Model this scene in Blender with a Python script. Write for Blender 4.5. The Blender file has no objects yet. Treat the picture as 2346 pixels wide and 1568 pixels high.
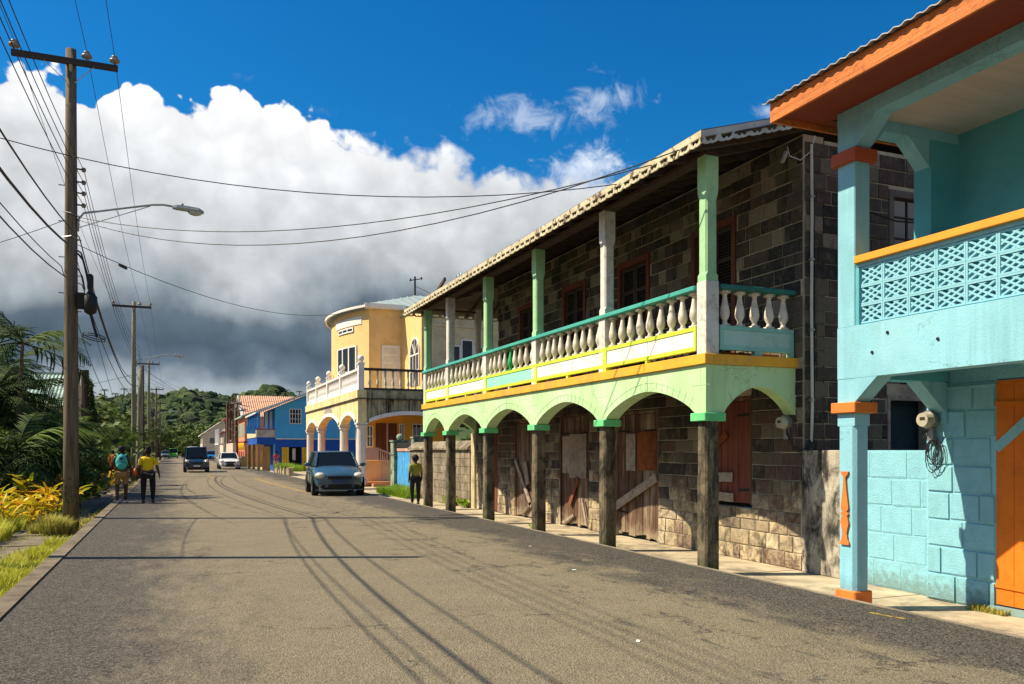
import bpy, bmesh, math, random
from mathutils import Vector, Matrix, noise
random.seed(7)
SC = bpy.context.scene
COL = SC.collection
rad = math.radians
# ------------------------------------------------------------------ camera
cam_d = bpy.data.cameras.new('camera'); cam = bpy.data.objects.new('camera', cam_d); COL.objects.link(cam)
cam.location = (0, 0, 1.6); cam.rotation_euler = (rad(90), 0, -rad(22.3))
cam_d.sensor_width = 36; cam_d.lens = 36 * 1897 / 2346; cam_d.shift_y = 0.1057
cam_d.clip_start = 0.1; cam_d.clip_end = 3000
SC.camera = cam
# ------------------------------------------------------------------ exposure
SC.view_settings.view_transform = 'Standard'; SC.view_settings.look = 'None'
SC.view_settings.exposure = 0.66; SC.view_settings.gamma = 1.0
SC.view_settings.use_curve_mapping = False
SC.render.engine = 'CYCLES'
SC.cycles.max_bounces = 6; SC.cycles.diffuse_bounces = 3; SC.cycles.glossy_bounces = 3
SC.cycles.transparent_max_bounces = 12; SC.cycles.caustics_reflective = False; SC.cycles.caustics_refractive = False
# ------------------------------------------------------------------ sun
AZ, EL = rad(21.0), rad(49.0)           # light travels towards +X, a little towards -Y
L = Vector((math.cos(AZ) * math.cos(EL), -math.sin(AZ) * math.cos(EL), -math.sin(EL)))
sun_d = bpy.data.lights.new('sun', 'SUN'); sun_d.energy = 5.0; sun_d.angle = rad(0.53); sun_d.color = (1.0, 0.86, 0.62)
sun = bpy.data.objects.new('sun', sun_d); COL.objects.link(sun)
sun.rotation_euler = L.to_track_quat('-Z', 'Y').to_euler(); sun.location = (-30, 10, 40)
# ------------------------------------------------------------------ world: Nishita sky with cumulus bank
W = bpy.data.worlds.new('World'); SC.world = W; W.use_nodes = True
def srgb(*c):
    return tuple((v / 255 / 12.92) if v / 255 <= 0.04045 else (((v / 255) + 0.055) / 1.055) ** 2.4 for v in c)
class NT:
    def __init__(s, nt): s.nt = nt; s.n = nt.nodes; s.l = nt.links
    def new(s, t, **k):
        n = s.n.new(t)
        for a, b in k.items(): setattr(n, a, b)
        return n
    def put(s, sock, v):
        if v is None: return
        if hasattr(v, 'is_linked') or isinstance(v, bpy.types.NodeSocket): s.l.new(v, sock)
        else:
            if isinstance(v, (tuple, list)) and len(v) == 3 and sock.type == 'RGBA': v = tuple(v) + (1,)
            sock.default_value = v
    def math(s, op, a, b=None, c=None, clamp=False):
        n = s.new('ShaderNodeMath', operation=op); n.use_clamp = clamp
        s.put(n.inputs[0], a); s.put(n.inputs[1], b)
        if c is not None: s.put(n.inputs[2], c)
        return n.outputs[0]
    def mix(s, f, a, b, mode='MIX'):
        n = s.new('ShaderNodeMix', data_type='RGBA', blend_type=mode)
        s.put(n.inputs[0], f); s.put(n.inputs[6], a); s.put(n.inputs[7], b); return n.outputs[2]
    def noise(s, vec, scale, detail=4, rough=.55, dist=0, color=False):
        n = s.new('ShaderNodeTexNoise'); s.put(n.inputs['Vector'], vec); n.inputs['Scale'].default_value = scale
        n.inputs['Detail'].default_value = detail; n.inputs['Roughness'].default_value = rough; n.inputs['Distortion'].default_value = dist
        return n.outputs[1 if color else 0]
    def vscale(s, vec, sc, add=(0, 0, 0)):
        n = s.new('ShaderNodeMapping'); s.put(n.inputs['Vector'], vec); n.inputs['Scale'].default_value = sc; n.inputs['Location'].default_value = add
        return n.outputs[0]
    def ramp(s, fac, pts, mode='LINEAR'):
        n = s.new('ShaderNodeValToRGB'); n.color_ramp.interpolation = mode; e = n.color_ramp.elements
        while len(e) < len(pts): e.new(0.5)
        for k, (p, c) in enumerate(pts):
            e[k].position = p; e[k].color = (c, c, c, 1) if not isinstance(c, (tuple, list)) else tuple(c)[:3] + (1,)
        s.put(n.inputs[0], fac); return n.outputs[0]
    def step(s, v, a, b):
        n = s.new('ShaderNodeMapRange', interpolation_type='SMOOTHSTEP'); s.put(n.inputs[0], v)
        n.inputs[1].default_value = a; n.inputs[2].default_value = b; return n.outputs[0]
def world():
    t = NT(W.node_tree); t.n.clear()
    out = t.new('ShaderNodeOutputWorld'); bg = t.new('ShaderNodeBackground')
    sky = t.new('ShaderNodeTexSky', sky_type='NISHITA'); sky.sun_disc = False
    sky.sun_elevation = EL; sky.sun_rotation = math.atan2(-L.x, -L.y); sky.altitude = 0; sky.air_density = 1.0; sky.dust_density = 0.4; sky.ozone_density = 3.0
    tc = t.new('ShaderNodeTexCoord').outputs['Generated']
    sx = t.new('ShaderNodeSeparateXYZ'); t.put(sx.inputs[0], tc); x, y, z = sx.outputs
    azim = t.math('ARCTAN2', x, y)
    hor = t.math('SQRT', t.math('ADD', t.math('MULTIPLY', x, x), t.math('MULTIPLY', y, y)))
    e = t.math('DIVIDE', z, t.math('MAXIMUM', hor, .02))
    # deep clear-air blue: Nishita with more saturation
    hs = t.new('ShaderNodeHueSaturation'); hs.inputs['Saturation'].default_value = 1.38; hs.inputs['Value'].default_value = .76
    t.put(hs.inputs['Color'], sky.outputs[0]); blue = t.mix(1.0, hs.outputs[0], (0.27, .97, 1.10), 'MULTIPLY')
    # cloud top elevation over azimuth (tangent of the elevation)
    fc = t.new('ShaderNodeFloatCurve'); cv = fc.mapping.curves[0]
    pts = [(-180, .50), (-120, .46), (-60, .34), (-30, .36), (-14, .38), (-9.4, .40), (-7.8, .412), (-6.2, .386), (-4.7, .378), (-3.6, .402), (-2.2, .414), (-.8, .410), (.6, .384), (1.6, .386), (2.8, .407), (5.4, .408), (8.3, .392), (11.2, .380), (14, .372), (17, .374), (20, .362), (23, .346), (25.5, .340), (27, .357), (29, .340), (31.5, .318), (35, .26), (39, .20), (46, .14), (60, .14), (100, .3), (140, .44), (180, .50)]  # bank behind the camera is unseen, raised to fill shaded faces
    P = [((a + 180) / 360, v) for a, v in pts]
    cv.points[0].location = P[0]; cv.points[1].location = P[-1]
    for p in P[1:-1]: cv.points.new(*p)
    for p in cv.points: p.handle_type = 'VECTOR'
    fc.mapping.update()
    t.put(fc.inputs['Value'], t.math('DIVIDE', t.math('ADD', azim, math.pi), 2 * math.pi))
    top = fc.outputs[0]
    n1 = t.noise(tc, 9, 3, .5); n2 = t.noise(tc, 24, 6, .62, .2); n3 = t.noise(tc, 60, 4, .6)
    # billows: voronoi bumps
    vo = t.new('ShaderNodeTexVoronoi', feature='SMOOTH_F1'); vo.inputs['Scale'].default_value = 26; vo.inputs['Smoothness'].default_value = .5
    wv = t.new('ShaderNodeVectorMath', operation='ADD'); t.put(wv.inputs[0], tc)
    ws = t.new('ShaderNodeVectorMath', operation='SCALE'); t.put(ws.inputs[0], t.noise(tc, 18, 3, .6, 0, True)); ws.inputs[3].default_value = .05
    t.put(wv.inputs[1], ws.outputs[0]); t.put(vo.inputs['Vector'], wv.outputs[0]); vb = vo.outputs['Distance']
    vo2 = t.new('ShaderNodeTexVoronoi', feature='SMOOTH_F1'); vo2.inputs['Scale'].default_value = 62; vo2.inputs['Smoothness'].default_value = .4; t.put(vo2.inputs['Vector'], wv.outputs[0]); vc = vo2.outputs['Distance']
    right = t.step(azim, rad(6), rad(20))          # ragged, softer edge to the right
    amp = t.math('ADD', .030, t.math('MULTIPLY', right, .05))
    edge = t.math('SUBTRACT', t.math('ADD', top, .006), e)
    edge = t.math('ADD', edge, t.math('MULTIPLY', t.math('SUBTRACT', .38, vb), .045))
    edge = t.math('ADD', edge, t.math('MULTIPLY', t.math('SUBTRACT', n2, .5), amp))
    edge = t.math('ADD', edge, t.math('MULTIPLY', t.math('SUBTRACT', .4, vc), .022))
    soft = t.math('ADD', .006, t.math('MULTIPLY', right, .03))
    mask = t.math('DIVIDE', edge, soft, clamp=True)
    mask = t.math('MULTIPLY', t.math('MULTIPLY', mask, mask), t.math('SUBTRACT', 3, t.math('MULTIPLY', mask, 2)))
    # wisps above the bank
    def blob(a0, e0, ra, re, thr, sc=30):
        da = t.math('DIVIDE', t.math('SUBTRACT', azim, rad(a0)), rad(ra)); de = t.math('DIVIDE', t.math('SUBTRACT', e, e0), re)
        r = t.math('SQRT', t.math('ADD', t.math('MULTIPLY', da, da), t.math('MULTIPLY', de, de)))
        m = t.math('SUBTRACT', t.noise(tc, sc, 6, .65, .6), t.math('MULTIPLY', r, .32))
        return t.step(m, thr, thr + .36)
    w1 = blob(28.3, .422, 3.6, .034, .22); w2 = blob(23.6, .400, 6.0, .034, .24); w3 = blob(4.4, .43, 2.2, .02, .40); w4 = blob(9.3, .40, 3.6, .028, .38)
    w5 = blob(39.6, .392, 1.6, .02, .26); w6 = blob(27.5, .345, 3.0, .03, .18)
    wisp = t.math('MAXIMUM', t.math('MULTIPLY', t.math('MAXIMUM', w1, t.math('MULTIPLY', w2, .8)), .60), t.math('MULTIPLY', t.math('MAXIMUM', w3, w4), .25))
    wisp = t.math('MAXIMUM', wisp, t.math('MULTIPLY', t.math('MAXIMUM', w5, w6), .9))
    # cloud body tone: flat base slate, sunlit head white
    e2 = t.math('ADD', e, t.math('MULTIPLY', t.math('SUBTRACT', n1, .5), .16))
    e2 = t.math('ADD', e2, t.math('MULTIPLY', t.math('SUBTRACT', n2, .5), .035))
    off = t.math('MULTIPLY', t.step(azim, rad(5), rad(24)), .02)
    e2 = t.math('SUBTRACT', e2, off)
    tone = t.ramp(t.math('DIVIDE', e2, .5), [(0.0, srgb(182, 190, 194)), (.12, srgb(166, 178, 186)), (.18, srgb(104, 122, 138)), (.25, srgb(84, 102, 118)), (.32, srgb(100, 116, 130)), (.38, srgb(158, 168, 175)), (.46, srgb(200, 205, 209)), (.58, srgb(218, 221, 224)), (.68, srgb(236, 239, 241)), (.80, srgb(253, 253, 254))])
    lump = t.math('ADD', .95, t.math('MULTIPLY', t.math('SUBTRACT', .42, vb), .30))
    lump = t.math('ADD', lump, t.math('MULTIPLY', t.math('SUBTRACT', .4, vc), .10))
    lump = t.math('ADD', lump, t.math('MULTIPLY', t.math('SUBTRACT', t.noise(tc, 14, 6, .65, .8), .5), .30))
    rim = t.step(edge, .05, .0)
    tone = t.mix(t.math('MULTIPLY', rim, .55), tone, srgb(253, 253, 254))
    vm = t.new('ShaderNodeVectorMath', operation='SCALE'); t.put(vm.inputs[0], tone); t.put(vm.inputs[3], t.math('MULTIPLY', lump, 7.2))
    colr = t.mix(mask, blue, vm.outputs[0])
    colr = t.mix(t.math('MULTIPLY', wisp, t.math('SUBTRACT', 1, mask)), colr, tuple(7.5 * v for v in srgb(222, 232, 244)))
    # flat grey-brown below the horizon
    colr = t.mix(t.step(z, 0.0, -.03), colr, tuple(7 * v for v in srgb(120, 118, 105)))
    t.put(bg.inputs[0], colr); bg.inputs[1].default_value = 0.1
    t.l.new(bg.outputs[0], out.inputs[0])
world()
# ------------------------------------------------------------------ mesh helpers
def tag(o, label=None, cat=None, group=None, kind=None):
    if label: o['label'] = label
    if cat: o['category'] = cat
    if group: o['group'] = group
    if kind: o['kind'] = kind
    return o
def empty(name, loc, label, cat, group=None, rz=0, kind=None):
    o = bpy.data.objects.new(name, None); COL.objects.link(o); o.location = loc; o.rotation_euler = (0, 0, rz); o.empty_display_size = .2
    return tag(o, label, cat, group, kind)
class MB:
    """collects polygons; build() links them as ONE mesh object"""
    def __init__(s): s.v = []; s.f = []
    def add(s, vs, fs):
        n = len(s.v); s.v += [tuple(v) for v in vs]; s.f += [tuple(i + n for i in f) for f in fs]; return s
    def box(s, a, b):
        x0, y0, z0 = a; x1, y1, z1 = b
        return s.add([(x0, y0, z0), (x1, y0, z0), (x1, y1, z0), (x0, y1, z0), (x0, y0, z1), (x1, y0, z1), (x1, y1, z1), (x0, y1, z1)],
                     [(0, 3, 2, 1), (4, 5, 6, 7), (0, 1, 5, 4), (1, 2, 6, 5), (2, 3, 7, 6), (3, 0, 4, 7)])
    def bar(s, p, q, w, h, up=(0, 0, 1)):
        p, q = Vector(p), Vector(q); d = (q - p).normalized(); u = Vector(up)
        if abs(d.dot(u)) > .98: u = Vector((1, 0, 0))
        r = d.cross(u).normalized(); u = r.cross(d)
        c = [r * a * w / 2 + u * b * h / 2 for a, b in ((-1, -1), (1, -1), (1, 1), (-1, 1))]
        return s.add([p + k for k in c] + [q + k for k in c], [(0, 1, 2, 3), (7, 6, 5, 4), (0, 4, 5, 1), (1, 5, 6, 2), (2, 6, 7, 3), (3, 7, 4, 0)])
    def prism(s, pts, axis, a, b):
        n = len(pts)
        def m(p, t): return (t, p[0], p[1]) if axis == 'x' else ((p[0], t, p[1]) if axis == 'y' else (p[0], p[1], t))
        return s.add([m(p, a) for p in pts] + [m(p, b) for p in pts], [tuple(range(n))[::-1], tuple(range(n, 2 * n))] + [(i, (i + 1) % n, n + (i + 1) % n, n + i) for i in range(n)])
    def tube(s, pts, r, n=6, caps=True):
        pts = [Vector(p) for p in pts]; N = len(pts); rr = r if isinstance(r, (list, tuple)) else [r] * N
        vs = []; u = Vector((0, 0, 1))
        for i, p in enumerate(pts):
            d = (pts[min(i + 1, N - 1)] - pts[max(i - 1, 0)]).normalized()
            if abs(d.dot(u)) > .95: u = Vector((0, 1, 0)) if abs(d.y) < .9 else Vector((1, 0, 0))
            a = d.cross(u).normalized(); b = a.cross(d); 
            for k in range(n):
                t = 2 * math.pi * k / n; vs.append(p + (a * math.cos(t) + b * math.sin(t)) * rr[i])
        fs = [(i * n + k, i * n + (k + 1) % n, (i + 1) * n + (k + 1) % n, (i + 1) * n + k) for i in range(N - 1) for k in range(n)]
        if caps: fs += [tuple(range(n))[::-1], tuple(range((N - 1) * n, N * n))]
        return s.add(vs, fs)
    def lathe(s, c, prof, n=12, sq=False):
        vs = []
        for r, z in prof:
            for k in range(n):
                t = 2 * math.pi * (k + .5) / n; vs.append((c[0] + r * math.cos(t), c[1] + r * math.sin(t), c[2] + z))
        N = len(prof)
        fs = [(i * n + k, i * n + (k + 1) % n, (i + 1) * n + (k + 1) % n, (i + 1) * n + k) for i in range(N - 1) for k in range(n)]
        return s.add(vs, fs + [tuple(range(n))[::-1], tuple(range((N - 1) * n, N * n))])
    def ball(s, c, r, n=10, m=7):
        r = (r, r, r) if not isinstance(r, (tuple, list)) else r
        vs = [(c[0], c[1], c[2] - r[2])]
        for i in range(1, m):
            a = -math.pi / 2 + math.pi * i / m
            for k in range(n):
                t = 2 * math.pi * k / n; vs.append((c[0] + r[0] * math.cos(a) * math.cos(t), c[1] + r[1] * math.cos(a) * math.sin(t), c[2] + r[2] * math.sin(a)))
        vs.append((c[0], c[1], c[2] + r[2])); fs = [(0, 1 + (k + 1) % n, 1 + k) for k in range(n)]
        for i in range(m - 2):
            fs += [(1 + i * n + k, 1 + i * n + (k + 1) % n, 1 + (i + 1) * n + (k + 1) % n, 1 + (i + 1) * n + k) for k in range(n)]
        b = 1 + (m - 2) * n; fs += [(b + k, b + (k + 1) % n, len(vs) - 1) for k in range(n)]
        return s.add(vs, fs)
    def mesh(s, name, mat, smooth=False):
        me = bpy.data.meshes.new(name); me.from_pydata(s.v, [], s.f); me.materials.append(mat)
        if smooth: me.shade_smooth()
        return me
    def build(s, name, mat, parent=None, smooth=False, local=False, bevel=0, label=None):
        o = bpy.data.objects.new(name, s.mesh(name, mat, smooth)); COL.objects.link(o)
        if parent is not None:
            o.parent = parent
            if not local:
                q = parent; off = Vector((0, 0, 0))
                while q is not None: off += q.location; q = q.parent
                o.location = -off
        if bevel:
            b = o.modifiers.new('bevel', 'BEVEL'); b.width = bevel; b.segments = 1; b.limit_method = 'ANGLE'
        if label: o['label'] = label
        return o
def inst(name, me, parent, loc, rot=(0, 0, 0), scale=(1, 1, 1), world=True):
    o = bpy.data.objects.new(name, me); COL.objects.link(o); o.parent = parent
    off = Vector((0, 0, 0))
    if world:
        q = parent
        while q is not None: off += q.location; q = q.parent
    o.location = Vector(loc) - off; o.rotation_euler = rot; o.scale = scale; return o
def copy_tree(o, parent=None):
    c = o.copy(); COL.objects.link(c); c.parent = parent
    for ch in list(o.children): copy_tree(ch, c)
    return c
# ------------------------------------------------------------------ materials
MATS = {}
def mat(name, col, rough=.85, var=.12, dirt=None, streak=None, peel=None, bump=.15, bscale=40, metallic=0, spec=.3, coat=0, rnd=0, wood=False, trans=0, chips=None, splash=None):
    """painted / weathered surface. dirt=(color, amount, scale); streak=(color, amount); peel=(color, threshold)"""
    m = bpy.data.materials.new(name); m.use_nodes = True; t = NT(m.node_tree); b = t.n['Principled BSDF']
    co = t.new('ShaderNodeTexCoord').outputs['Object']
    c = col
    nz = t.noise(co, 2.3, 6, .6)
    if wood:
        wv = t.vscale(co, wood if isinstance(wood, tuple) else (30, 30, 1.2)); nz = t.noise(wv, 1.0, 5, .65, .3)
    dark = tuple(max(0, v * (1 - 2.2 * var)) for v in col); lite = tuple(min(.95, v * (1 + 1.6 * var)) for v in col)
    c = t.ramp(nz, [(.30, dark), (.5, col), (.70, lite)])
    if peel:
        pz = t.noise(t.vscale(co, peel[2] if len(peel) > 2 else (1, 1, 1)), 7, 8, .7)
        c = t.mix(t.step(pz, peel[1], peel[1] + .03), c, peel[0])
    if dirt:
        dz = t.noise(co, dirt[2] if len(dirt) > 2 else 3, 8, .7, .4)
        c = t.mix(t.math('MULTIPLY', t.step(dz, .48, .68), dirt[1]), c, dirt[0])
    if streak:
        sz = t.noise(t.vscale(co, (3.2, 3.2, .22) if len(streak) < 3 else streak[2]), 1.6, 9, .74, .3); s2 = t.noise(co, 1.1, 3)
        c = t.mix(t.math('MULTIPLY', t.math('MULTIPLY', t.step(sz, .42, .62), t.step(s2, .3, .62) if len(streak) < 3 else t.step(s2, .2, .5)), streak[1]), c, streak[0])
    if chips:     # fine plaster cracks and flaked spots
        wv_ = t.new('ShaderNodeVectorMath', operation='ADD'); t.put(wv_.inputs[0], co); ws_ = t.new('ShaderNodeVectorMath', operation='SCALE'); t.put(ws_.inputs[0], t.noise(co, 3, 6, .7, 0, True)); ws_.inputs[3].default_value = .9; t.put(wv_.inputs[1], ws_.outputs[0])
        ck = t.new('ShaderNodeTexVoronoi', feature='DISTANCE_TO_EDGE'); ck.inputs['Scale'].default_value = .9; t.put(ck.inputs['Vector'], wv_.outputs[0])
        cm = t.math('MULTIPLY', t.step(ck.outputs['Distance'], .007, .002), t.step(t.noise(co, 1.3, 3), .54, .58))
        c = t.mix(t.math('MULTIPLY', cm, .75), c, tuple(v * .25 for v in col))
        c = t.mix(t.step(t.noise(co, 9, 5, .7, .5), .715, .73), c, chips)
    if splash:    # grime splashed up from the pavement
        gz = t.new('ShaderNodeSeparateXYZ'); t.put(gz.inputs[0], t.new('ShaderNodeNewGeometry').outputs['Position'])
        hz = t.math('ADD', gz.outputs[2], t.math('MULTIPLY', t.math('SUBTRACT', t.noise(co, 5, 6, .7), .5), .7))
        c = t.mix(t.math('MULTIPLY', t.step(hz, .22, -.10), .75), c, splash)
    if rnd:
        oi = t.new('ShaderNodeObjectInfo').outputs['Random']
        k = t.math('ADD', 1 - rnd, t.math('MULTIPLY', oi, 2 * rnd)); vm = t.new('ShaderNodeVectorMath', operation='SCALE')
        t.put(vm.inputs[0], c); t.put(vm.inputs[3], k); c = vm.outputs[0]
    t.put(b.inputs['Base Color'], c); b.inputs['Roughness'].default_value = rough; b.inputs['Metallic'].default_value = metallic
    b.inputs['Specular IOR Level'].default_value = spec; b.inputs['Coat Weight'].default_value = coat; b.inputs['Coat Roughness'].default_value = .06
    if bump:
        bp = t.new('ShaderNodeBump'); bp.inputs['Strength'].default_value = bump; bp.inputs['Distance'].default_value = .02
        t.put(bp.inputs['Height'], t.noise(co if not wood else t.vscale(co, (60, 60, 3) if wood is True else tuple(2 * k for k in wood)), bscale if not wood else 1, 5, .6)); t.put(b.inputs['Normal'], bp.outputs[0])
    if trans:
        ts = t.new('ShaderNodeBsdfTranslucent'); t.put(ts.inputs[0], c); mx = t.new('ShaderNodeMixShader'); mx.inputs[0].default_value = trans
        t.l.new(b.outputs[0], mx.inputs[1]); t.l.new(ts.outputs[0], mx.inputs[2]); t.l.new(mx.outputs[0], t.n['Material Output'].inputs[0])
    MATS[name] = m; return m
def glass(name, col=(.02, .025, .03), rough=.06):
    m = bpy.data.materials.new(name); m.use_nodes = True; b = m.node_tree.nodes['Principled BSDF']
    b.inputs['Base Color'].default_value = col + (1,); b.inputs['Roughness'].default_value = rough; b.inputs['Specular IOR Level'].default_value = .8
    return m
GREY = (.10, .095, .085)
black = mat('black_rubber', (.015, .015, .016), .7, bump=0)
m_glass = glass('window_glass'); m_dark = mat('dark_interior', (.012, .012, .012), .9, bump=0)
m_steel = mat('galvanised_steel', (.32, .33, .33), .45, .1, metallic=.6, bump=0)
m_cable = mat('cable_sheath', (.02, .02, .022), .6, bump=0)
m_white = mat('white_paint', (.78, .77, .73), .7, .05, dirt=((.25, .22, .17), .5, 9), bump=.1)
TYRE = [[(1.81, 56.2), (.78, 47.8), (.36, 37.6), (.33, 32.1), (.5, 28), (.72, 24.4), (.95, 21.5), (1.3, 18.2)], [(3.65, 58.7), (3.2, 48.4), (3.1, 39.4), (3.3, 30.3), (3.6, 25.5), (3.96, 22.4)], [(3.17, 60), (2.24, 48.8), (2.16, 40.9), (2.35, 34.2), (2.6, 29.9), (2.8, 24.5)]]
# ================================================================== ground, road, pavements
def sheet(name, x0, x1, ys, z, m, nx=1, kind='structure', fn=None):
    mb = MB(); xs = [x0 + (x1 - x0) * i / nx for i in range(nx + 1)]
    vs = [(x, y, z + (fn(x, y) if fn else 0)) for y in ys for x in xs]; k = nx + 1
    mb.add(vs, [(j * k + i, j * k + i + 1, (j + 1) * k + i + 1, (j + 1) * k + i) for j in range(len(ys) - 1) for i in range(nx)])
    o = mb.build(name, m); o['kind'] = kind; return o
def asphalt():
    m = bpy.data.materials.new('worn_asphalt'); m.use_nodes = True; t = NT(m.node_tree); b = t.n['Principled BSDF']
    co = t.new('ShaderNodeTexCoord').outputs['Object']; sx = t.new('ShaderNodeSeparateXYZ'); t.put(sx.inputs[0], co); x, y = sx.outputs[0], sx.outputs[1]
    big = t.noise(t.vscale(co, (1, .35, 1)), .9, 7, .65, .3); ragged = t.noise(t.vscale(co, (1, .45, 1)), 3.5, 8, .72, .4)
    n = t.math('ADD', t.math('MULTIPLY', t.math('SUBTRACT', big, .5), 3.0), t.math('MULTIPLY', t.math('SUBTRACT', ragged, .5), 2.4))
    n = t.math('ADD', n, t.math('MULTIPLY', t.math('SUBTRACT', t.noise(co, 38, 4, .75), .5), 2.6))
    left = t.step(t.math('ADD', x, n), .75, -.75)
    rx = t.math('ADD', x, t.math('MULTIPLY', n, .9)); right = t.step(rx, 4.9, 5.7)
    patch = t.math('MULTIPLY', t.step(ragged, .56, .61), t.step(t.math('ADD', x, t.math('MULTIPLY', n, .6)), 3.2, 4.6))
    dm = t.math('MAXIMUM', t.math('MAXIMUM', left, right), t.math('MULTIPLY', patch, .8))
    spots = t.step(t.noise(co, 1.6, 9, .85, .5), .64, .68)
    dm = t.math('MAXIMUM', dm, t.math('MULTIPLY', spots, .75))
    agg = t.new('ShaderNodeTexVoronoi'); agg.inputs['Scale'].default_value = 70; t.put(agg.inputs['Vector'], co)
    fine = t.noise(co, 160, 3, .7); ac = t.new('ShaderNodeSeparateColor'); t.put(ac.inputs[0], agg.outputs['Color'])
    lt = t.mix(t.noise(co, 1.7, 5, .6), (.180, .150, .106), (.292, .243, .170))
    dk = t.mix(ac.outputs[0], (.018, .018, .020), (.170, .152, .125))
    c = t.mix(dm, lt, dk)
    gr = t.math('ADD', .62, t.math('MULTIPLY', ac.outputs[1], .55)); gr = t.math('ADD', gr, t.math('MULTIPLY', t.math('SUBTRACT', fine, .5), .8))
    vm = t.new('ShaderNodeVectorMath', operation='SCALE'); t.put(vm.inputs[0], c); t.put(vm.inputs[3], gr)
    # hairline cracks
    ck = t.new('ShaderNodeTexVoronoi', feature='DISTANCE_TO_EDGE'); ck.inputs['Scale'].default_value = .34
    wv = t.new('ShaderNodeVectorMath', operation='ADD'); t.put(wv.inputs[0], co); ws = t.new('ShaderNodeVectorMath', operation='SCALE'); t.put(ws.inputs[0], t.noise(co, 2.5, 6, .7, 0, True)); ws.inputs[3].default_value = 1.3
    t.put(wv.inputs[1], ws.outputs[0]); t.put(ck.inputs['Vector'], wv.outputs[0])
    crack = t.math('MULTIPLY', t.step(ck.outputs['Distance'], .013, .004), t.step(t.noise(co, .7, 3), .50, .58))
    c = t.mix(t.math('MULTIPLY', crack, .7), vm.outputs[0], (.03, .028, .025))
    t.put(b.inputs['Base Color'], c); b.inputs['Roughness'].default_value = .88; b.inputs['Specular IOR Level'].default_value = .25
    bp = t.new('ShaderNodeBump'); bp.inputs['Strength'].default_value = 1.0; bp.inputs['Distance'].default_value = .010
    t.put(bp.inputs['Height'], t.math('ADD', agg.outputs['Distance'], t.math('MULTIPLY', fine, .6))); t.put(b.inputs['Normal'], bp.outputs[0])
    return m
m_asph = asphalt()
YS = [-14, -6, 0, 4, 8, 12, 18, 24, 32, 45, 60, 80, 110, 150, 200, 260, 330]
m_earth = mat('dry_earth', (.16, .125, .085), .95, .2, dirt=((.07, .08, .03), .8, .8), bump=.6, bscale=18)
big = MB(); big.box((-900, -300, -1.2), (900, 1400, -.42)); tag(big.build('ground', m_earth), kind='structure')
sheet('road', -1.5, 6.68, YS, 0, m_asph, 4)
m_pave = mat('pavement_concrete', (.46, .385, .27), .9, .16, dirt=((.10, .09, .07), .75, 1.3), streak=None, bump=.3, bscale=30)
m_kerb = mat('kerb_concrete', (.17, .135, .095), .9, .2, dirt=((.06, .055, .045), .6, 4), bump=.4)
kb = MB(); kb.box((-1.70, -12, -.40), (-1.50, 330, .022)); tag(kb.build('kerb', m_kerb), kind='structure')
kb = MB(); kb.box((6.68, -12, -.40), (6.74, 330, .006)); tag(kb.build('kerb', mat('kerb_edge', (.24, .20, .15), .9, .2, bump=.4)), kind='structure')
# right pavement: a little lower than the resurfaced road, poured in bays with joints
pv = empty('pavement', (7.4, 10, -.12), None, None, kind='structure')
y = -6.0; k = 0
while y < 34:
    ln = 1.9 + .3 * math.sin(k * 2.1); mb = MB(); mb.box((6.74, y + .008, -.42), (8.6 if y < 21 else 9.4, y + ln - .008, -.12 + .004 * math.sin(k * 5)))
    mb.build('concrete_bay', m_pave, pv); y += ln; k += 1
mb = MB(); mb.box((6.74, y, -.42), (10, 330, -.06)); mb.build('far_pavement', m_pave, pv)
# left verge: low ground with a slab path between grass
m_slab = mat('path_slab', (.20, .165, .12), .92, .2, dirt=((.07, .07, .04), .7, 3), bump=.4)
tag(MB().box((-60, -12, -.6), (-1.7, 330, -.325)).build('verge', m_earth), kind='structure')
pt = empty('path', (-2.8, 20, -.3), None, None, kind='structure')
y = 6.0; k = 0
while y < 62:
    ln = 1.25 + .25 * math.sin(k * 1.7); mb = MB(); dx = .05 * math.sin(k * 3.3)
    mb.box((-3.35 + dx, y + .02, -.42), (-2.35 + dx, y + ln - .02, -.288 + .012 * math.sin(k * 2.7))); mb.build('path_slab', m_slab, pt, bevel=.012); y += ln; k += 1
# skid marks, paint and repairs lying on the road
def ribbon(name, pts, w, z, m, parent=None):
    mb = MB(); P = [Vector((p[0], p[1], 0)) for p in pts]; vs = []
    for i, p in enumerate(P):
        d = (P[min(i + 1, len(P) - 1)] - P[max(i - 1, 0)]).normalized(); nn = Vector((-d.y, d.x, 0)) * w / 2 * (min(1, .15 + 3.0 * min(i, len(P) - 1 - i) / len(P)) if len(P) > 12 else 1)
        vs += [(p.x + nn.x, p.y + nn.y, z), (p.x - nn.x, p.y - nn.y, z)]
    mb.add(vs, [(2 * i, 2 * i + 1, 2 * i + 3, 2 * i + 2) for i in range(len(P) - 1)]); return mb.build(name, m, parent)
def faded(name, col, cover, scale=20):
    m = bpy.data.materials.new(name); m.use_nodes = True; t = NT(m.node_tree); b = t.n['Principled BSDF']
    co = t.new('ShaderNodeTexCoord').outputs['Object']; n = t.noise(co, scale, 6, .75)
    b.inputs['Base Color'].default_value = col + (1,); b.inputs['Roughness'].default_value = .9
    t.put(b.inputs['Alpha'], t.math('MULTIPLY', t.step(n, .35, .62), cover)); return m
m_skid = faded('tyre_mark', (.05, .047, .042), .42, 5); m_yel = faded('worn_yellow_paint', (.62, .40, .06), .95, 14); m_wp = faded('worn_white_paint', (.55, .53, .48), .9, 18)
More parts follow.
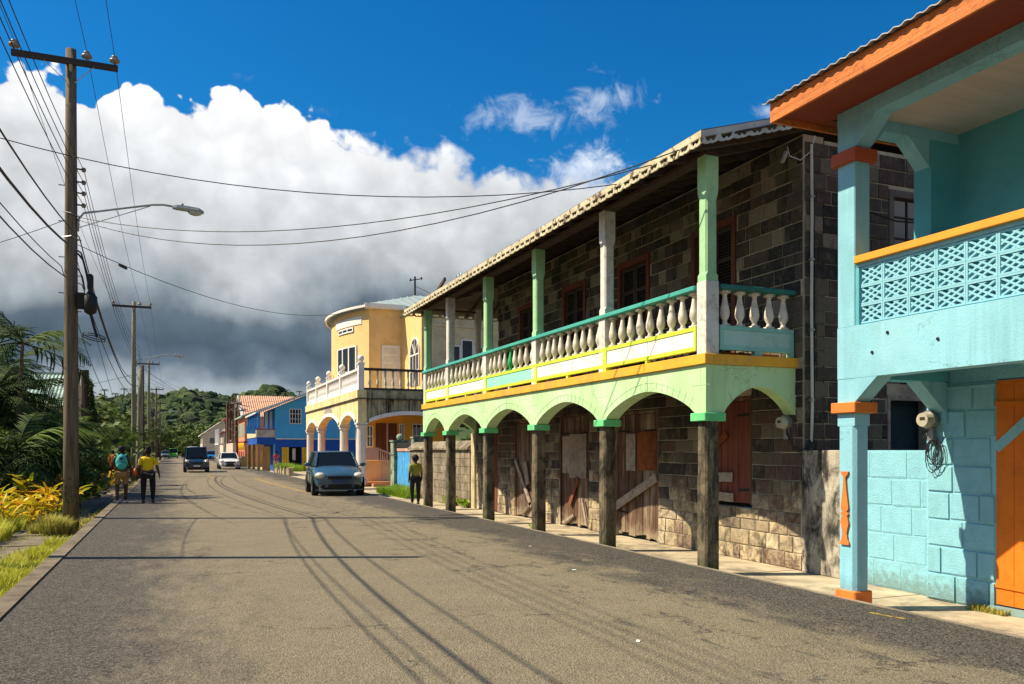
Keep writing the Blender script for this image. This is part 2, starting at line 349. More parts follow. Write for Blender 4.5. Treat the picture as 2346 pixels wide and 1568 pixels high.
def arc(pts, n=24):
    out = []
    P = [Vector((a, b, 0)) for a, b in pts]; P = [P[0] * 2 - P[1]] + P + [P[-1] * 2 - P[-2]]
    for i in range(1, len(P) - 2):
        for k in range(n):
            u = k / n; a, b, c, d = P[i - 1:i + 3]
            out.append(.5 * ((2 * b) + (c - a) * u + (2 * a - 5 * b + 4 * c - d) * u * u + (3 * b - a - 3 * c + d) * u ** 3))
    return out + [P[-2]]
# curved tyre marks seen in front of the dark van
tag(ribbon('tyre_mark', arc(TYRE[0]), .12, .004, m_skid), 'curved black tyre mark sweeping in front of the dark van', 'tyre mark')
tag(ribbon('tyre_mark', arc(TYRE[1]), .12, .0045, m_skid), 'long black tyre mark bending towards the green arcade', 'tyre mark')
tag(ribbon('tyre_mark', arc(TYRE[2]), .09, .005, m_skid), 'fainter tyre mark curving between the two darker ones', 'tyre mark')
pk = empty('parking_bay_marking', (4.5, 40, 0), 'worn yellow parking bay outline on the road behind the blue hatchback', 'road marking')
ribbon('long_line', [(4.25, 48.7), (4.45, 40), (4.72, 32.0)], .11, .004, m_yel, pk)
ribbon('end_line', [(4.3, 48.6), (6.6, 48.9)], .11, .0045, m_yel, pk)
for yy in (45.2, 42.0, 38.6): ribbon('cross_line', [(4.5, yy), (6.5, yy + .15)], .07, .0045, m_yel, pk)
tag(ribbon('centre_dash', [(2.05, 56.3), (2.15, 51.0)], .13, .004, m_yel), 'short yellow dash in the middle of the road', 'road marking')
tag(ribbon('crossing_line', [(-1.4, 55.0), (6.4, 59.0)], .16, .0042, m_wp), 'thin worn white line across the road by the van', 'road marking')
tag(ribbon('yellow_dash', [(6.35, 6.2), (6.42, 5.85)], .05, .004, m_yel), 'tiny yellow paint mark at the kerb by the blue house', 'road marking')
# road litter: small pale chips
for i, (lx, ly, lb) in enumerate([(4.95, 9.9, 'tiny white paper scrap on the asphalt near the nearest arcade pillar'), (3.6, 6.0, 'small white paper scrap lying in the middle of the near road'), (5.5, 12.6, 'white chip on the dark asphalt by the second arcade pillar'), (4.0, 15.5, 'pale chip on the worn asphalt in line with the third arcade pillar')]):
    mb = MB(); mb.add([(-.03, -.012, 0), (.025, -.018, .003), (.035, .012, .006), (-.018, .018, .003)], [(0, 1, 2, 3)]); o = mb.build('paper_scrap', m_white); o.location = (lx, ly, .006); o.rotation_euler = (0, 0, i)
    o.modifiers.new('s', 'SOLIDIFY').thickness = .003; tag(o, lb, 'litter')
# ================================================================== the stone house with the green two-storey gallery
XF, XW = 6.75, 8.32                    # front plane of the gallery, street wall behind it
Y0 = 9.47; PY = [Y0, 12.34, 15.21, 18.08, 20.95, 23.05]
GZ = -.12                              # pavement level
SH = empty('gallery_house', (8.0, 16, GZ), 'old stone house with green arcade and balustraded upper gallery along the street', 'building')
m_mint = mat('mint_green_paint', (.49, .73, .39), .75, .035, dirt=((.60, .79, .58), .6, 1.2), streak=((.26, .38, .20), .4), bump=.15, chips=(.30, .28, .20))
m_mint2 = mat('capital_green_paint', (.13, .58, .22), .7, .08, dirt=((.30, .70, .42), .6, 8), bump=.1)
m_post_g = mat('post_green_paint', (.36, .62, .34), .65, .05, dirt=((.20, .36, .22), .4, 10), bump=.1)
m_post_w = mat('post_white_paint', (.70, .68, .64), .65, .06, dirt=((.30, .27, .22), .6, 9), streak=((.25, .22, .18), .3), bump=.15)
m_bal = mat('baluster_paint', (.74, .68, .58), .7, .06, dirt=((.36, .29, .20), .65, 11), rnd=.06, bump=.2)
m_balg = mat('green_baluster_paint', (.03, .42, .13), .6, .12, bump=.1)
m_pan = mat('white_panel_paint', (.86, .84, .76), .7, .03, dirt=((.35, .33, .28), .55, 2.4), bump=.12)
m_pant = mat('turquoise_panel_paint', (.28, .72, .56), .7, .06, dirt=((.45, .80, .68), .6, 6), bump=.12)
m_lime = mat('lime_trim_paint', (.56, .74, .05), .7, .06, dirt=((.5, .5, .25), .3, 10), bump=.1)
m_teal = mat('teal_rail_paint', (.06, .38, .32), .5, .08, dirt=((.14, .42, .42), .6, 4), bump=.1)
m_paleteal = mat('pale_teal_paint', (.26, .55, .50), .7, .05, dirt=((.10, .30, .27), .35, 5), bump=.1)
m_amber = mat('amber_beam_paint', (.82, .42, .035), .75, .06, dirt=((.62, .30, .14), .6, 2.5), streak=((.30, .20, .08), .5), bump=.15)
m_score = mat('scored_line', (.33, .52, .27), .9, bump=0)
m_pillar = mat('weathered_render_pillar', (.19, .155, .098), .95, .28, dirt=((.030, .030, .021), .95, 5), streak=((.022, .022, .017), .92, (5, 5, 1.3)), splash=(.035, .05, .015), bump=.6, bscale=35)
m_soffit = mat('dark_boarding', (.085, .055, .04), .85, .25, wood=(4, 30, 30), bump=.3)
m_fret = mat('peeling_cream_fretwork', (.60, .54, .38), .85, .1, peel=((.14, .10, .07), .56), dirt=((.28, .22, .14), .6, 6), bump=.4)
m_sheet_old = mat('old_roof_sheet', (.10, .09, .085), .7, .3, bump=.2)
m_door = mat('weathered_door_boards', (.105, .055, .034), .9, .32, wood=(22, 22, .9), streak=((.40, .32, .23), .8), splash=(.34, .27, .18), bump=.6, rnd=.25)
m_door2 = mat('red_brown_door_boards', (.17, .055, .035), .9, .25, wood=(22, 22, .9), bump=.5, rnd=.2)
m_plank = mat('grey_brace_board', (.34, .28, .23), .9, .2, wood=(9, 9, 9), bump=.5)
m_ply = mat('stained_plywood', (.30, .25, .20), .9, .15, dirt=((.12, .08, .05), .7, 9), bump=.2)
m_rust = mat('rusty_plate', (.24, .065, .018), .8, .25, dirt=((.10, .03, .012), .8, 5), bump=.3)
m_frame = mat('dark_red_frame', (.15, .045, .028), .7, .2, wood=(20, 20, 1), bump=.3)
m_louvre = mat('dark_louvre', (.05, .035, .03), .8, .2, bump=.2)
m_iron = mat('black_iron', (.02, .018, .017), .7, .2, bump=.1)
m_mortar = mat('lime_mortar', (.48, .42, .31), .95, .14, dirt=((.16, .14, .11), .7, 1.6), bump=.5)
def stone_mat():
    m = bpy.data.materials.new('volcanic_stone'); m.use_nodes = True; t = NT(m.node_tree); b = t.n['Principled BSDF']
    pos = t.new('ShaderNodeNewGeometry').outputs['Position']; oi = t.new('ShaderNodeObjectInfo').outputs['Random']
    at = t.new('ShaderNodeAttribute'); at.attribute_name = 'rnd'
    r = t.math('FRACT', t.math('ADD', oi, at.outputs['Fac']))
    base = t.ramp(r, [(0, (.040, .036, .032)), (.16, (.085, .070, .056)), (.32, (.115, .100, .080)), (.44, (.085, .060, .052)), (.55, (.165, .140, .105)), (.68, (.105, .070, .058)), (.78, (.046, .043, .040)), (.9, (.26, .22, .165))], 'CONSTANT')
    n = t.noise(pos, 9, 8, .72, .3); base = t.mix(t.math('MULTIPLY', t.step(n, .46, .75), .75), base, (.20, .17, .13))
    base = t.mix(t.math('MULTIPLY', t.step(t.noise(pos, 17, 7, .75, .8), .52, .66), .55), base, (.045, .038, .032))
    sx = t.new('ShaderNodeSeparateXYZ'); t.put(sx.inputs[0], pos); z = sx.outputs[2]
    sunlit_wash = t.math('ADD', z, t.math('MULTIPLY', t.math('SUBTRACT', t.noise(pos, 2.6, 8, .7, .5), .5), 2.4))  # cream low down: plaster wash plus sunlit paleness put into the colour
    sunlit_wash = t.math('ADD', sunlit_wash, t.math('MULTIPLY', t.math('SUBTRACT', r, .5), .9))
    base = t.mix(t.math('MULTIPLY', t.step(sunlit_wash, 1.35, .25), .86), base, t.mix(t.step(t.noise(pos, 6, 8, .75, .6), .38, .62), t.ramp(r, [(0, (.22, .16, .10)), (.3, (.15, .095, .07)), (.42, (.26, .20, .13)), (.75, (.12, .08, .06)), (.85, (.30, .22, .14))], 'CONSTANT'), t.ramp(r, [(0, (.68, .56, .36)), (.3, (.42, .31, .22)), (.38, (.60, .49, .31)), (.6, (.72, .62, .43)), (.75, (.46, .36, .24)), (.85, (.58, .46, .28))], 'CONSTANT')))
    soot = t.noise(t.vscale(pos, (1.6, 1.6, .5)), 1.3, 7, .7)
    base = t.mix(t.math('MULTIPLY', t.step(soot, .52, .66), .78), base, (.030, .028, .026))
    t.put(b.inputs['Base Color'], base); b.inputs['Roughness'].default_value = .93; b.inputs['Specular IOR Level'].default_value = .2
    bp = t.new('ShaderNodeBump'); bp.inputs['Strength'].default_value = .8; bp.inputs['Distance'].default_value = .02
    t.put(bp.inputs['Height'], t.noise(pos, 28, 8, .7)); t.put(b.inputs['Normal'], bp.outputs[0]); return m
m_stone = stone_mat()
# unit stones: hewn faces with chamfered, slightly irregular edges (x = depth outwards -1..0, y, z span 0..1)
def unit_stones(n, jag=.05):
    out = []
    for i in range(n):
        r = random.Random(i * 11 + 3); j = lambda a=jag: r.uniform(-a, a)
        v = [(0, 0, 0), (0, 1, 0), (0, 1, 1), (0, 0, 1)]
        mid = [(-.55, .0 + abs(j(.03)), .0 + abs(j(.05))), (-.55, 1 - abs(j(.03)), abs(j(.05))), (-.55, 1 - abs(j(.03)), 1 - abs(j(.05))), (-.55, abs(j(.03)), 1 - abs(j(.05)))]
        fr = [(-1 + j(.15), .03 + j(.015), .05 + j(.025)), (-1 + j(.2), .97 + j(.015), .05 + j(.025)), (-1 + j(.2), .97 + j(.015), .95 + j(.025)), (-1 + j(.2), .03 + j(.015), .95 + j(.025))]
        c = (-1.1 + j(.3), .5 + j(.2), .5 + j(.2))
        f = [(4 + k, 4 + (k + 1) % 4, (k + 1) % 4, k) for k in range(4)] + [(8 + k, 8 + (k + 1) % 4, 4 + (k + 1) % 4, 4 + k) for k in range(4)] + [(12, 8 + (k + 1) % 4, 8 + k) for k in range(4)]
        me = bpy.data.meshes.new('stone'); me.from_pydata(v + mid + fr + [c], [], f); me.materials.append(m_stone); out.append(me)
    return out
UST = unit_stones(8)
STONES = []     # (origin, u-length, height, orientation)
def rrj(r): return r.uniform(-.004, .004)
def lay(plane, c, u0, u1, z0, z1, holes, course=.215, seed=1, lmin=.24, lmax=.56):
    """plane 'x': wall facing -X at x=c, u=y; plane 'y': wall facing -Y at y=c, u=x"""
    r = random.Random(seed); nrow = max(1, round((z1 - z0) / course)); hs_ = [r.uniform(.82, 1.2) for _ in range(nrow)]; tot = sum(hs_); zz_ = [z0]
    for q in hs_: zz_.append(zz_[-1] + q / tot * (z1 - z0))
    for j in range(nrow):
        za, zb = zz_[j], zz_[j + 1]; u = u0 - r.uniform(0, .25)
        zj = r.uniform(-.012, .012)
        while u < u1 - .05:
            ln = r.uniform(lmin, lmax) * (1 if r.random() > .22 else .55); a, b = max(u, u0), min(u + ln, u1); u += ln
            segs = [(a, b)]
            for (ha, hb, hz0, hz1) in holes:
                if zb > hz0 + .04 and za < hz1 - .04:
                    ns = []
                    for (p, q) in segs:
                        if q <= ha or p >= hb: ns.append((p, q)); continue
                        if p < ha: ns.append((p, ha))
                        if q > hb: ns.append((hb, q))
                    segs = ns
            for p, q in segs:
                if q - p > .07: STONES.append((plane, c, p + .007, q - .007, za + .007 + rrj(r), zb - .007 + rrj(r), r.randrange(8)))
LOW_H = [(10.45, 11.75, .70, 2.45), (13.12, 14.70, GZ, 2.38), (15.87, 17.33, GZ, 2.40), (18.75, 20.05, GZ, 2.38), (21.25, 22.2, GZ, 2.2)]
UP_H = [(10.83, 12.04, 2.92, 5.35), (13.41, 14.59, 2.92, 5.32), (16.0, 17.15, 2.92, 5.32), (18.6, 19.72, 2.92, 5.3)]
WY1 = 9.33                              # plane of the side wall facing the camera
lay('x', XW - .02, WY1, 23.0, GZ, 2.78, LOW_H, .207, 2)
lay('x', XW - .02, WY1, 21.23, 2.92, 6.08, UP_H, .215, 5)
SIDE_H = [(9.87, 10.75, .9, 2.42), (9.9, 11.0, 4.15, 5.5)]
lay('y', WY1 - .02, XW, 13.0, GZ, 6.0, SIDE_H, .21, 9)
cam_p = Vector((0, 0, 1.6))
def st_key(s):
    plane, c, p, q, za, zb, k = s; u = (p + q) / 2; z = (za + zb) / 2
    P = Vector((c, u, z)) if plane == 'x' else Vector((u, c, z)); d = (P - cam_p).length
    size = (q - p) * (zb - za) / d ** 2 * (abs((P.x if plane == 'x' else P.y)) / d)
    if plane == 'y' and (u > 11.2 or (z < 2.3 and u > 8.6 and z < 1.5)): size *= .01
    if plane == 'x' and 2.45 < z < 2.95: size *= .3
    return -size
STONES.sort(key=st_key)
rest = MB(); restr = []
for i, (plane, c, p, q, za, zb, k) in enumerate(STONES):
    rr = random.Random(i); dep = rr.uniform(.006, .020)
    if i < 299:
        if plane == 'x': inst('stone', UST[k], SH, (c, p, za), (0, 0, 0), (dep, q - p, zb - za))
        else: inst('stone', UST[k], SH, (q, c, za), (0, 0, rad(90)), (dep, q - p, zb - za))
    else:
        me = UST[k]; vs = []
        for v in me.vertices:
            if plane == 'x': vs.append((c + v.co.x * dep, p + v.co.y * (q - p), za + v.co.z * (zb - za)))
            else: vs.append((q - v.co.y * (q - p), c + v.co.x * dep, za + v.co.z * (zb - za)))
        rest.add(vs, [tuple(f.vertices) for f in me.polygons]); restr += [rr.random()] * len(vs)
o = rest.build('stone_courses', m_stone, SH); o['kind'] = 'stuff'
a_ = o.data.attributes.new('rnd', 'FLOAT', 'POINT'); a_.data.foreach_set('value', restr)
def wall_pieces(plane, c0, c1, u0, u1, z0, z1, holes):
    mb = MB(); us = sorted({u0, u1} | {h[0] for h in holes} | {h[1] for h in holes}); us = [u for u in us if u0 <= u <= u1]
    for a, b in zip(us, us[1:]):
        hs = sorted((h[2], h[3]) for h in holes if h[0] <= a + 1e-6 and h[1] >= b - 1e-6); z = z0
        for (p, q) in hs + [(z1, z1)]:
            if p > z + 1e-4:
                if plane == 'x': mb.box((c0, a, z), (c1, b, p))
                else: mb.box((a, c0, z), (b, c1, p))
            z = q
    return mb
wm = wall_pieces('x', XW - .015, XW + .35, WY1, 23.0, GZ - .2, 2.80, LOW_H); wm.build('wall', m_mortar, SH)
wall_pieces('x', XW - .015, XW + .35, WY1, 21.23, 2.80, 6.1, UP_H).build('wall', m_mortar, SH)
wall_pieces('y', WY1 - .015, WY1 + .35, XW + .36, 13.0, GZ - .2, 6.05, SIDE_H).build('wall', m_mortar, SH)
MB().box((12.6, 9.7, GZ), (13.0, 21.2, 6.0)).box((XW + .36, 20.9, 2.8), (12.6, 21.23, 6.0)).build('rear_wall', m_mortar, SH)
MB().box((8.7, 9.7, 2.6), (12.6, 21.2, 2.8)).build('inner_floor', m_soffit, SH)
# corner quoin pilaster, lit on the street side
# --- arcade: pillars, capitals, arches
def ell(s): return max(0.0, 1 - abs(s) ** 1.75) ** .82
def arch_wall(plane, u0, u1, arches, ztop, c0, c1, zspring):
    """solid wall with arched openings; arches (ua, ub, zpeak)"""
    mb = MB(); prof = []; u = u0; zb0 = zspring
    prof.append((u0, zspring))
    for ua, ub, zp in arches:
        prof.append((ua, zspring)); n = 20
        for k in range(n + 1):
            s = -1 + 2 * k / n; prof.append((ua + (ub - ua) * k / n, zspring + (zp - zspring) * ell(s)))
        prof.append((ub, zspring))
    prof.append((u1, zspring))
    for a, b in zip(prof, prof[1:]):
        if b[0] - a[0] > 1e-5:
            P = lambda u, c, z: (c, u, z) if plane == 'x' else (u, c, z)
            mb.add([P(a[0], c0, a[1]), P(b[0], c0, b[1]), P(b[0], c0, ztop), P(a[0], c0, ztop), P(a[0], c1, a[1]), P(b[0], c1, b[1]), P(b[0], c1, ztop), P(a[0], c1, ztop)],
                   [(0, 1, 2, 3), (7, 6, 5, 4), (0, 4, 5, 1), (3, 2, 6, 7)])
    a, b = prof[0], prof[-1]; P = lambda u, c, z: (c, u, z) if plane == 'x' else (u, c, z)
    for q in (a, b): mb.add([P(q[0], c0, q[1]), P(q[0], c1, q[1]), P(q[0], c1, ztop), P(q[0], c0, ztop)], [(0, 1, 2, 3)])
    return mb
PW = .235
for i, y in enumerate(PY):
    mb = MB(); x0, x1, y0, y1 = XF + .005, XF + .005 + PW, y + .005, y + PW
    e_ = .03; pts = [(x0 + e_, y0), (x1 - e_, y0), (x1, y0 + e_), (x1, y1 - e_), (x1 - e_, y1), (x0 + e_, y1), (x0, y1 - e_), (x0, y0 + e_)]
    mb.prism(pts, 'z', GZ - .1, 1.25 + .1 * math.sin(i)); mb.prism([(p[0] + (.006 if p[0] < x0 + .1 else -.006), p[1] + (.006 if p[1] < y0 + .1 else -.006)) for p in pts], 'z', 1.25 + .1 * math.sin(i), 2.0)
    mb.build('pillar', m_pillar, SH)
    MB().box((XF - .055, y - .055, 2.0), (XF + PW + .06, y + PW + .06, 2.115)).build('capital', m_mint2, SH, bevel=.008)
arcs = [(PY[i] + PW + .02, PY[i + 1] - .02, 2.50) for i in range(5)]
arch_wall('x', Y0, PY[-1] + PW, arcs, 2.78, XF, XF + .26, 2.115).build('street_arches', m_mint, SH)
arch_wall('y', XF + .262, 8.40, [(XF + PW + .05, 8.30, 2.50)], 2.78, Y0, Y0 + .24, 2.10).build('side_arch', m_mint, SH)
arch_wall('y', XF + .262, 8.34, [(XF + PW + .05, 8.30, 2.48)], 2.78, PY[-1], PY[-1] + .24, 2.10).build('far_side_arch', m_mint, SH)
MB().box((8.24, 23.02, GZ), (8.5, 23.32, 2.1)).build('end_pier', mat('cream_render', (.52, .45, .28), .9, .12, dirt=((.2, .17, .1), .6, 4), bump=.2), SH)
# voussoirs and block joints scored into the render (thin raised ribs of darker paint in the grooves)
sc_ = MB()
for ua, ub, zp in arcs:
    cu = (ua + ub) / 2; hw = (ub - ua) / 2; zc = 2.0
    prev = None
    for k in range(31):
        s = -1.0 + 2 * k / 30; u = cu + s * (hw + .13); z = 2.115 + (zp + .13 - 2.115) * ell(s * .97)
        if prev and z < 2.74 and abs(s) < .99: sc_.bar((XF - .0015, prev[0], prev[1]), (XF - .0015, u, z), .004, .0045)
        prev = (u, z)
    for k in range(-8, 9):
        s = k / 9.0; u = cu + s * hw; z = 2.115 + (zp - 2.115) * ell(s); nx = s * .55; dz = .14
        sc_.bar((XF - .0012, u, z + .004), (XF - .0012, u + nx * .2, min(z + dz, 2.775)), .004, .004)
for i in range(6):
    y = PY[i] + PW / 2; sc_.bar((XF - .001, y - .22, 2.50), (XF - .001, y + .22, 2.50), .004, .004); sc_.bar((XF - .001, y, 2.5), (XF - .001, y, 2.775), .004, .004)
sc_.build('scored_joints', m_score, SH)['kind'] = 'stuff'
# gallery floor
MB().box((XF + .05, Y0 + .04, 2.782), (XW - .02, 23.24, 2.90)).box((XW, 21.24, 2.80), (13, 23.24, 2.90)).build('gallery_floor', m_soffit, SH)
for k in range(26):
    y = Y0 + .5 + k * .52; MB().box((XF + .27, y, 2.66), (XW - .03, y + .07, 2.778)).build('floor_joist', m_soffit, SH)
MB().box((XF - .045, Y0 - .045, 2.783), (XF + .10, 23.30, 2.925)).build('amber_beam', m_amber, SH, bevel=.006)
m_amber2 = m_amber
MB().box((XF + .102, Y0 - .045, 2.783), (8.36, Y0 + .10, 2.922)).build('amber_beam', m_amber, SH, bevel=.006)
# --- balustrade panels
lime_posts = PY
for i in range(5):
    a, b = PY[i] + (PW if i == 0 else 0) - (.0 if i else 0), PY[i + 1]
    a0 = a + .05 if i else a + .0; pm = m_pant if i == 2 else m_pan
    MB().box((XF + .012, a0 + .04, 3.05), (XF + .05, b - .04, 3.268)).build('balustrade_panel', pm, SH)
    f = MB(); f.box((XF, a0, 3.27), (XF + .14, b, 3.325)); f.box((XF, a0, 2.99), (XF + .08, b, 3.045)); f.build('panel_rail', m_lime if i != 2 else m_lime, SH)
    f = MB(); c = (a0 + b) / 2; f.box((XF + .006, c - .035, 2.927), (XF + .07, c + .035, 2.988)); f.build('panel_foot', m_lime if i != 2 else m_post_w, SH)
    f = MB(); f.box((XF - .004, b - .055, 2.93), (XF + .10, b + .055, 3.33)); f.build('panel_stile', m_lime, SH)
MB().box((XF - .004, PY[0] + PW + .002, 2.99), (XF + .1, PY[0] + PW + .05, 3.33)).build('panel_stile', m_lime, SH)
# near side
f = MB(); xs0, xs1 = XF + PW + .004, 8.26
f.box((xs0, Y0 + .0, 3.27), (xs1, Y0 + .14, 3.325)).box((xs0, Y0, 2.99), (xs1, Y0 + .08, 3.045)).box((xs0, Y0 + .001, 3.046), (xs0 + .06, Y0 + .08, 3.269)).box((xs1 - .06, Y0 - .001, 2.93), (xs1 + .0, Y0 + .09, 3.32)).box((7.58, Y0 + .004, 2.927), (7.70, Y0 + .08, 2.989)).build('panel_frame', m_paleteal, SH)
MB().box((xs0 + .062, Y0 + .012, 3.047), (xs1 - .062, Y0 + .05, 3.268)).build('balustrade_panel', mat('pale_aqua_panel', (.40, .62, .58), .7, .04, dirt=((.2, .38, .35), .4, 3), bump=.1), SH)
MB().box((xs0 + .1, Y0 + .2, 2.93), (xs1 - .1, Y0 + .3, 2.985)).build('brick_packing', mat('brick_red', (.32, .12, .06), .9, .2, bump=.4), SH)
# --- balusters (vase shape, square cap and foot)
def baluster_mesh(m, H=.50):
    mb = MB(); pr = [(.034, .03), (.044, .045), (.030, .065), (.034, .085), (.060, .13), (.068, .18), (.062, .24), (.042, .33), (.031, .40), (.029, .435), (.042, .445), (.034, .46)]
    mb.lathe((0, 0, 0), [(r, z * H / .5) for r, z in pr], 12); mb.box((-.055, -.055, 0), (.055, .055, .03)); mb.box((-.058, -.058, .46 * H / .5), (.058, .058, H)); me = mb.mesh('baluster', m, True)
    return me
bm_w, bm_g = baluster_mesh(m_bal), baluster_mesh(m_balg)
nb = [9, 9, 9, 8, 6]
for i in range(5):
    a = PY[i] + (PW if i == 0 else .18); b = PY[i + 1] - .02; n = nb[i]
    for k in range(n):
        y = a + (b - a) * (k + .5) / n
        inst('baluster', bm_g if (i == 2 and k == 4) else bm_w, SH, (XF + .075 + .004 * math.sin(k * 7 + i), y + .008 * math.sin(k * 5 + i * 2), 3.326), (rad(1.6) * math.sin(k * 3 + i), rad(1.4) * math.sin(k * 11 + i), math.sin(k * 2.3 + i)* .12))
        if i == 2 and k == 4: list(SH.children)[-1]['label'] = 'bright green painted baluster'
for k in range(5):
    inst('baluster', bm_w, SH, (xs0 + (xs1 - xs0) * (k + .5) / 5, Y0 + .075, 3.326))
MB().box((XF - .03, Y0 + PW + .012, 3.827), (XF + .17, 23.3, 3.895)).build('handrail', m_teal, SH, bevel=.01)
MB().box((xs0 + .002, Y0 - .03, 3.827), (8.32, Y0 + .16, 3.895)).build('handrail', mat('dark_teal_rail', (.02, .17, .15), .5, .1, bump=.1), SH, bevel=.01)
# --- upper posts with chamfered shafts
UPM = [m_post_g, m_post_w, m_post_g, m_post_g, m_post_w, m_post_g]
def upost(x, y, w, z0, z1, m, m2=None):
    h = w / 2; mb = MB()
    def ring(hh, z, cf):
        return [(x - hh + cf, y - hh, z), (x + hh - cf, y - hh, z), (x + hh, y - hh + cf, z), (x + hh, y + hh - cf, z), (x + hh - cf, y + hh, z), (x - hh + cf, y + hh, z), (x - hh, y + hh - cf, z), (x - hh, y - hh + cf, z)]
    zz = [(h, z0, .004), (h, z0 + .08, .004), (h * .93, z0 + .12, .026), (h * .93, z1 - .60, .026), (h * 1.0, z1 - .50, .004), (h * 1.03, z1 - .42, .004), (h * 1.03, z1, .004)]
    vs = []; 
    for hh, z, cf in zz: vs += ring(hh, z, cf)
    mb.add(vs, [(i * 8 + k, i * 8 + (k + 1) % 8, (i + 1) * 8 + (k + 1) % 8, (i + 1) * 8 + k) for i in range(len(zz) - 1) for k in range(8)] + [tuple(range(8))[::-1], tuple(range(len(vs) - 8, len(vs)))])
    return mb
for i, y in enumerate(PY):
    w = .22; MB().box((XF + .004, y + .004, 2.928), (XF + w, y + w, 3.93 if i == 0 else 3.9)).build('gallery_post_foot', m_post_w, SH, bevel=.006)
    upost(XF + .112, y + .112, .20, 3.932 if i == 0 else 3.902, 5.66, UPM[i]).build('gallery_post', UPM[i], SH)
upost(8.38, 23.1, .16, 2.95, 5.75, m_post_w).build('gallery_post', m_post_w, SH)
# --- roof over the gallery: street eave, hips at both ends
XE, YE0, YE1, ZE = 6.36, 9.02, 23.9, 5.60
XR = 10.6; SL = .285; ZR = ZE + (XR - XE) * SL
HX = 2 * (XR) - XE
def roof_pt(x, y): return ZE + min(min(x - XE, HX - x) * SL, 99)
rf = MB()
def slab(pts, th=.05):
    n = len(pts); rf.add([(p[0], p[1], p[2]) for p in pts] + [(p[0], p[1], p[2] + th) for p in pts], [tuple(range(n))[::-1], tuple(range(n, 2 * n))] + [(i, (i + 1) % n, n + (i + 1) % n, n + i) for i in range(n)])
E1 = 21.6 + 2.3
slab([(XE, YE0, ZE + .12), (XR, YE0, ZR + .12), (XR, E1 - 4.24, ZR + .12), (XE, E1, ZE + .12)])
slab([(XR, YE0, ZR + .12), (HX, YE0, ZE + .12), (HX, E1, ZE + .12), (XR, E1 - 4.24, ZR + .12)])
slab([(XE, E1, ZE + .12), (XR, E1 - 4.24, ZR + .12), (HX, E1, ZE + .12)])
rf.build('roof', m_sheet_old, SH)
m_bd = mat('grey_roof_boards', (.16, .13, .10), .9, .2, wood=(6, 30, 30), bump=.3)
mb = MB(); mb.add([(XE + .03, YE0 + .03, ZE + .105), (XR, YE0 + .03, ZR + .105), (XR, E1 - 4.24, ZR + .105), (XE + .03, E1 - .03, ZE + .105)], [(0, 1, 2, 3)]); mb.add([(XE + .03, E1 - .03, ZE + .105), (XR, E1 - 4.24, ZR + .105), (HX, E1 - .03, ZE + .105)], [(0, 1, 2)])
mb.build('ceiling_boards', m_bd, SH)
for k in range(24):
    y = YE0 + .35 + k * .60
    MB().bar((XE + .05, y, ZE + .055), (XW + .3, y, ZE + .055 + (XW + .25 - XE) * SL), .055, .09).build('rafter', m_soffit, SH)
for k in range(5):
    x = 6.9 + k * .7; MB().bar((x, E1 - .05, ZE + .06), (x + .0, E1 - .05 - 2.2, ZE + .06 + 2.2 * SL), .055, .09).build('rafter', m_soffit, SH)
MB().box((XF + .01, Y0, 5.645), (XF + .2, 23.25, 5.70)).box((XF + .21, 23.05, 5.645), (8.5, 23.22, 5.70)).build('wall_plate', m_soffit, SH)
# fretwork fascia: board with a row of pierced scallops hanging below it
def fret(p, q, name='fretwork', n=None, drop=.095, m=None):
    p, q = Vector(p), Vector(q); d = q - p; Ln = d.length; n = n or int(Ln / .25); d /= n; mb = MB()
    nrm = Vector((d.y, -d.x, 0)).normalized() * .012
    for k in range(n):
        a = p + d * k; u = d
        def P(s, z): return a + u * s + Vector((0, 0, z))
        # arch-shaped tooth ring
        outer = [(0, .0), (.003, -drop * .8), (.14, -drop * .95), (.32, -drop * 1.05), (.5, -drop * .98), (.68, -drop * 1.05), (.86, -drop * .95), (.997, -drop * .8), (1, .0)]
        inner = [(.14, 0), (.15, -.026), (.24, -.056), (.37, -.070), (.5, -.040), (.63, -.070), (.76, -.056), (.85, -.026), (.86, 0)]
        for j in range(8):
            vs = [P(*outer[j]), P(*outer[j + 1]), P(*inner[j + 1]), P(*inner[j])]
            mb.add([v - nrm for v in vs] + [v + nrm for v in vs], [(0, 1, 2, 3), (7, 6, 5, 4), (0, 4, 5, 1), (2, 6, 7, 3)])
    return mb.build(name, m or m_fret, SH)
ZF = ZE + .125
MB().box((XE - .014, YE0 - .01, ZF - .055), (XE + .014, E1, ZF + .03)).build('fascia_board', m_fret, SH)
fr = fret((XE, YE0, ZF - .055), (XE, E1, ZF - .055)); 
m_fret2 = mat('grey_white_fretwork', (.50, .52, .50), .85, .1, peel=((.20, .15, .11), .60), bump=.4)
x1 = 9.6; mb = MB(); mb.prism([(XE + .016, ZF - .05), (x1, ZF - .05 + (x1 - XE) * SL), (x1, ZF + .03 + (x1 - XE) * SL), (XE + .016, ZF + .03)], 'y', YE0 - .014, YE0 + .014); mb.build('fascia_board', m_fret2, SH)
fret((XE + .016, YE0, ZF - .052), (x1, YE0, ZF - .052 + (x1 - XE) * SL), m=m_fret2)
MB().box((XE + .015, E1 - .014, ZF - .055), (9.6, E1 + .014, ZF + .03)).build('fascia_board', m_fret, SH)
fret((XE + .015, E1, ZF - .055), (9.6, E1, ZF - .055))
# small roof ring on the eave and chimney stub
mb = MB()
for dy in (0, .22): mb.tube([(6.9, 20.3 + dy, 5.85 + .1), (6.9, 20.3 + dy, 6.15), (6.9, 20.38 + dy, 6.22), (6.9, 20.46 + dy, 6.15), (6.9, 20.46 + dy, 5.95)], .008, 5)
mb.build('roof_hook', m_steel, SH)
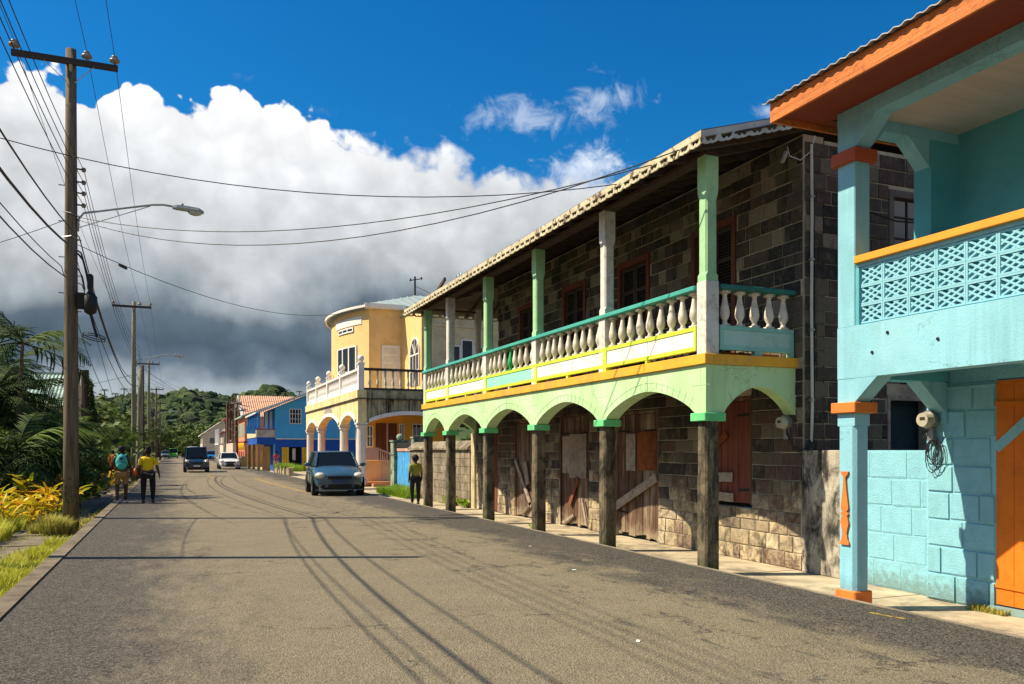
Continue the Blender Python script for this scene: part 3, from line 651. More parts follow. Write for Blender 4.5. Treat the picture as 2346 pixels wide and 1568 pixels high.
# --- ground-floor doors of vertical boards
def board_door(y0, y1, z0, z1, m, n, frame=None, hinges=(), label=None, x=XW + .03, ragged=0, seed=1):
    r = random.Random(seed); d = empty_part('door', SH, (x, (y0 + y1) / 2, z0), label); w = (y1 - y0) / n
    for k in range(n):
        a = y0 + k * w; zb = z0 + (r.uniform(0, ragged) if ragged else 0.01)
        dx = r.uniform(-.006, .006); MB().box((x - .022 + dx, a + .004, zb), (x + .01 + dx, a + w - .004, z1 - .01)).build('board', m, d)
    fb = MB(); fm = frame or m_door
    fb.box((x - .05, y0 - .06, z0), (x + .03, y0 - .001, z1 + .06)).box((x - .05, y1 + .001, z0), (x + .03, y1 + .06, z1 + .06)).box((x - .048, y0, z1), (x + .03, y1, z1 + .058)).build('frame', fm, d)
    MB().box((x + .02, y0, z0), (x + .04, y1, z1)).build('backing', m_dark, d)
    for (hy, hz, hl) in hinges: MB().bar((x - .03, hy, hz), (x - .03, hy + hl, hz - .01), .006, .035).build('strap_hinge', m_iron, d)
    return d
def empty_part(name, parent, loc, label=None):
    o = bpy.data.objects.new(name, None); COL.objects.link(o); o.parent = parent
    off = Vector((0, 0, 0)); q = parent
    while q is not None: off += q.location; q = q.parent
    o.location = Vector(loc) - off; o.empty_display_size = .1
    if label: o['label'] = label
    return o
d1 = board_door(10.51, 11.69, .76, 2.38, m_door2, 8, hinges=((10.52, 2.16, .32), (10.52, .98, .3), (11.68, 2.16, -.3)), label='brown boarded shutter with two pale boards nailed on', seed=3)
MB().bar((XW - .03, 11.75, 1.15), (XW - .03, 10.92, 1.17), .02, .15).build('nailed_board', m_plank, d1); MB().bar((XW - .03, 11.7, .86), (XW - .03, 10.9, .84), .02, .14).build('nailed_board', m_plank, d1)
MB().bar((XW - .04, 11.6, 1.55), (XW - .04, 11.05, 1.86), .02, .10).build('nailed_board', m_rust, d1)
d2 = board_door(13.18, 14.64, GZ + .03, 2.30, m_door, 11, hinges=((13.2, 1.98, .42), (14.62, 1.98, -.42), (14.62, .38, -.35)), label='tall board door with rusty plate and slanting grey plank', ragged=.08, seed=4)
MB().box((XW - .02, 13.20, 1.22), (XW - .004, 13.86, 1.96)).build('rusty_plate', m_rust, d2)
MB().box((XW - .02, 13.95, 1.20), (XW - .006, 14.3, 1.92)).build('pale_board', m_plank, d2)
MB().bar((XW - .06, 13.12, 1.10), (XW - .06, 14.78, .42), .03, .16).build('slanting_plank', m_plank, d2)
d3 = board_door(15.93, 17.27, GZ + .03, 2.36, m_door, 10, hinges=((15.95, 1.98, .4), (17.25, 1.98, -.4)), label='board door patched with a stained plywood sheet', ragged=.06, seed=5)
MB().box((XW - .025, 16.0, .98), (XW - .006, 16.82, 1.96)).build('plywood_sheet', m_ply, d3); MB().box((XW - .02, 16.83, 1.08), (XW - .006, 17.18, 1.92)).build('pale_board', m_plank, d3)
MB().bar((XW - .05, 16.35, .98), (XW - .05, 16.75, .38), .025, .12).build('slanting_plank', m_door2, d3); MB().bar((XW - .06, 16.12, .55), (XW - .06, 15.9, -.02), .03, .07).build('loose_stick', m_plank, d3); MB().bar((XW - .05, 17.1, -.06), (XW - .05, 16.55, .16), .03, .06).build('loose_stick', m_plank, d3)
d4 = board_door(18.81, 19.99, GZ + .03, 2.30, m_door, 9, label='board door with loose planks leaning across it', ragged=.05, seed=6)
MB().bar((XW - .05, 19.95, 1.35), (XW - .05, 18.9, .20), .03, .12).build('slanting_plank', m_plank, d4); MB().bar((XW - .06, 19.3, 1.30), (XW - .06, 19.1, .75), .03, .2).build('slanting_plank', m_plank, d4); MB().bar((XW - .05, 19.5, -.02), (XW - .05, 18.85, .32), .03, .09).build('slanting_plank', m_door, d4)
d5 = board_door(21.31, 22.1, GZ + .03, 2.1, m_door2, 6, label='narrow red-brown board door at the far end', seed=7)
# --- upper doors: frame, louvred leaves, transom
for k, (a, b, z0, z1) in enumerate(UP_H):
    d = empty_part('door', SH, (XW, (a + b) / 2, z0)); x = XW + .02
    MB().box((x - .07, a, z0), (x + .03, a + .10, z1)).box((x - .07, b - .10, z0), (x + .03, b, z1)).box((x - .068, a + .1, z1 - .12), (x + .03, b - .1, z1)).build('frame', m_frame, d)
    for j in range(2):
        p = a + .10 + j * (b - a - .2) / 2; q = p + (b - a - .2) / 2
        leaf = MB(); leaf.box((x - .01, p + .01, z0), (x + .02, p + .07, z1 - .13)); leaf.box((x - .01, q - .07, z0), (x + .02, q - .01, z1 - .13))
        for zz in (z0, z0 + 1.0, z0 + 1.75, z1 - .2): leaf.box((x - .008, p + .071, zz), (x + .018, q - .071, zz + .07))
        leaf.build('door_leaf', m_louvre, d)
    sl = MB(); z = z0 + .1
    while z < z1 - .22: sl.bar((x + .008, a + .12, z), (x + .008, b - .12, z), .03, .008, (0, .0, 1)); z += .05
    sl.build('louvre_slats', m_louvre, d)['kind'] = 'stuff'
    MB().box((x + .04, a, z0), (x + .06, b, z1)).build('backing', m_dark, d)
    if k in (1, 2): MB().box((x - .03, a + .12, 3.6), (x - .012, b - .12, 4.02)).build('pale_board', m_ply, d)
# --- windows in the side wall
w1 = empty_part('window', SH, (10.4, WY1, 4.15))
MB().box((9.9, WY1 - .04, 4.15), (9.99, WY1 + .1, 5.5)).box((9.99, WY1 - .04, 5.40), (11.0, WY1 + .1, 5.5)).box((10.93, WY1 - .04, 4.15), (11.0, WY1 + .1, 5.399)).build('frame', mat('grey_wood_frame', (.14, .12, .10), .9, .2, wood=(9, 9, 2), bump=.3), w1)
mb = MB()
for x in (10.0, 10.30, 10.61, 10.89): mb.box((x, WY1 + .02, 4.15), (x + .03, WY1 + .05, 5.4))
for z in (4.45, 4.78, 5.10, 5.37): mb.box((10.03, WY1 + .022, z), (10.9, WY1 + .048, z + .03))
mb.build('glazing_bars', m_louvre, w1)
for i, x in enumerate((10.03, 10.33, 10.64)):
    for z in (4.15, 4.48, 4.81, 5.13): MB().box((x, WY1 + .033, z), (x + .27, WY1 + .037, z + .3)).build('pane', m_glass, w1)
MB().box((9.95, WY1 + .2, 4.1), (11, WY1 + .25, 5.5)).build('backing', m_dark, w1)
w2 = empty_part('window', SH, (10.3, WY1, .9), 'unglazed dark opening with a thin grey wood frame')
MB().box((9.87, WY1 - .03, .9), (9.93, WY1 + .1, 2.42)).box((9.93, WY1 - .03, 2.35), (10.75, WY1 + .1, 2.42)).box((10.69, WY1 - .03, .9), (10.75, WY1 + .1, 2.349)).build('frame', m_plank, w2)
MB().box((9.9, WY1 + .2, .85), (10.75, WY1 + .25, 2.42)).build('backing', mat('dark_teal_interior', (.012, .04, .055), .8, bump=0), w2)
# --- conduit, meter, lamp and loose leads at the near corner
cp = MB(); cx_ = 8.41; cp.tube([(cx_, WY1 - .05, 5.95), (cx_ + .01, WY1 - .05, 5.0), (cx_, WY1 - .05, 3.6), (cx_ + .015, WY1 - .05, 2.2), (cx_, WY1 - .05, 1.72)], .022, 8)
cp.build('conduit', mat('off_white_plastic', (.62, .60, .54), .5, .06, bump=0), SH)
for z in (5.2, 4.3, 3.3, 2.3): MB().box((cx_ - .035, WY1 - .08, z), (cx_ + .035, WY1 - .02, z + .025)).build('pipe_clip', m_steel, SH)
tg = MB(); random.seed(4)
for k in range(4):
    P = [(8.40 + random.uniform(-.02, .02), WY1 - .06, 1.75 - k * .02), (8.3, WY1 - .08, 1.62 - k * .03), (8.22, WY1 + .1, 1.66 - k * .02), (8.24, WY1 + .28, 1.85 + k * .03)]
    tg.tube(P, .006, 5)
tg.tube([(8.44, WY1 - .05, 5.9), (8.46, WY1 - .06, 4.2), (8.45, WY1 - .06, 2.0), (8.42, WY1 - .07, 1.72)], .009, 5)
tg.build('loose_leads', m_cable, SH)
def meter(parent, x, y, z, lab=None):
    mt = empty_part('electric_meter', parent, (x, y, z), lab)
    def disc(r0, r1, xa, xb, n=20):
        mb = MB(); vs = [(xa, y + r0 * math.cos(2 * math.pi * k / n), z + r0 * math.sin(2 * math.pi * k / n)) for k in range(n)] + [(xb, y + r1 * math.cos(2 * math.pi * k / n), z + r1 * math.sin(2 * math.pi * k / n)) for k in range(n)]
        return mb.add(vs, [tuple(range(n)), tuple(range(n, 2 * n))[::-1]] + [(k, (k + 1) % n, n + (k + 1) % n, n + k) for k in range(n)])
    disc(.10, .10, x, x - .07).build('meter_can', m_steel, mt); disc(.108, .108, x - .07, x - .085).build('meter_ring', m_steel, mt)
    disc(.092, .078, x - .085, x - .17).build('meter_cover', mat('meter_face', (.50, .47, .36), .25, .1, dirt=((.3, .25, .15), .5, 30), bump=0), mt)
    MB().box((x - .173, y - .04, z - .005), (x - .168, y + .03, z + .03)).build('meter_dial', m_louvre, mt)
    MB().box((x - .05, y - .045, z - .24), (x, y + .045, z - .095)).build('meter_box', m_steel, mt); return mt
meter(SH, XW - .03, 9.62, 2.0)
lp = MB(); lp.tube([(8.0, 9.3, 5.86), (7.95, 9.2, 5.7), (8.05, 9.1, 5.62), (8.2, 9.05, 5.75), (8.22, 9.0, 5.95)], .006, 6); lp.build('curled_lead', m_white, SH)
MB().bar((7.84, 9.22, 5.60), (7.91, 9.22, 5.76), .055, .04).build('flood_lamp', m_plank, SH)
# cable clipped along the near eave
MB().tube([(6.34, 9.4, 5.62), (6.9, 9.0, 5.80), (7.6, 8.98, 6.02), (8.3, 9.0, 6.13)], .014, 5).build('eave_cable', m_cable, SH)
tg = MB()
for k in range(2): tg.tube([(6.35, 10.6, 5.64), (6.42, 10.5 + k * .05, 5.5), (6.5, 10.35 + k * .08, 5.46), (6.58, 10.2 + .1 * k, 5.58)], .005, 4)
tg.build('loose_leads', m_cable, SH)
# stained low wall between the stone corner and the blue house
LWm = mat('black_stained_render', (.46, .42, .34), .95, .2, dirt=((.03, .03, .03), .95, 3.0), streak=((.018, .018, .018), .96, (2.2, 2.2, .8)), bump=.5)
LW = MB(); LW.box((8.25, 8.47, GZ), (8.6, 9.30, 1.6)); tag(LW.build('yard_wall', LWm, None, bevel=.01), 'short black-stained rendered wall beside the stone corner', 'wall')
LW2 = empty('yard_wall', (8.3, 7.7, GZ), 'low turquoise block wall joining the blue house to the stained wall', 'wall')
BLUEWALL = LW2
# grey garden wall beyond the arcade
GW = empty('garden_wall', (8.2, 26, GZ), 'tall grey stained block wall with sloping coping seen through the far arches', 'wall')
m_gw = mat('streaked_block_wall', (.30, .25, .18), .95, .18, dirt=((.11, .09, .06), .8, 2.5), streak=((.09, .075, .055), .9), bump=.4, rnd=.08)
MB().box((8.22, 23.34, GZ - .2), (8.45, 30.1, 1.6)).build('core', m_gw, GW)
for j in range(7):
    z0 = GZ + j * .245; off = (j % 2) * .22; y = 23.34 - off
    while y < 30.1:
        a, b = max(y, 23.34), min(y + .44, 30.1)
        if b - a > .05: MB().box((8.205, a + .006, z0 + .006), (8.22, b - .006, z0 + .239)).build('block', m_gw, GW)
        y += .44
y = 23.34
while y < 30.0: MB().prism([(8.12, 1.62), (8.55, 1.62), (8.55, 1.9), (8.40, 1.9), (8.12, 1.68)], 'y', y + .008, min(y + 1.2, 30.1) - .008).build('coping_stone', m_gw, GW); y += 1.2
# ================================================================== turquoise house at the right edge
BH = empty('turquoise_house', (7.6, 4.5, GZ), 'turquoise and orange two-storey house with lattice balcony at the right edge', 'building')
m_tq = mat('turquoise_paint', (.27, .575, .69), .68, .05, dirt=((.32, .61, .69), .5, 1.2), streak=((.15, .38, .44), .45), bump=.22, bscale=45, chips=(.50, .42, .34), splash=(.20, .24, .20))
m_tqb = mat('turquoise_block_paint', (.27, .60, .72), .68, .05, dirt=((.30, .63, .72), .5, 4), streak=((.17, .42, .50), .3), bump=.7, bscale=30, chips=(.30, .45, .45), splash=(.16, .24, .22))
m_tqd = mat('shaded_turquoise_paint', (.10, .40, .46), .62, .06, dirt=((.15, .46, .52), .5, 1.4), bump=.12)  # same turquoise with the shade of interior and side parts in its colour
m_org = mat('orange_paint', (.72, .21, .04), .65, .07, dirt=((.62, .15, .03), .5, 5), bump=.1)
m_orail = mat('orange_rail_paint', (.88, .34, .035), .55, .04, bump=.08)
m_fas = mat('orange_fascia_board', (.60, .18, .04), .65, .2, wood=(30, 1.0, 22), dirt=((.25, .06, .02), .6, 14), chips=(.12, .06, .04), bump=.5)
m_odoor = mat('orange_door_paint', (.80, .19, .012), .6, .05, dirt=((.45, .10, .01), .35, 10), bump=.15)
m_ceil = mat('pale_pink_ceiling', (.62, .50, .43), .7, .05, wood=(1, 12, 1), bump=.2)
m_tin = mat('galvanised_roof_sheet', (.42, .42, .40), .5, .1, metallic=.4, bump=.05)
BX, BW, BY, BY2 = 6.74, 8.12, 6.79, 7.04
def pillar_b(y0, y1, base=True):
    x0, x1 = BX, BX + .215
    def sh(a, b, e):
        pts = [(x0 + e, y0), (x1 - e, y0), (x1, y0 + e), (x1, y1 - e), (x1 - e, y1), (x0 + e, y1), (x0, y1 - e), (x0, y0 + e)]
        return MB().prism(pts, 'z', a, b)
    sh(GZ, 1.86, .035).build('pillar', m_tq, BH); sh(1.862, 1.998, .004).build('pillar_head', m_tq, BH)
    MB().box((x0 - .02, y0 - .02, GZ - .05), (x1 + .02, y1 + .02, .09)).build('pillar_base', m_org, BH, bevel=.012)
    MB().box((x0 - .05, y0 - .05, 2.0), (x1 + .06, y1 + .05, 2.115)).build('pillar_capital', m_org, BH, bevel=.008)
    sh(2.932, 4.69, .010).build('upper_pillar', m_tq, BH)
    MB().box((x0 - .05, y0 - .05, 4.69), (x1 + .06, y1 + .05, 4.83)).build('pillar_capital', mat('dark_orange_paint', (.42, .085, .03), .6, .06, bump=.1), BH, bevel=.008)
pillar_b(BY, BY2); pillar_b(3.0, 3.25)
# orange baluster emblem standing proud of the pillar's street face (flat cut-out board)
prof = [(0, .042), (.03, .042), (.07, .030), (.16, .020), (.24, .030), (.30, .040), (.37, .030), (.395, .022), (.41, .034), (.43, .036), (.455, .020), (.48, .034), (.52, .036), (.60, .030), (.78, .016), (.90, .010), (.93, .012), (.96, .030), (1.0, .036)]
pe = [(BY + .128 - w * 1.5, .58 + t * .79) for t, w in prof] + [(BY + .128 + w * 1.5, .58 + t * .79) for t, w in prof[::-1]]
MB().prism(pe, 'x', BX - .022, BX - .001).build('baluster_emblem', m_org, BH)
# lower ring beam with chamfered brackets, balcony wall
def brkt(u_post, u_in, z0, z1, plane, c0, c1, m):
    """triangle bracket from post face (u_post) towards u_in"""
    pts = [(u_post, z0), (u_in, z1), (u_post, z1)]
    return MB().prism(pts, 'x' if plane == 'x' else 'y', c0, c1).build('bracket', m, BH)
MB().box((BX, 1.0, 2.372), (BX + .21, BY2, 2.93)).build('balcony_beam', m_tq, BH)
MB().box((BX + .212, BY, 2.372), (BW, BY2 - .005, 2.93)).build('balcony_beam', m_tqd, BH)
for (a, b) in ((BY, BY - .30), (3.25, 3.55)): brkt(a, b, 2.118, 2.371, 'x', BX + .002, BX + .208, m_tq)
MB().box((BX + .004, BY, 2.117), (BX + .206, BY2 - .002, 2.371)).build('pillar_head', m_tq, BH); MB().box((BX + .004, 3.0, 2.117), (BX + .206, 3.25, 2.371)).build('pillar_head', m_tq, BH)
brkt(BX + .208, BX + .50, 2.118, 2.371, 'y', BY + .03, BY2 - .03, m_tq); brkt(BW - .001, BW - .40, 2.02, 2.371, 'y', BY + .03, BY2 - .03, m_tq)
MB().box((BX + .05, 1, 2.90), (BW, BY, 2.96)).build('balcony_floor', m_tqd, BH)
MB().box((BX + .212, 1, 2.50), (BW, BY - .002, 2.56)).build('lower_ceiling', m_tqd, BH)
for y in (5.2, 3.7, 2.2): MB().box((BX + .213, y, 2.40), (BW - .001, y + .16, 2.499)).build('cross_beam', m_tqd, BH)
for (yy, zz) in ((6.55, 2.62), (5.75, 2.66), (6.35, 2.80)): MB().tube([(BX - .012, yy, zz), (BX + .02, yy, zz)], .016, 8).build('drain_hole', m_dark, BH)
# lattice of pierced blocks
def breeze():
    mb = MB(); W_, H_, T = .318, .198, .07; e = .018
    mb.box((0, 0, 0), (T, e, H_)).box((0, W_ - e, 0), (T, W_, H_)).box((0, e, 0), (T, W_ - e, e)).box((0, e, H_ - e), (T, W_ - e, H_))
    a, b, c, d = e, W_ - e, e, H_ - e; w = .019; x0, x1 = .008, T - .008
    def dbar(p, q): mb.bar((x0 + (x1 - x0) / 2, p[0], p[1]), (x0 + (x1 - x0) / 2, q[0], q[1]), w, x1 - x0, (1, 0, 0))
    cy, cz = W_ / 2, H_ / 2
    for s in (-1, 1):
        for o in (-.105, 0, .105):
            pts = []
            # line through (cy+o, cz) with slope s*k clipped to the frame
            k = (d - c) / (b - a) * 1.0 * s
            ys = sorted([a, b, cy + o + (c - cz) / k, cy + o + (d - cz) / k])
            y1, y2 = ys[1], ys[2]; dbar((y1, cz + k * (y1 - cy - o)), (y2, cz + k * (y2 - cy - o)))
    return mb.mesh('breeze_block', m_tq)
bb = breeze(); y = BY - .02
while y > 1.2:
    for j in range(3): inst('breeze_block', bb, BH, (BX + .035, y - .32, 2.945 + j * .2))
    y -= .322
MB().box((BX + .02, 1.0, 3.547), (BX + .13, BY - .001, 3.585)).build('lattice_cap', m_tq, BH)
MB().box((BX - .02, 1.0, 3.587), (BX + .17, BY - .002, 3.665)).build('handrail', m_orail, BH, bevel=.006)
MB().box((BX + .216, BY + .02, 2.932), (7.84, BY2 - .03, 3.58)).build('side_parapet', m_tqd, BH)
MB().box((BX + .012, BY - .045, 2.93), (BX + .034, BY - .002, 3.54)).build('lattice_edge', m_tqd, BH)
# upper ring beam and brackets
MB().box((BX, 1.0, 5.12), (BX + .21, BY2, 5.27)).build('upper_beam', m_tq, BH)
MB().box((BX + .212, BY + .02, 5.08), (8.3, BY2 - .002, 5.27)).build('upper_beam', m_tq, BH)
MB().box((BX + .004, BY + .002, 4.831), (BX + .206, BY2 - .002, 5.119)).build('pillar_head', m_tq, BH); MB().box((BX + .004, 3.0, 4.831), (BX + .206, 3.25, 5.119)).build('pillar_head', m_tq, BH)
for (a, b) in ((BY + .002, BY - .30), (3.25, 3.55)): brkt(a, b, 4.832, 5.119, 'x', BX + .006, BX + .204, m_tq)
brkt(BX + .208, BX + .45, 4.832, 5.079, 'y', BY + .03, BY2 - .03, m_tq); brkt(7.86, 7.55, 4.78, 5.079, 'y', BY + .03, BY2 - .03, m_tq)
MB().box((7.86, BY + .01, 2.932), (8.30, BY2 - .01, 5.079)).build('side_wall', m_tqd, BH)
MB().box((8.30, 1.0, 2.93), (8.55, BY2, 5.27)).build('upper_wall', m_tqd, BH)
MB().box((BX + .212, 1.0, 5.2), (8.299, BY + .018, 5.24)).build('ceiling', m_ceil, BH)
# ground-floor wall of rough painted blocks, door, mouldings
MB().box((BW + .02, 5.0, GZ - .1), (BW + .3, 7.10, 2.5)).box((BW + .02, 1.0, GZ - .1), (BW + .3, 4.2, 2.5)).box((BW + .02, 4.2, 2.36), (BW + .3, 5.0, 2.5)).build('wall', m_tqb, BH) if False else None
MB().box((BW + .02, 6.22, GZ - .1), (BW + .3, 7.10, 2.5)).box((BW + .02, 1.0, GZ - .1), (BW + .3, 5.2, 2.5)).box((BW + .02, 5.2, 2.36), (BW + .3, 6.22, 2.5)).build('wall', m_tqb, BH)
UB = []
for me in UST[:5]:
    c = me.copy(); c.materials.clear(); c.materials.append(m_tqb); UB.append(c)
def blocks(parent, c, y0, y1, z0, z1, rows, seed, dep=.022, lmin=.34, lmax=.5, meshes=None):
    r = random.Random(seed); h = (z1 - z0) / rows
    for j in range(rows):
        y = y1 + (r.uniform(0, .25) if j % 2 else 0)
        while y > y0 + .02:
            ln = r.uniform(lmin, lmax); a, b = max(y - ln, y0), min(y, y1); y -= ln
            if b - a > .06: inst('block', (meshes or UB)[r.randrange(5)], parent, (c + .002, a + .006, z0 + j * h + .006), (0, 0, 0), (dep * r.uniform(.6, 1.25), b - a - .012, h - .012))
blocks(BH, BW + .02, 6.22, 7.08, GZ, 2.36, 8, 4)
blocks(BH, BW + .02, 3.4, 5.2, GZ, 2.36, 8, 6)
MB().box((BW - .02, 6.80, 1.9), (BW - .001, 6.87, 2.36)).box((BW - .02, 6.20, 2.28), (BW - .002, 6.799, 2.31)).build('moulding', m_tq, BH)
dr = empty_part('door', BH, (BW, 5.7, GZ), 'tall orange board door with turquoise diagonal brace')
for k in range(5): MB().box((BW + .02, 5.2 + k * .204 + .003, GZ + .08), (BW + .06, 5.2 + (k + 1) * .204 - .003, 2.34)).build('board', m_odoor, dr)
MB().bar((BW + .01, 6.21, 1.62), (BW + .01, 5.45, 2.25), .02, .10).build('diagonal_brace', m_tq, dr)
MB().bar((BW + .01, 6.22, .16), (BW + .01, 5.85, .15), .012, .04).bar((BW + .01, 6.22, 2.1), (BW + .01, 5.85, 2.08), .012, .05).build('strap_hinge', m_odoor, dr)
MB().box((BW - .05, 5.18, GZ), (BW + .08, 6.25, GZ + .06)).build('door_sill', m_tq, dr)
meter(BH, BW + .0, 7.0, 1.95, 'round electric meter with a tangle of black wire below')
cl = MB(); r = random.Random(5)
for k in range(7):
    dy = r.uniform(-.12, .06); dz = r.uniform(-.40, -.22)
    pts = [(BW - .05 - .02 * math.sin(a), 6.95 + dy * .5 + math.sin(a) * (.05 + .02 * k % .04), 1.72 + dz * .5 + math.cos(a) * dz * .5) for a in [2 * math.pi * i / 14 for i in range(15)]]
    cl.tube(pts, .0055, 5, False)
cl.tube([(BW - .04, 7.0, 1.9), (BW - .08, 7.06, 1.74), (BW - .06, 7.12, 1.62), (BW - .05, 7.05, 1.7)], .007, 5)
cl.build('loose_leads', m_cable, BH)
# fascia, soffit, corrugated roof
FX, FY = 6.10, 7.37
MB().box((FX, 1.0, 5.21), (FX + .03, FY, 5.41)).build('fascia_board', m_fas, BH)
MB().prism([(FX + .031, 5.21), (9.2, 5.21 + .0), (9.2, 5.41 + .3), (FX + .031, 5.41)], 'y', FY - .03, FY).build('fascia_board', m_fas, BH)
MB().box((FX + .031, 1.0, 5.272), (BX + .6, FY - .031, 5.30)).build('soffit', mat('orange_soffit', (.24, .045, .018), .6, .08, wood=(3, 1, 1), bump=.15), BH)
cg = MB(); n = 200; ys = [1.0 + (FY + .06 - 1.0) * k / n for k in range(n + 1)]; vs = []
for y in ys:
    w = .011 * math.sin(y * 2 * math.pi / .13)
    vs += [(FX - .06, y, 5.415 + w), (FX - .06, y, 5.425 + w), (9.6, y, 6.36 + w), (9.6, y, 6.35 + w)]
cg.add(vs, [(4 * i + a, 4 * i + 4 + a, 4 * i + 4 + (a + 1) % 4, 4 * i + (a + 1) % 4) for i in range(n) for a in range(4)])
cg.build('roof', m_tin, BH, smooth=False)
MB().tube([(6.2, 7.4, 5.28), (6.4, 7.42, 5.33), (6.73, 7.2, 5.30), (7.0, 7.1, 5.22)], .012, 5).build('eave_lead', m_cable, BH)
# cable drooping behind the upper opening, across the passage
MB().tube([(8.9, 9.2, 5.9), (8.75, 9.1, 5.4), (8.9, 9.0, 5.05), (9.5, 8.8, 4.85), (10.2, 8.4, 4.75), (11, 8, 4.7)], .012, 5).build('drooping_lead', m_cable, SH)
# low turquoise yard wall
MB().box((BW + .13, 7.102, GZ), (BW + .4, 8.46, 1.6)).build('core', m_tqb, BLUEWALL)
blocks(BLUEWALL, BW + .13, 7.104, 8.455, GZ, 1.59, 5, 9, dep=.008, lmin=.38, lmax=.6)
# weeds at the door step
# ================================================================== yellow corner house with round bay, arcade and roof terrace
YH = empty('yellow_house', (10, 45, 0), 'pale yellow house with rounded bay, white arcade columns and terrace balustrade', 'building')
m_yel_w = mat('butter_yellow_paint', (.80, .68, .36), .8, .05, dirt=((.50, .40, .20), .5, 1.1), streak=((.42, .30, .12), .75), bump=.15)
m_bay = mat('apricot_paint', (.80, .54, .24), .75, .04, chips=(.45, .33, .2), dirt=((.70, .42, .16), .5, 1.4), bump=.12)
m_or_in = mat('amber_wall_paint', (.78, .40, .05), .75, .05, bump=.1)
m_colw = mat('white_column_paint', (.72, .67, .62), .7, .05, streak=((.4, .33, .28), .35), bump=.1)
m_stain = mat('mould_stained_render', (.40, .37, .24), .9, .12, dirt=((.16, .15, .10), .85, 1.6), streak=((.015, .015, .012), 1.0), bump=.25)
m_blackrail = mat('mouldy_black_rail', (.06, .05, .045), .9, .3, dirt=((.25, .22, .16), .5, 6), bump=.3)
m_trim = mat('white_trim_paint', (.80, .78, .76), .7, .04, dirt=((.4, .38, .34), .4, 4), bump=.1)
m_pink = mat('pink_rail_paint', (.58, .36, .28), .65, .06, bump=.05)
m_brown = mat('dark_brown_door', (.13, .045, .022), .6, .2, wood=(10, 10, 1), bump=.2)
m_cream = mat('cream_wall_paint', (.62, .54, .34), .85, .06, dirt=((.40, .33, .2), .6, 1.5), bump=.15)
CX = 8.0; CY = [37.7, 41.8, 48.6, 52.9]
for y in CY:
    MB().lathe((CX, y, 0), [(.27, 0), (.27, .22), (.22, .26), (.215, .5), (.20, 2.62), (.25, 2.66), (.25, 2.74), (.22, 2.78)], 18).build('column', m_colw, YH, smooth=False)
    MB().box((CX - .26, y - .26, 2.78), (CX + .26, y + .26, 2.86)).build('column_capital', m_colw, YH)
YA = [(37.95, 41.55, 3.28), (42.05, 48.35, 3.42), (48.85, 52.65, 3.28)]
def ell(s): return max(0.0, 1 - abs(s) ** 2.0) ** .85
arch_wall('x', 37.46, 53.2, YA, 3.98, CX - .2, CX + .2, 2.862).build('street_arches', m_yel_w, YH)
arch_wall('y', CX + .202, 13.0, [(CX + .30, 12.3, 3.25)], 3.98, 37.5, 37.9, 2.862).build('side_arch', m_stain, YH)
def arch_trim(plane, ua, ub, zp, c, zs=2.862, w=.17, d=.05):
    mb = MB(); n = 24; P = lambda u, cc, z: (cc, u, z) if plane == 'x' else (u, cc, z)
    pr = [(ua + (ub - ua) * k / n, zs + (zp - zs) * ell(-1 + 2 * k / n)) for k in range(n + 1)]
    for a, b in zip(pr, pr[1:]):
        mb.add([P(a[0], c, a[1] - .01), P(b[0], c, b[1] - .01), P(b[0], c, b[1] + w), P(a[0], c, a[1] + w), P(a[0], c - d, a[1] - .01), P(b[0], c - d, b[1] - .01), P(b[0], c - d, b[1] + w), P(a[0], c - d, a[1] + w)], [(4, 5, 6, 7), (0, 1, 5, 4), (3, 7, 6, 2)])
    return mb.build('arch_trim', m_trim, YH)
for ua, ub, zp in YA: arch_trim('x', ua, ub, zp, CX - .201)
arch_trim('y', CX + .3, 12.3, 3.25, 37.499)
MB().box((CX - .24, 37.42, 3.985), (CX + .2, 53.3, 4.35)).build('terrace_band', m_yel_w, YH)
MB().box((CX + .202, 37.42, 3.985), (13.0, 37.8, 4.35)).build('terrace_band', m_stain, YH)
MB().box((CX - .28, 37.38, 3.94), (13.0, 53.3, 3.983)).build('cornice', m_blackrail, YH)
# blind half-round niche over the middle arch
MB().prism([(44.0, 3.5), (46.4, 3.5), (46.4, 3.72)] + [(45.2 + 1.0 * math.cos(a), 3.72 + .5 * math.sin(a)) for a in [math.pi * k / 10 for k in range(11)]] + [(44.0, 3.72)], 'x', CX - .206, CX - .19).build('niche', mat('grey_niche', (.33, .29, .27), .9, .08), YH)
MB().box((CX + .2, 37.8, 4.2), (13, 53.2, 4.36)).build('terrace_floor', m_cream, YH)
# terrace balustrade
PYT = [37.6, 42.1, 45.9, 49.6, 53.1]
for y in PYT:
    MB().box((CX - .17, y - .13, 4.352), (CX + .09, y + .13, 5.62)).box((CX - .2, y - .16, 5.52), (CX + .12, y + .16, 5.58)).build('terrace_post', m_trim, YH)
    MB().lathe((CX - .04, y, 5.62), [(.06, 0), (.09, .03), (.14, .12), (.15, .18), (.12, .27), (.04, .33)], 14).build('post_ball', m_trim, YH, smooth=True)
MB().box((CX - .14, 37.74, 4.353), (CX + .06, 53, 4.66)).build('balustrade_plinth', m_trim, YH); MB().box((CX - .16, 37.74, 5.26), (CX + .08, 53, 5.36)).build('balustrade_rail', m_trim, YH)
def bal2(m, H=.6):
    mb = MB(); mb.lathe((0, 0, 0), [(.05, 0), (.05, .03), (.035, .06), (.065, .15), (.075, .22), (.05, .34), (.033, .46), (.045, .55), (.05, H)], 8); return mb.mesh('baluster', m, True)
b1 = bal2(m_trim); b2 = bal2(mat('cream_baluster_paint', (.66, .60, .44), .7, .06, dirt=((.2, .17, .12), .5, 8), bump=.1), .8)
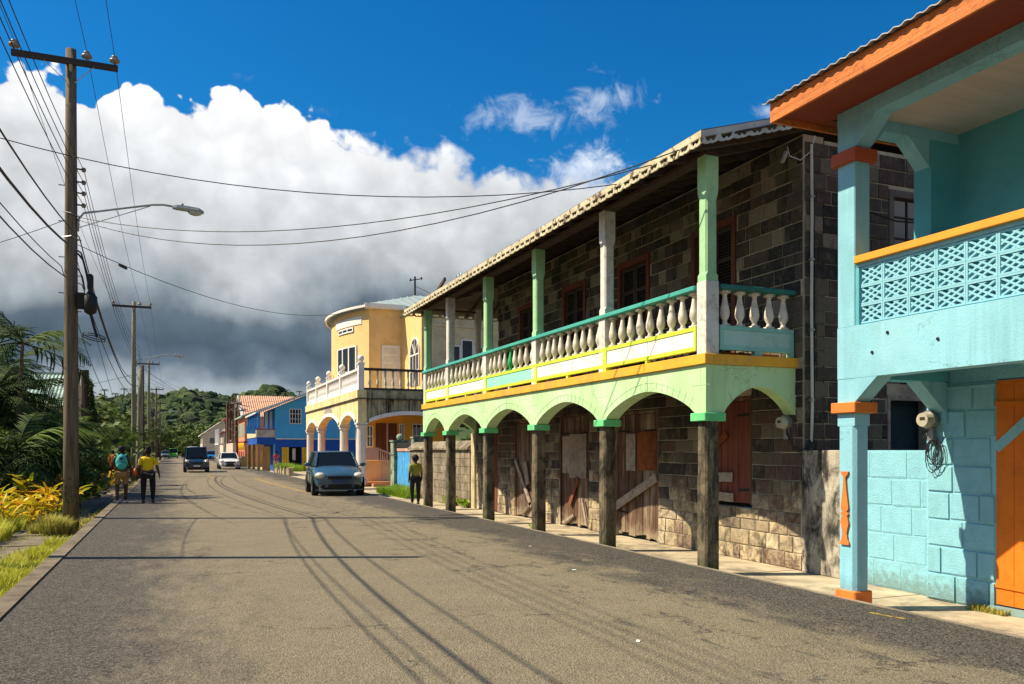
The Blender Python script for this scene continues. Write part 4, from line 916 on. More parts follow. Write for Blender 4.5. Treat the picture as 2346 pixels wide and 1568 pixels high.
for a, b in zip(PYT, PYT[1:]):
    n = int((b - a - .4) / .27)
    for k in range(n): inst('baluster', b1, YH, (CX - .04, a + .2 + (b - a - .4) * (k + .5) / n, 4.66))
MB().box((CX + .1, 37.5, 5.26), (13, 37.7, 5.37)).build('balustrade_rail', m_blackrail, YH); MB().box((CX + .1, 37.5, 4.353), (13, 37.7, 4.46)).build('balustrade_plinth', m_blackrail, YH)
for k in range(14): inst('baluster', b2, YH, (8.38 + k * .36, 37.6, 4.461))
# interior of the arcade
MB().box((8.9, 41.0, 0), (13, 41.3, 3.9)).build('porch_wall', m_or_in, YH); MB().box((10.9, 41.3, 0), (11.2, 53, 3.9)).build('porch_wall', m_cream, YH)
MB().box((8.2, 37.5, .0), (13, 53, .13)).build('porch_floor', mat('orange_tile', (.62, .22, .06), .6, .1, bump=.1), YH)
MB().box((8.3, 40.6, .131), (13, 41.0, 1.12)).box((8.3, 38.7, .131), (9.2, 40.6, 1.12)).build('porch_landing', m_bay, YH)
MB().box((8.2, 37.9, 3.86), (10.9, 53, 3.93)).build('porch_ceiling', m_bay, YH)
def win(parent, plane, c, u0, u1, z0, z1, nx, nz, fm, t=.05, s=-1, name='window'):
    w = empty_part(name, parent, (c, (u0 + u1) / 2, z0) if plane == 'x' else ((u0 + u1) / 2, c, z0))
    B = (lambda a, b, p, q, zz0, zz1, mb: mb.box((min(a, b), p, zz0), (max(a, b), q, zz1))) if plane == 'x' else (lambda a, b, p, q, zz0, zz1, mb: mb.box((p, min(a, b), zz0), (q, max(a, b), zz1)))
    f = MB(); o = c + s * .045
    B(c, o, u0, u0 + t, z0, z1, f); B(c, o, u1 - t, u1, z0, z1, f); B(c, o, u0 + t, u1 - t, z0, z0 + t, f); B(c, o, u0 + t, u1 - t, z1 - t, z1, f); f.build('frame', fm, w)
    g = MB()
    for k in range(1, nx): u = u0 + (u1 - u0) * k / nx; B(c + s * .006, c + s * .035, u - t * .35, u + t * .35, z0 + t, z1 - t, g)
    for k in range(1, nz): z = z0 + (z1 - z0) * k / nz; B(c + s * .006, c + s * .033, u0 + t, u1 - t, z - t * .35, z + t * .35, g)
    if g.v: g.build('glazing_bars', fm, w)
    p = MB(); B(c + s * .002, c + s * .01, u0 + t * .9, u1 - t * .9, z0 + t * .9, z1 - t * .9, p); p.build('pane', m_glass, w); return w
win(YH, 'y', 40.998, 8.95, 9.30, 1.75, 2.85, 2, 2, m_trim); win(YH, 'y', 40.998, 10.62, 10.90, 1.75, 2.95, 2, 2, m_trim); win(YH, 'y', 40.998, 11.3, 12.0, 1.75, 2.95, 3, 2, m_trim)
for a, b in ((9.42, 9.95), (10.05, 10.5)): 
    d = MB().box((a, 40.94, 1.12), (b, 40.99, 2.95)).build('porch_door', m_brown, YH)
MB().box((9.96, 40.9, 1.12), (10.04, 40.99, 2.95)).build('door_post', m_pink, YH)
# stair with pink balustrade
for k in range(6): MB().box((9.2 + k * .2, 38.8, .131), (9.4 + k * .2, 40.59, 1.12 - (k + 1) * .15)).build('step', m_bay, YH)
MB().prism([(9.2, .132), (10.5, .132), (10.5, .18), (9.2, 1.02)], 'y', 38.66, 38.79).build('stair_side_wall', m_cream, YH)
MB().bar((9.0, 38.6, 1.66), (10.45, 38.6, 1.12), .07, .07).bar((9.0, 38.6, 1.12), (10.45, 38.6, .42), .05, .05).build('stair_rail', m_pink, YH)
for k in range(17):
    x = 9.03 + k * .085; MB().bar((x, 38.6, 1.12 - (x - 9) * .483), (x, 38.6, 1.66 - (x - 9) * .372), .028, .028).build('stair_baluster', m_pink, YH)
MB().box((10.45, 38.53, .13), (10.58, 38.67, 1.3)).build('newel_post', m_pink, YH)
MB().box((8.35, 38.52, 1.13), (9.0, 38.6, 1.72)).build('landing_parapet', m_pink, YH)
# interior street-side details seen between the columns
MB().box((10.84, 43.0, .8), (10.899, 45.6, 2.75)).build('white_door_panel', m_trim, YH); MB().box((10.83, 46.5, .14), (10.899, 48.2, 2.7)).build('stained_door', mat('stained_board', (.28, .22, .10), .9, .2, streak=((.1, .07, .04), .7)), YH)
# upper storey: bay of curved wall, flat return wall, wing with arched window
R_, cxx, cyy = 9.3, 17.5, 45.7; th0 = math.asin(4.2 / 9.3)
arcpts = [(cxx - R_ * math.cos(a), cyy + R_ * math.sin(a)) for a in [-th0 + 2 * th0 * k / 22 for k in range(23)]]
def arc_wall(z0, z1, off, k0, k1, name, m, th=.25):
    mb = MB(); P = [(cxx - (R_ + off) * math.cos(a), cyy + (R_ + off) * math.sin(a), cxx - (R_ + off - th) * math.cos(a), cyy + (R_ + off - th) * math.sin(a)) for a in [-th0 + 2 * th0 * k / 22 for k in (k0 + (k1 - k0) * j / 22 for j in range(23))]]
    for a, b in zip(P, P[1:]):
        mb.add([(a[0], a[1], z0), (b[0], b[1], z0), (b[0], b[1], z1), (a[0], a[1], z1), (a[2], a[3], z0), (b[2], b[3], z0), (b[2], b[3], z1), (a[2], a[3], z1)], [(0, 3, 2, 1), (4, 5, 6, 7), (0, 1, 5, 4), (3, 7, 6, 2)])
    a, b = P[0], P[-1]; mb.add([(a[0], a[1], z0), (a[2], a[3], z0), (a[2], a[3], z1), (a[0], a[1], z1)], [(0, 1, 2, 3)]); mb.add([(b[0], b[1], z0), (b[2], b[3], z0), (b[2], b[3], z1), (b[0], b[1], z1)], [(3, 2, 1, 0)])
    return mb.build(name, m, YH)
arc_wall(4.36, 8.75, 0, 0, 22, 'bay_wall', m_bay)
XA, YAA = arcpts[0]
MB().box((XA + .05, YAA + .01, 4.36), (11.2, YAA + .3, 8.75)).build('return_wall', m_bay, YH)
MB().box((10.9, 37.85, 4.36), (11.2, YAA, 8.4)).build('wing_wall', m_bay, YH)
MB().box((11.2, 37.85, 4.36), (17, 38.1, 8.4)).build('wing_wall', m_cream, YH)
MB().box((11.25, 37.80, 4.36), (11.5, 37.849, 8.3)).box((11.5, 37.80, 7.5), (17, 37.849, 7.62)).build('wing_moulding', m_cream, YH)
# windows on the bay following its curve
def arc_win(k0, k1, z0, z1, nx, nz, plain=None):
    w = empty_part('window', YH, (cxx - R_, cyy, z0)); 
    def seg(ka, kb, za, zb, off, name, m): 
        o = arc_wall(za, zb, off, ka, kb, name, m, .06); o.parent = w; o.location = -Vector(w.location) - YH.location; return o
    if plain: seg(k0, k1, z0, z1, .03, 'panel', plain); return
    seg(k0, k1, z0, z1, .02, 'pane', m_glass); t = (k1 - k0) * .045
    for j in range(nx + 1):
        k = k0 + (k1 - k0 - t) * j / nx; seg(k, k + t, z0, z1, .05, 'glazing_bar', m_trim)
    for j in range(nz + 1):
        z = z0 + (z1 - z0 - .07) * (j if j < 1 else (.33 if j == 1 and nz == 2 else 1)); seg(k0, k1, z, z + .07, .048, 'glazing_bar', m_trim)
arc_win(2.6, 8.6, 5.0, 7.0, 3, 2); arc_win(3.4, 8.2, 7.72, 7.98, 3, 1)
arc_wall(8.05, 8.45, .03, 1.5, 9.5, 'white_panel', m_trim, .06)
MB().box((9.85, YAA - .05, 4.5), (10.8, YAA + .005, 6.95)).build('shutter_door', m_trim, YH)
for z in (4.9, 5.3, 5.7, 6.1, 6.5): MB().box((9.95, YAA - .065, z), (10.7, YAA - .051, z + .3)).build('door_panel', m_colw, YH)
# arched window in the wing, facing the street
aw = empty_part('arched_window', YH, (10.9, 38.9, 5)); ring = [(38.9 + .78 * math.cos(a), 6.25 + .78 * math.sin(a)) for a in [math.pi * k / 14 for k in range(15)]]
MB().prism([(38.12, 4.7), (39.68, 4.7)] + ring, 'x', 10.88, 10.90).build('pane', m_glass, aw)
fr_ = MB(); pts3 = [(10.86, y, z) for y, z in [(39.68, 4.7)] + ring + [(38.12, 4.7)]]
for a, b in zip(pts3, pts3[1:]): fr_.bar(a, b, .07, .07, (1, 0, 0))
for y in (38.64, 39.16): fr_.bar((10.86, y, 4.7), (10.86, y, 6.25), .05, .05)
fr_.bar((10.86, 38.12, 6.22), (10.86, 39.68, 6.22), .06, .06); fr_.bar((10.86, 38.12, 5.45), (10.86, 39.68, 5.45), .05, .05)
for a in (50, 90, 130): fr_.bar((10.86, 38.9, 6.25), (10.86, 38.9 + .76 * math.cos(rad(a)), 6.25 + .76 * math.sin(rad(a))), .04, .04)
fr_.build('frame', m_trim, aw)
# triple window in the wing facing the camera
win(YH, 'y', 37.848, 12.35, 12.85, 5.2, 6.65, 1, 1, m_trim, .07); win(YH, 'y', 37.848, 12.86, 13.5, 5.0, 6.95, 1, 1, m_trim, .07); win(YH, 'y', 37.848, 13.51, 14.0, 5.2, 6.65, 1, 1, m_trim, .07)
# eaves and hipped metal roof
arc_wall(8.80, 8.94, .36, -.4, 22.4, 'eave_fascia', m_trim, .1)
mb = MB(); E = [(cxx - (R_ + .38) * math.cos(a), cyy + (R_ + .38) * math.sin(a), 8.945) for a in [-th0 * 1.04 + 2.08 * th0 * k / 22 for k in range(23)]]
mb.add(E + [(12.9, 46, 10.45)], [(k, k + 1, 23) for k in range(22)]); mb.add([E[0], (17, E[0][1], 8.97), (17, 46, 10.45), (12.9, 46, 10.45)], [(0, 1, 2, 3)]); mb.add([(12.9, 46, 10.45), (17, 46, 10.45), (17, E[-1][1], 8.97), E[-1]], [(0, 1, 2, 3)])
m_lroof = mat('pale_blue_roof_sheet', (.36, .44, .44), .5, .06, wood=(14, .2, .2), bump=.1)
mb.build('roof', m_lroof, YH)
mb = MB()
for k in range(14):
    x = 9.3 + k * .55; z1 = 8.99; mb.bar((x, E[0][1] - .0, 8.99), (x if x > 12.9 else 9.0 + (x - 9.0) * 1.0 + 0, 46 if x > 12.9 else E[0][1] + (x - 9.0) / 3.9 * 4.6, 10.47 if x > 12.9 else 8.96 + (x - 9.0) / 3.9 * 1.5), .04, .03)
mb.build('roof_seams', m_lroof, YH)
MB().box((XA - .3, YAA - .45, 8.78), (11.0, YAA - .38, 8.98)).box((XA - .2, YAA - .38, 8.76), (11.2, YAA + .1, 8.80)).build('eave_fascia', m_trim, YH)
MB().box((10.7, 37.55, 8.42), (17, 38.3, 8.52)).box((10.8, 38.3, 8.42), (17, YAA, 8.50)).build('wing_roof', m_lroof, YH)
MB().box((11.5, 38.2, 8.52), (12.1, 38.8, 8.95)).build('chimney', m_cream, YH)
MB().box((8.4, 37.0, -.1), (12.6, 37.44, .10)).build('front_step', mat('porch_step', (.50, .22, .10), .8, .1), YH)
# gate with dark stone pier
GP = empty('gate_pier', (8.75, 33.6, -.1), 'mossy dark square gate pier with flat cap beside the blue gate', 'gate pier')
m_pier = mat('mossy_green_render', (.30, .38, .27), .95, .15, dirt=((.04, .045, .035), .95, 4), streak=((.03, .03, .025), .8), bump=.4)
MB().box((8.42, 33.3, -.2), (9.05, 33.9, 1.95)).build('shaft', m_pier, GP); MB().box((8.38, 33.26, 1.952), (9.1, 33.94, 2.02)).build('cap', m_pier, GP); MB().box((8.39, 33.27, 1.42), (8.418, 33.93, 1.5)).build('band', m_pier, GP)
MB().ball((8.75, 33.6, 2.14), (.16, .16, .15), 10, 7).build('cap_stone', m_pier, GP)
GT = empty('blue_gate', (8.75, 32.1, -.1), 'bright blue sheet metal gate between two dark piers', 'gate')
m_gblue = mat('gate_blue_paint', (.06, .34, .72), .6, .1, dirt=((.25, .50, .75), .6, 5), streak=((.04, .2, .5), .4), bump=.1)
for k in range(6): MB().box((8.55, 30.95 + k * .385, -.02 + .03 * (k % 2)), (8.59, 30.95 + (k + 1) * .385 - .012, 1.52)).build('gate_sheet', m_gblue, GT)
MB().box((8.53, 30.95, 1.56), (8.6, 33.25, 1.68)).build('gate_rail', mat('pinkish_rail', (.55, .32, .24), .8, .1), GT)
MB().box((8.5, 30.9, 1.72), (8.62, 33.28, 1.9)).build('gate_beam', m_iron, GT)
tag(MB().box((8.45, 30.4, -.2), (8.75, 30.8, 2.05)).box((8.42, 30.37, 2.052), (8.78, 30.83, 2.12)).build('gate_pier', m_pier, None), 'second dark gate pier, half hidden behind the farthest green pillar', 'gate pier')
# ================================================================== houses further down the street
m_cobalt = mat('cobalt_wall_paint', (.05, .26, .66), .7, .06, dirt=((.06, .28, .62), .5, .8), bump=.05)
m_azure = mat('azure_wall_paint', (.07, .40, .74), .7, .05, dirt=((.08, .38, .68), .5, .8), bump=.05)
m_deepb = mat('royal_blue_paint', (.01, .09, .42), .7, .06, bump=.05)
m_salmon = mat('salmon_wall_paint', (.72, .28, .15), .75, .06, dirt=((.60, .22, .12), .5, .9), bump=.05)
m_yw = mat('yellow_shutter_paint', (.70, .46, .02), .65, .06, bump=.05)
m_wood = mat('plain_tan_boards', (.42, .26, .08), .8, .12, wood=(6, 6, .6), bump=.1)
m_rw = mat('pale_rooftrim', (.62, .64, .62), .6, .05, bump=0)
m_gr = mat('pale_green_roof', (.36, .48, .38), .6, .06, bump=0)
m_or_roof = mat('salmon_roof_sheet', (.54, .30, .19), .6, .06, bump=0)
m_maroon = mat('maroon_trim', (.22, .02, .03), .7, .1, bump=0)
HB = empty('blue_house', (8, 72, 0), 'bright blue two-storey house with gallery and yellow shutters behind the yellow house', 'building')
MB().prism([(7.55, 2.5), (16, 2.5), (16, 6.0), (11.5, 6.72), (7.55, 5.0)], 'y', 68.0, 77).build('upper_wall', m_azure, HB)
MB().box((7.55, 68.0, -.1), (8.63, 77, 2.498)).box((9.6, 68.0, -.1), (16, 77, 2.498)).box((8.63, 68.0, 1.86), (9.6, 77, 2.498)).build('lower_wall', m_deepb, HB)
MB().box((8.63, 68.6, -.1), (9.6, 68.7, 1.86)).build('doorway_backing', m_dark, HB)
MB().box((8.95, 68.5, .8), (9.2, 68.55, 1.75)).build('inner_window', m_trim, HB)
MB().box((7.6, 67.94, 2.46), (16, 67.998, 2.56)).build('string_course', m_rw, HB)
for a, b in ((8.05, 8.6), (9.62, 10.2)):
    for k in range(3): MB().box((a + (b - a) * k / 3 + .01, 67.9, -.02), (a + (b - a) * (k + 1) / 3 - .01, 67.96, 1.84)).build('shutter', m_yw, HB)
win(HB, 'y', 67.998, 8.66, 9.58, 3.7, 4.92, 4, 3, m_trim, .05)
MB().prism([(6.0, 4.46), (11.5, 6.78), (11.5, 6.92), (6.0, 4.60)], 'y', 67.4, 77.3).prism([(11.5, 6.78), (16.5, 6.0), (16.5, 6.12), (11.5, 6.92)], 'y', 67.4, 77.3).build('roof', m_rw, HB)
# gallery
MB().box((6.18, 68.0, 2.08), (7.54, 77, 2.62)).build('gallery_beam', m_deepb, HB)
MB().box((6.16, 67.98, 2.63), (7.54, 68.06, 3.22)).build('balcony_panel', mat('mottled_panel', (.55, .45, .38), .8, .15, dirt=((.3, .35, .5), .6, 6)), HB)
MB().box((6.14, 68.07, 2.63), (6.2, 77, 3.22)).build('balcony_panel', m_cream, HB)
MB().box((6.12, 67.96, 3.23), (7.56, 68.1, 3.3)).box((6.12, 68.1, 3.23), (6.24, 77, 3.3)).build('handrail', m_maroon, HB)
for k in range(6): MB().box((6.18, 68.0 + k * 1.76, 3.31), (6.42, 68.24 + k * 1.76, 4.62)).build('gallery_post', m_cobalt, HB)
for k in range(3): MB().box((6.18, 68.0 + k * 4.3, -.1), (6.40, 68.24 + k * 4.3, 2.079)).build('gallery_pillar', m_wood, HB)
MB().box((7.42, 68.0, -.1), (7.549, 68.2, 2.079)).build('corner_strip', m_azure, HB)
for k in range(2): MB().box((6.9 + k * .35, 69.1, 2.63), (7.1 + k * .35, 69.2, 4.7)).build('upper_door', m_trim, HB)
MB().box((6.6, 68.3, -.1), (7.2, 68.4, 1.9)).build('lower_door', m_wood, HB)
MB().box((5.35, 68.3, 2.9), (6.1, 68.42, 3.55)).build('sign_board', m_gblue, HB)
# salmon house
HS = empty('salmon_house', (8, 91, 0), 'salmon pink two-storey house with yellow zigzag frieze past the blue house', 'building')
MB().box((6.62, 86, -.1), (14, 94, 4.9)).build('wall', m_salmon, HS)
MB().box((6.56, 85.94, 2.36), (14, 94, 2.5)).build('floor_band', m_maroon, HS)
MB().prism([(6.25, 4.86), (10, 6.3), (10, 6.42), (6.25, 5.0)], 'y', 85.2, 94).build('roof', m_gr, HS)
for k in range(8): MB().prism([(86.1 + k * .95, 2.35), (87.05 + k * .95, 2.35), (86.57 + k * .95, 1.6)], 'x', 6.55, 6.6).build('frieze_tooth', m_yw, HS)
for k in range(4): MB().box((6.57, 86.6 + k * 1.9, 3.0), (6.62, 87.6 + k * 1.9, 4.3)).build('shutter', m_gr, HS)
for k in range(3): MB().box((6.57, 87.0 + k * 2.4, -.1), (6.62, 88.0 + k * 2.4, 1.5)).build('door', m_maroon, HS)
MB().box((6.0, 84.9, -.1), (6.9, 85.1, 1.0)).box((6.0, 85.1, -.1), (6.05, 86, 1.0)).build('porch_screen', m_wood, HS)
# large roof with grey gable behind
HR = empty('big_roof_house', (9, 100, 0), 'old house with a large corrugated salmon roof and grey gable behind the salmon one', 'building')
rb = MB()
for k in range(60):
    x = 7.05 + k * .24; rb.add([(x, 94.4, 5.25), (x + .12, 94.4, 5.33), (x + .24, 94.4, 5.25), (x + .24 - .9 * 0, 100, 7.86), (x + .12, 100, 7.94), (x, 100, 7.86)], [(0, 1, 4, 5), (1, 2, 3, 4)])
rb.build('roof', m_or_roof, HR)
MB().prism([(94.4, 5.2), (100, 7.86), (105.6, 5.2), (105.6, 0), (94.4, 0)], 'x', 7.1, 21).build('gable_wall', mat('grey_gable', (.34, .32, .29), .85, .12, dirt=((.12, .1, .08), .6, .5)), HR)
MB().prism([(94.3, 5.22), (100, 7.92), (105.7, 5.22), (105.7, 5.05), (100, 7.75), (94.3, 5.05)], 'x', 6.9, 7.09).build('barge_board', m_rw, HR)
# burnt-out timber gallery
HG = empty('gallery_ruin', (6.6, 103, 0), 'rusty brown skeleton of a ruined timber gallery over a salmon wall', 'ruin')
m_burnt = mat('burnt_timber', (.12, .06, .035), .9, .3, bump=.2); m_tanb = mat('bleached_timber', (.42, .34, .26), .9, .2)
r = random.Random(8)
for i in range(34):
    x = r.choice((6.1, 6.35, 6.7, 7.0)); y = 96 + r.uniform(0, 12); z = r.uniform(5, 8.0); m = m_burnt if r.random() < .7 else m_tanb
    MB().bar((x, y, 2.4), (x + r.uniform(-.1, .1), y, z), .13, .13).build('upright', m, HG)
for i in range(26):
    y = 96 + r.uniform(0, 9); z = 2.6 + r.randrange(7) * .75; m = m_burnt if r.random() < .6 else m_tanb
    MB().bar((6.1 + r.uniform(0, .3), y, z), (6.1 + r.uniform(0, .9), y + r.uniform(1, 3), z + r.uniform(-.2, .2)), .10, .12).build('cross_rail', m, HG)
for i in range(12):
    z = 2.8 + r.randrange(6) * .8; MB().bar((6.05, 96.0 + r.uniform(0, .6), z), (7.1, 96.0 + r.uniform(0, .6), z + r.uniform(-.3, .3)), .10, .12).build('cross_rail', m_burnt if i % 2 else m_tanb, HG)
MB().box((6.15, 96, -.1), (6.5, 108, 2.4)).build('street_wall', mat('faded_pink_wall', (.62, .50, .42), .8, .1), HG); MB().box((6.5, 96, -.1), (7.0, 96.2, 2.4)).build('end_wall', m_maroon, HG)
# row of small houses beyond
def small_house(name, label, x0, x1, y0, y1, ze, zr, mw, mr, trim, gallery=0, win_n=3, over=.4):
    h = empty(name, ((x0 + x1) / 2, y0, 0), label, 'building', 'small houses at the far end of the street')
    MB().box((x0, y0, -.3), (x1, y1, ze)).build('wall', mw, h)
    xc = (x0 + x1) / 2
    MB().prism([(x0 - over, ze - .1), (xc, zr), (x1 + over, ze - .1), (x1 + over, ze + .02), (xc, zr + .14), (x0 - over, ze + .02)], 'y', y0 - over, y1 + over).build('roof', mr, h)
    MB().prism([(x0, ze), (x1, ze), (xc, zr)], 'y', y0, y0 + .2).build('gable', mw, h)
    sx = x0 - .02 if x0 > 0 else x1 + .02
    for k in range(win_n):
        y = y0 + (y1 - y0) * (k + .5) / win_n; MB().box((sx - .03, y - .5, ze - 1.5), (sx + .03, y + .5, ze - .45)).build('window', trim, h)
    for k in range(2):
        x = x0 + (x1 - x0) * (k + .5) / 2; MB().box((x - .4, y0 - .04, ze - 1.5), (x + .4, y0 - .005, ze - .5)).build('window', trim, h)
    if gallery:
        for k in range(5): MB().box((x0 - 1.3, y0 + (y1 - y0) * k / 4 - .08, 0), (x0 - 1.15, y0 + (y1 - y0) * k / 4 + .08, ze)).build('gallery_post', trim, h)
        MB().box((x0 - 1.35, y0, 2.3), (x0, y1, 2.45)).build('gallery_floor', trim, h)
    return h
m_pk = mat('rose_wall_paint', (.62, .18, .20), .8, .08, bump=0); m_be = mat('beige_wall_paint', (.62, .55, .42), .8, .08, bump=0); m_gb = mat('grey_blue_wall', (.36, .42, .45), .8, .08, bump=0); m_rr = mat('red_roof_sheet', (.42, .09, .07), .7, .1, bump=0); m_gs = mat('grey_roof_sheet', (.40, .40, .38), .7, .1, bump=0); m_wg = mat('window_grey', (.10, .13, .14), .5, .1, bump=0)
small_house('row_house', 'grey-blue shop house with gallery just beyond the ruined gallery', 6.6, 13, 109, 118, 4.3, 5.2, m_gb, m_gs, m_trim, 1)
small_house('row_house', 'pale beige two-storey house below a rose pink upper block', 6.5, 13, 121, 134, 4.0, 5.0, m_be, m_rr, m_wg, 0)
small_house('row_house', 'house with rose pink upper storey rising above the beige one', 8.0, 15, 136, 146, 6.6, 6.9, m_pk, m_rr, m_wg, 0)
small_house('row_house', 'pale house with white gable roof at the far end of the right side', 5.2, 12, 165, 178, 4.4, 7.0, m_be, m_trim, m_wg, 0)
small_house('row_house', 'low red-roofed house across the far end of the street', 1.0, 9, 262, 270, 2.4, 4.4, m_be, m_rr, m_wg, 0)
small_house('row_house', 'low green-roofed house beside the red-roofed one far away', 8.0, 16, 236, 244, 2.6, 4.8, m_be, m_gr, m_wg, 0)
small_house('row_house', 'pinkish house half hidden behind the roadside palms on the left', -12, -7.2, 92, 101, 3.4, 5.0, mat('pale_pink_wall', (.55, .35, .30), .8, .1), m_rr, m_trim, 0)
small_house('row_house', 'small white cottage behind the palms near the second pole', -10.5, -6.6, 58, 64, 1.9, 3.0, m_be, m_gs, m_wg, 0)
# green corrugated roof behind the palms
HL = empty('green_roof_house', (-9, 69, 0), 'house with pale green corrugated roof behind the dark palms on the left', 'building')
rb = MB()
for k in range(46):
    x = -17.4 + k * .24; rb.add([(x, 64.5, 4.6), (x + .12, 64.5, 4.68), (x + .24, 64.5, 4.6), (x + .24, 70, 7.25), (x + .12, 70, 7.33), (x, 70, 7.25)], [(0, 1, 4, 5), (1, 2, 3, 4)])
rb.build('roof', mat('ribbed_green_roof', (.30, .42, .36), .55, .08, bump=0), HL)
MB().prism([(64.9, -.4), (75, -.4), (75, 4.7), (70, 7.15), (64.9, 4.7)], "x", -17.2, -6.5).build('wall', mat('tan_yellow_wall', (.55, .42, .20), .8, .08), HL)
MB().box((-17.4, 69.9, 7.25), (-6.3, 70.1, 7.4)).build('ridge_cap', m_deepb if False else m_gr, HL)
# planter kerb stones by the yellow house
PLK = empty('stone_planter', (7.2, 60, 0), 'low row of rough planter stones with weeds in front of the blue house', 'planter')
r = random.Random(3)
for k in range(16):
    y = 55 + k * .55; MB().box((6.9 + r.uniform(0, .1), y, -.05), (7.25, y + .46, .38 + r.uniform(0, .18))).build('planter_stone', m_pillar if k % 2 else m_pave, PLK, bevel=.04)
# ================================================================== utility poles, lamps, wires
m_pole = mat('weathered_pole_wood', (.17, .135, .09), .95, .28, wood=(14, 14, .7), streak=((.035, .03, .025), .8), bump=.7)
m_pole2 = mat('green_grey_pole_wood', (.22, .22, .15), .95, .2, wood=(14, 14, .7), streak=((.05, .05, .04), .6), bump=.4)
m_pole3 = mat('dark_brown_pole_wood', (.07, .045, .035), .95, .25, wood=(14, 14, .7), bump=.4)
m_arm = mat('dark_crossarm_wood', (.055, .045, .04), .9, .2, wood=(1, 14, 14), bump=.3)
m_porc = mat('brown_porcelain', (.28, .23, .19), .3, .1, bump=0)
m_lamp = mat('lamp_grey', (.30, .34, .35), .5, .08, bump=0)
m_bowl = mat('lamp_bowl', (.42, .44, .42), .3, .1, bump=0)
def upole(x, y, z0, top, r0, label, m=m_pole, arm=True, lamp=0, lean=(0, 0), pegs=True, group='utility poles along the left side of the street'):
    p = empty('utility_pole', (x, y, z0), label, 'utility pole', group); H = top - z0
    MB().tube([(lean[0] * t, lean[1] * t, H * t - (.3 if t == 0 else 0)) for t in (0, .25, .5, .75, 1)], [r0 * (1 - .36 * t) for t in (0, .25, .5, .75, 1)], 14).build('pole', m, p, smooth=True, local=True)
    lx, ly = lean
    if arm:
        za = H - .32; MB().box((lx - 1.2, ly - .16, za - .07), (lx + 1.0, ly - .06, za + .06)).build('crossarm', m_arm, p, local=True)
        MB().bar((lx - .55, ly - .12, za - .06), (lx - .08, ly - .12, za - .5), .03, .012).bar((lx + .5, ly - .12, za - .06), (lx + .08, ly - .12, za - .5), .03, .012).build('brace', m_steel, p, local=True)
        for ix in (-1.14, .34, .93):
            MB().lathe((lx + ix, ly - .11, za + .06), [(.015, 0), (.015, .07), (.10, .075), (.125, .10), (.11, .14), (.06, .15), (.06, .17), (.075, .18), (.06, .22), (.02, .235)], 12).build('insulator', m_porc, p, smooth=True, local=True)
    if lamp:
        zl = lamp - z0; pts = [(.15, -.05, zl - .78), (.16, -.05, zl - .50), (.27, -.05, zl - .34), (1.0, -.05, zl - .16), (1.75, -.05, zl + .02), (2.0, -.05, zl + .05), (2.22, -.05, zl + .03)]
        MB().tube(pts, .026, 8).build('lamp_arm', m_lamp, p, local=True, smooth=True)
        MB().tube([(.15, -.05, zl - .70), (1.70, -.05, zl - .02)], .010, 6).bar((.95, -.05, zl - .18), (1.02, -.05, zl - .32), .012, .012).build('lamp_stay', m_lamp, p, local=True)
        hd = MB(); secs = [(2.2, .05, .045, 0), (2.3, .085, .07, 0), (2.55, .10, .075, -.01), (2.8, .12, .07, -.03), (2.92, .06, .03, -.05)]; vs = []
        for sx_, w, h, dz in secs: vs += [(sx_, -.05 - w, zl + dz), (sx_, -.05 - w * .7, zl + h + dz), (sx_, -.05 + w * .7, zl + h + dz), (sx_, -.05 + w, zl + dz), (sx_, -.05 + w * .7, zl - h * .5 + dz), (sx_, -.05 - w * .7, zl - h * .5 + dz)]
        hd.add(vs, [(i * 6 + k, i * 6 + (k + 1) % 6, i * 6 + 6 + (k + 1) % 6, i * 6 + 6 + k) for i in range(4) for k in range(6)] + [tuple(range(6))[::-1], tuple(range(24, 30))])
        h = hd.build('lamp_head', m_lamp, p, local=True)
        MB().ball((2.72, -.05, zl - .07), (.17, .10, .075), 10, 6).build('lamp_bowl', m_bowl, p, local=True, smooth=True)
        MB().lathe((2.42, -.05, zl + .06), [(.04, 0), (.04, .05), (.03, .07)], 8).build('photo_cell', m_lamp, p, local=True)
    return p
PX = -2.2
p1 = upole(PX, 21.9, -.34, 11.0, .175, 'nearest weathered timber utility pole standing in grass by the kerb with street lamp', lamp=7.52)
# secondary rack, splice closures, coil and climbing pegs on the nearest pole
def rk(n, w): return n
for z in (8.2, 7.9, 7.64, 7.36):
    MB().bar((.12, -.06, z + .34), (.32, -.06, z + .33), .03, .03).build('spool_bracket', m_iron, p1, local=True)
    MB().lathe((.27, -.06, z + .28), [(.03, 0), (.05, .02), (.03, .05), (.05, .08), (.03, .10)], 10).build('spool_insulator', m_porc, p1, local=True)
for k in range(8): MB().bar((-.13 if k % 2 else .12, 0, 5.2 + k * .42), (-.26 if k % 2 else .22, 0, 5.2 + k * .42), .018, .018).build('climbing_peg', m_iron, p1, local=True)
MB().tube([(.15, -.1, 6.55), (.26, -.14, 6.4), (.34, -.16, 6.05), (.40, -.18, 5.7)], .022, 6).tube([(.15, -.1, 6.2), (.25, -.12, 6.0), (.3, -.14, 5.7)], .016, 6).build('cable_tail', m_cable, p1, local=True)
MB().lathe((.42, -.18, 5.12), [(.05, 0), (.13, .05), (.16, .2), (.15, .42), (.08, .5), (.05, .56), (.07, .62), (.07, .9), (.04, .95)], 12).build('splice_closure', m_cable, p1, local=True, smooth=True)
MB().box((.14, -.22, 5.25), (.30, -.06, 5.62)).build('terminal_box', m_iron, p1, local=True)
cr = MB()
for k in range(2): cr.tube([(.50 + .24 * math.cos(a), -.18 + .14 * math.sin(a), 4.62 - .05 * k + .06 * math.cos(a + 2.4)) for a in [2 * math.pi * i / 18 for i in range(19)]], .012, 5, False)
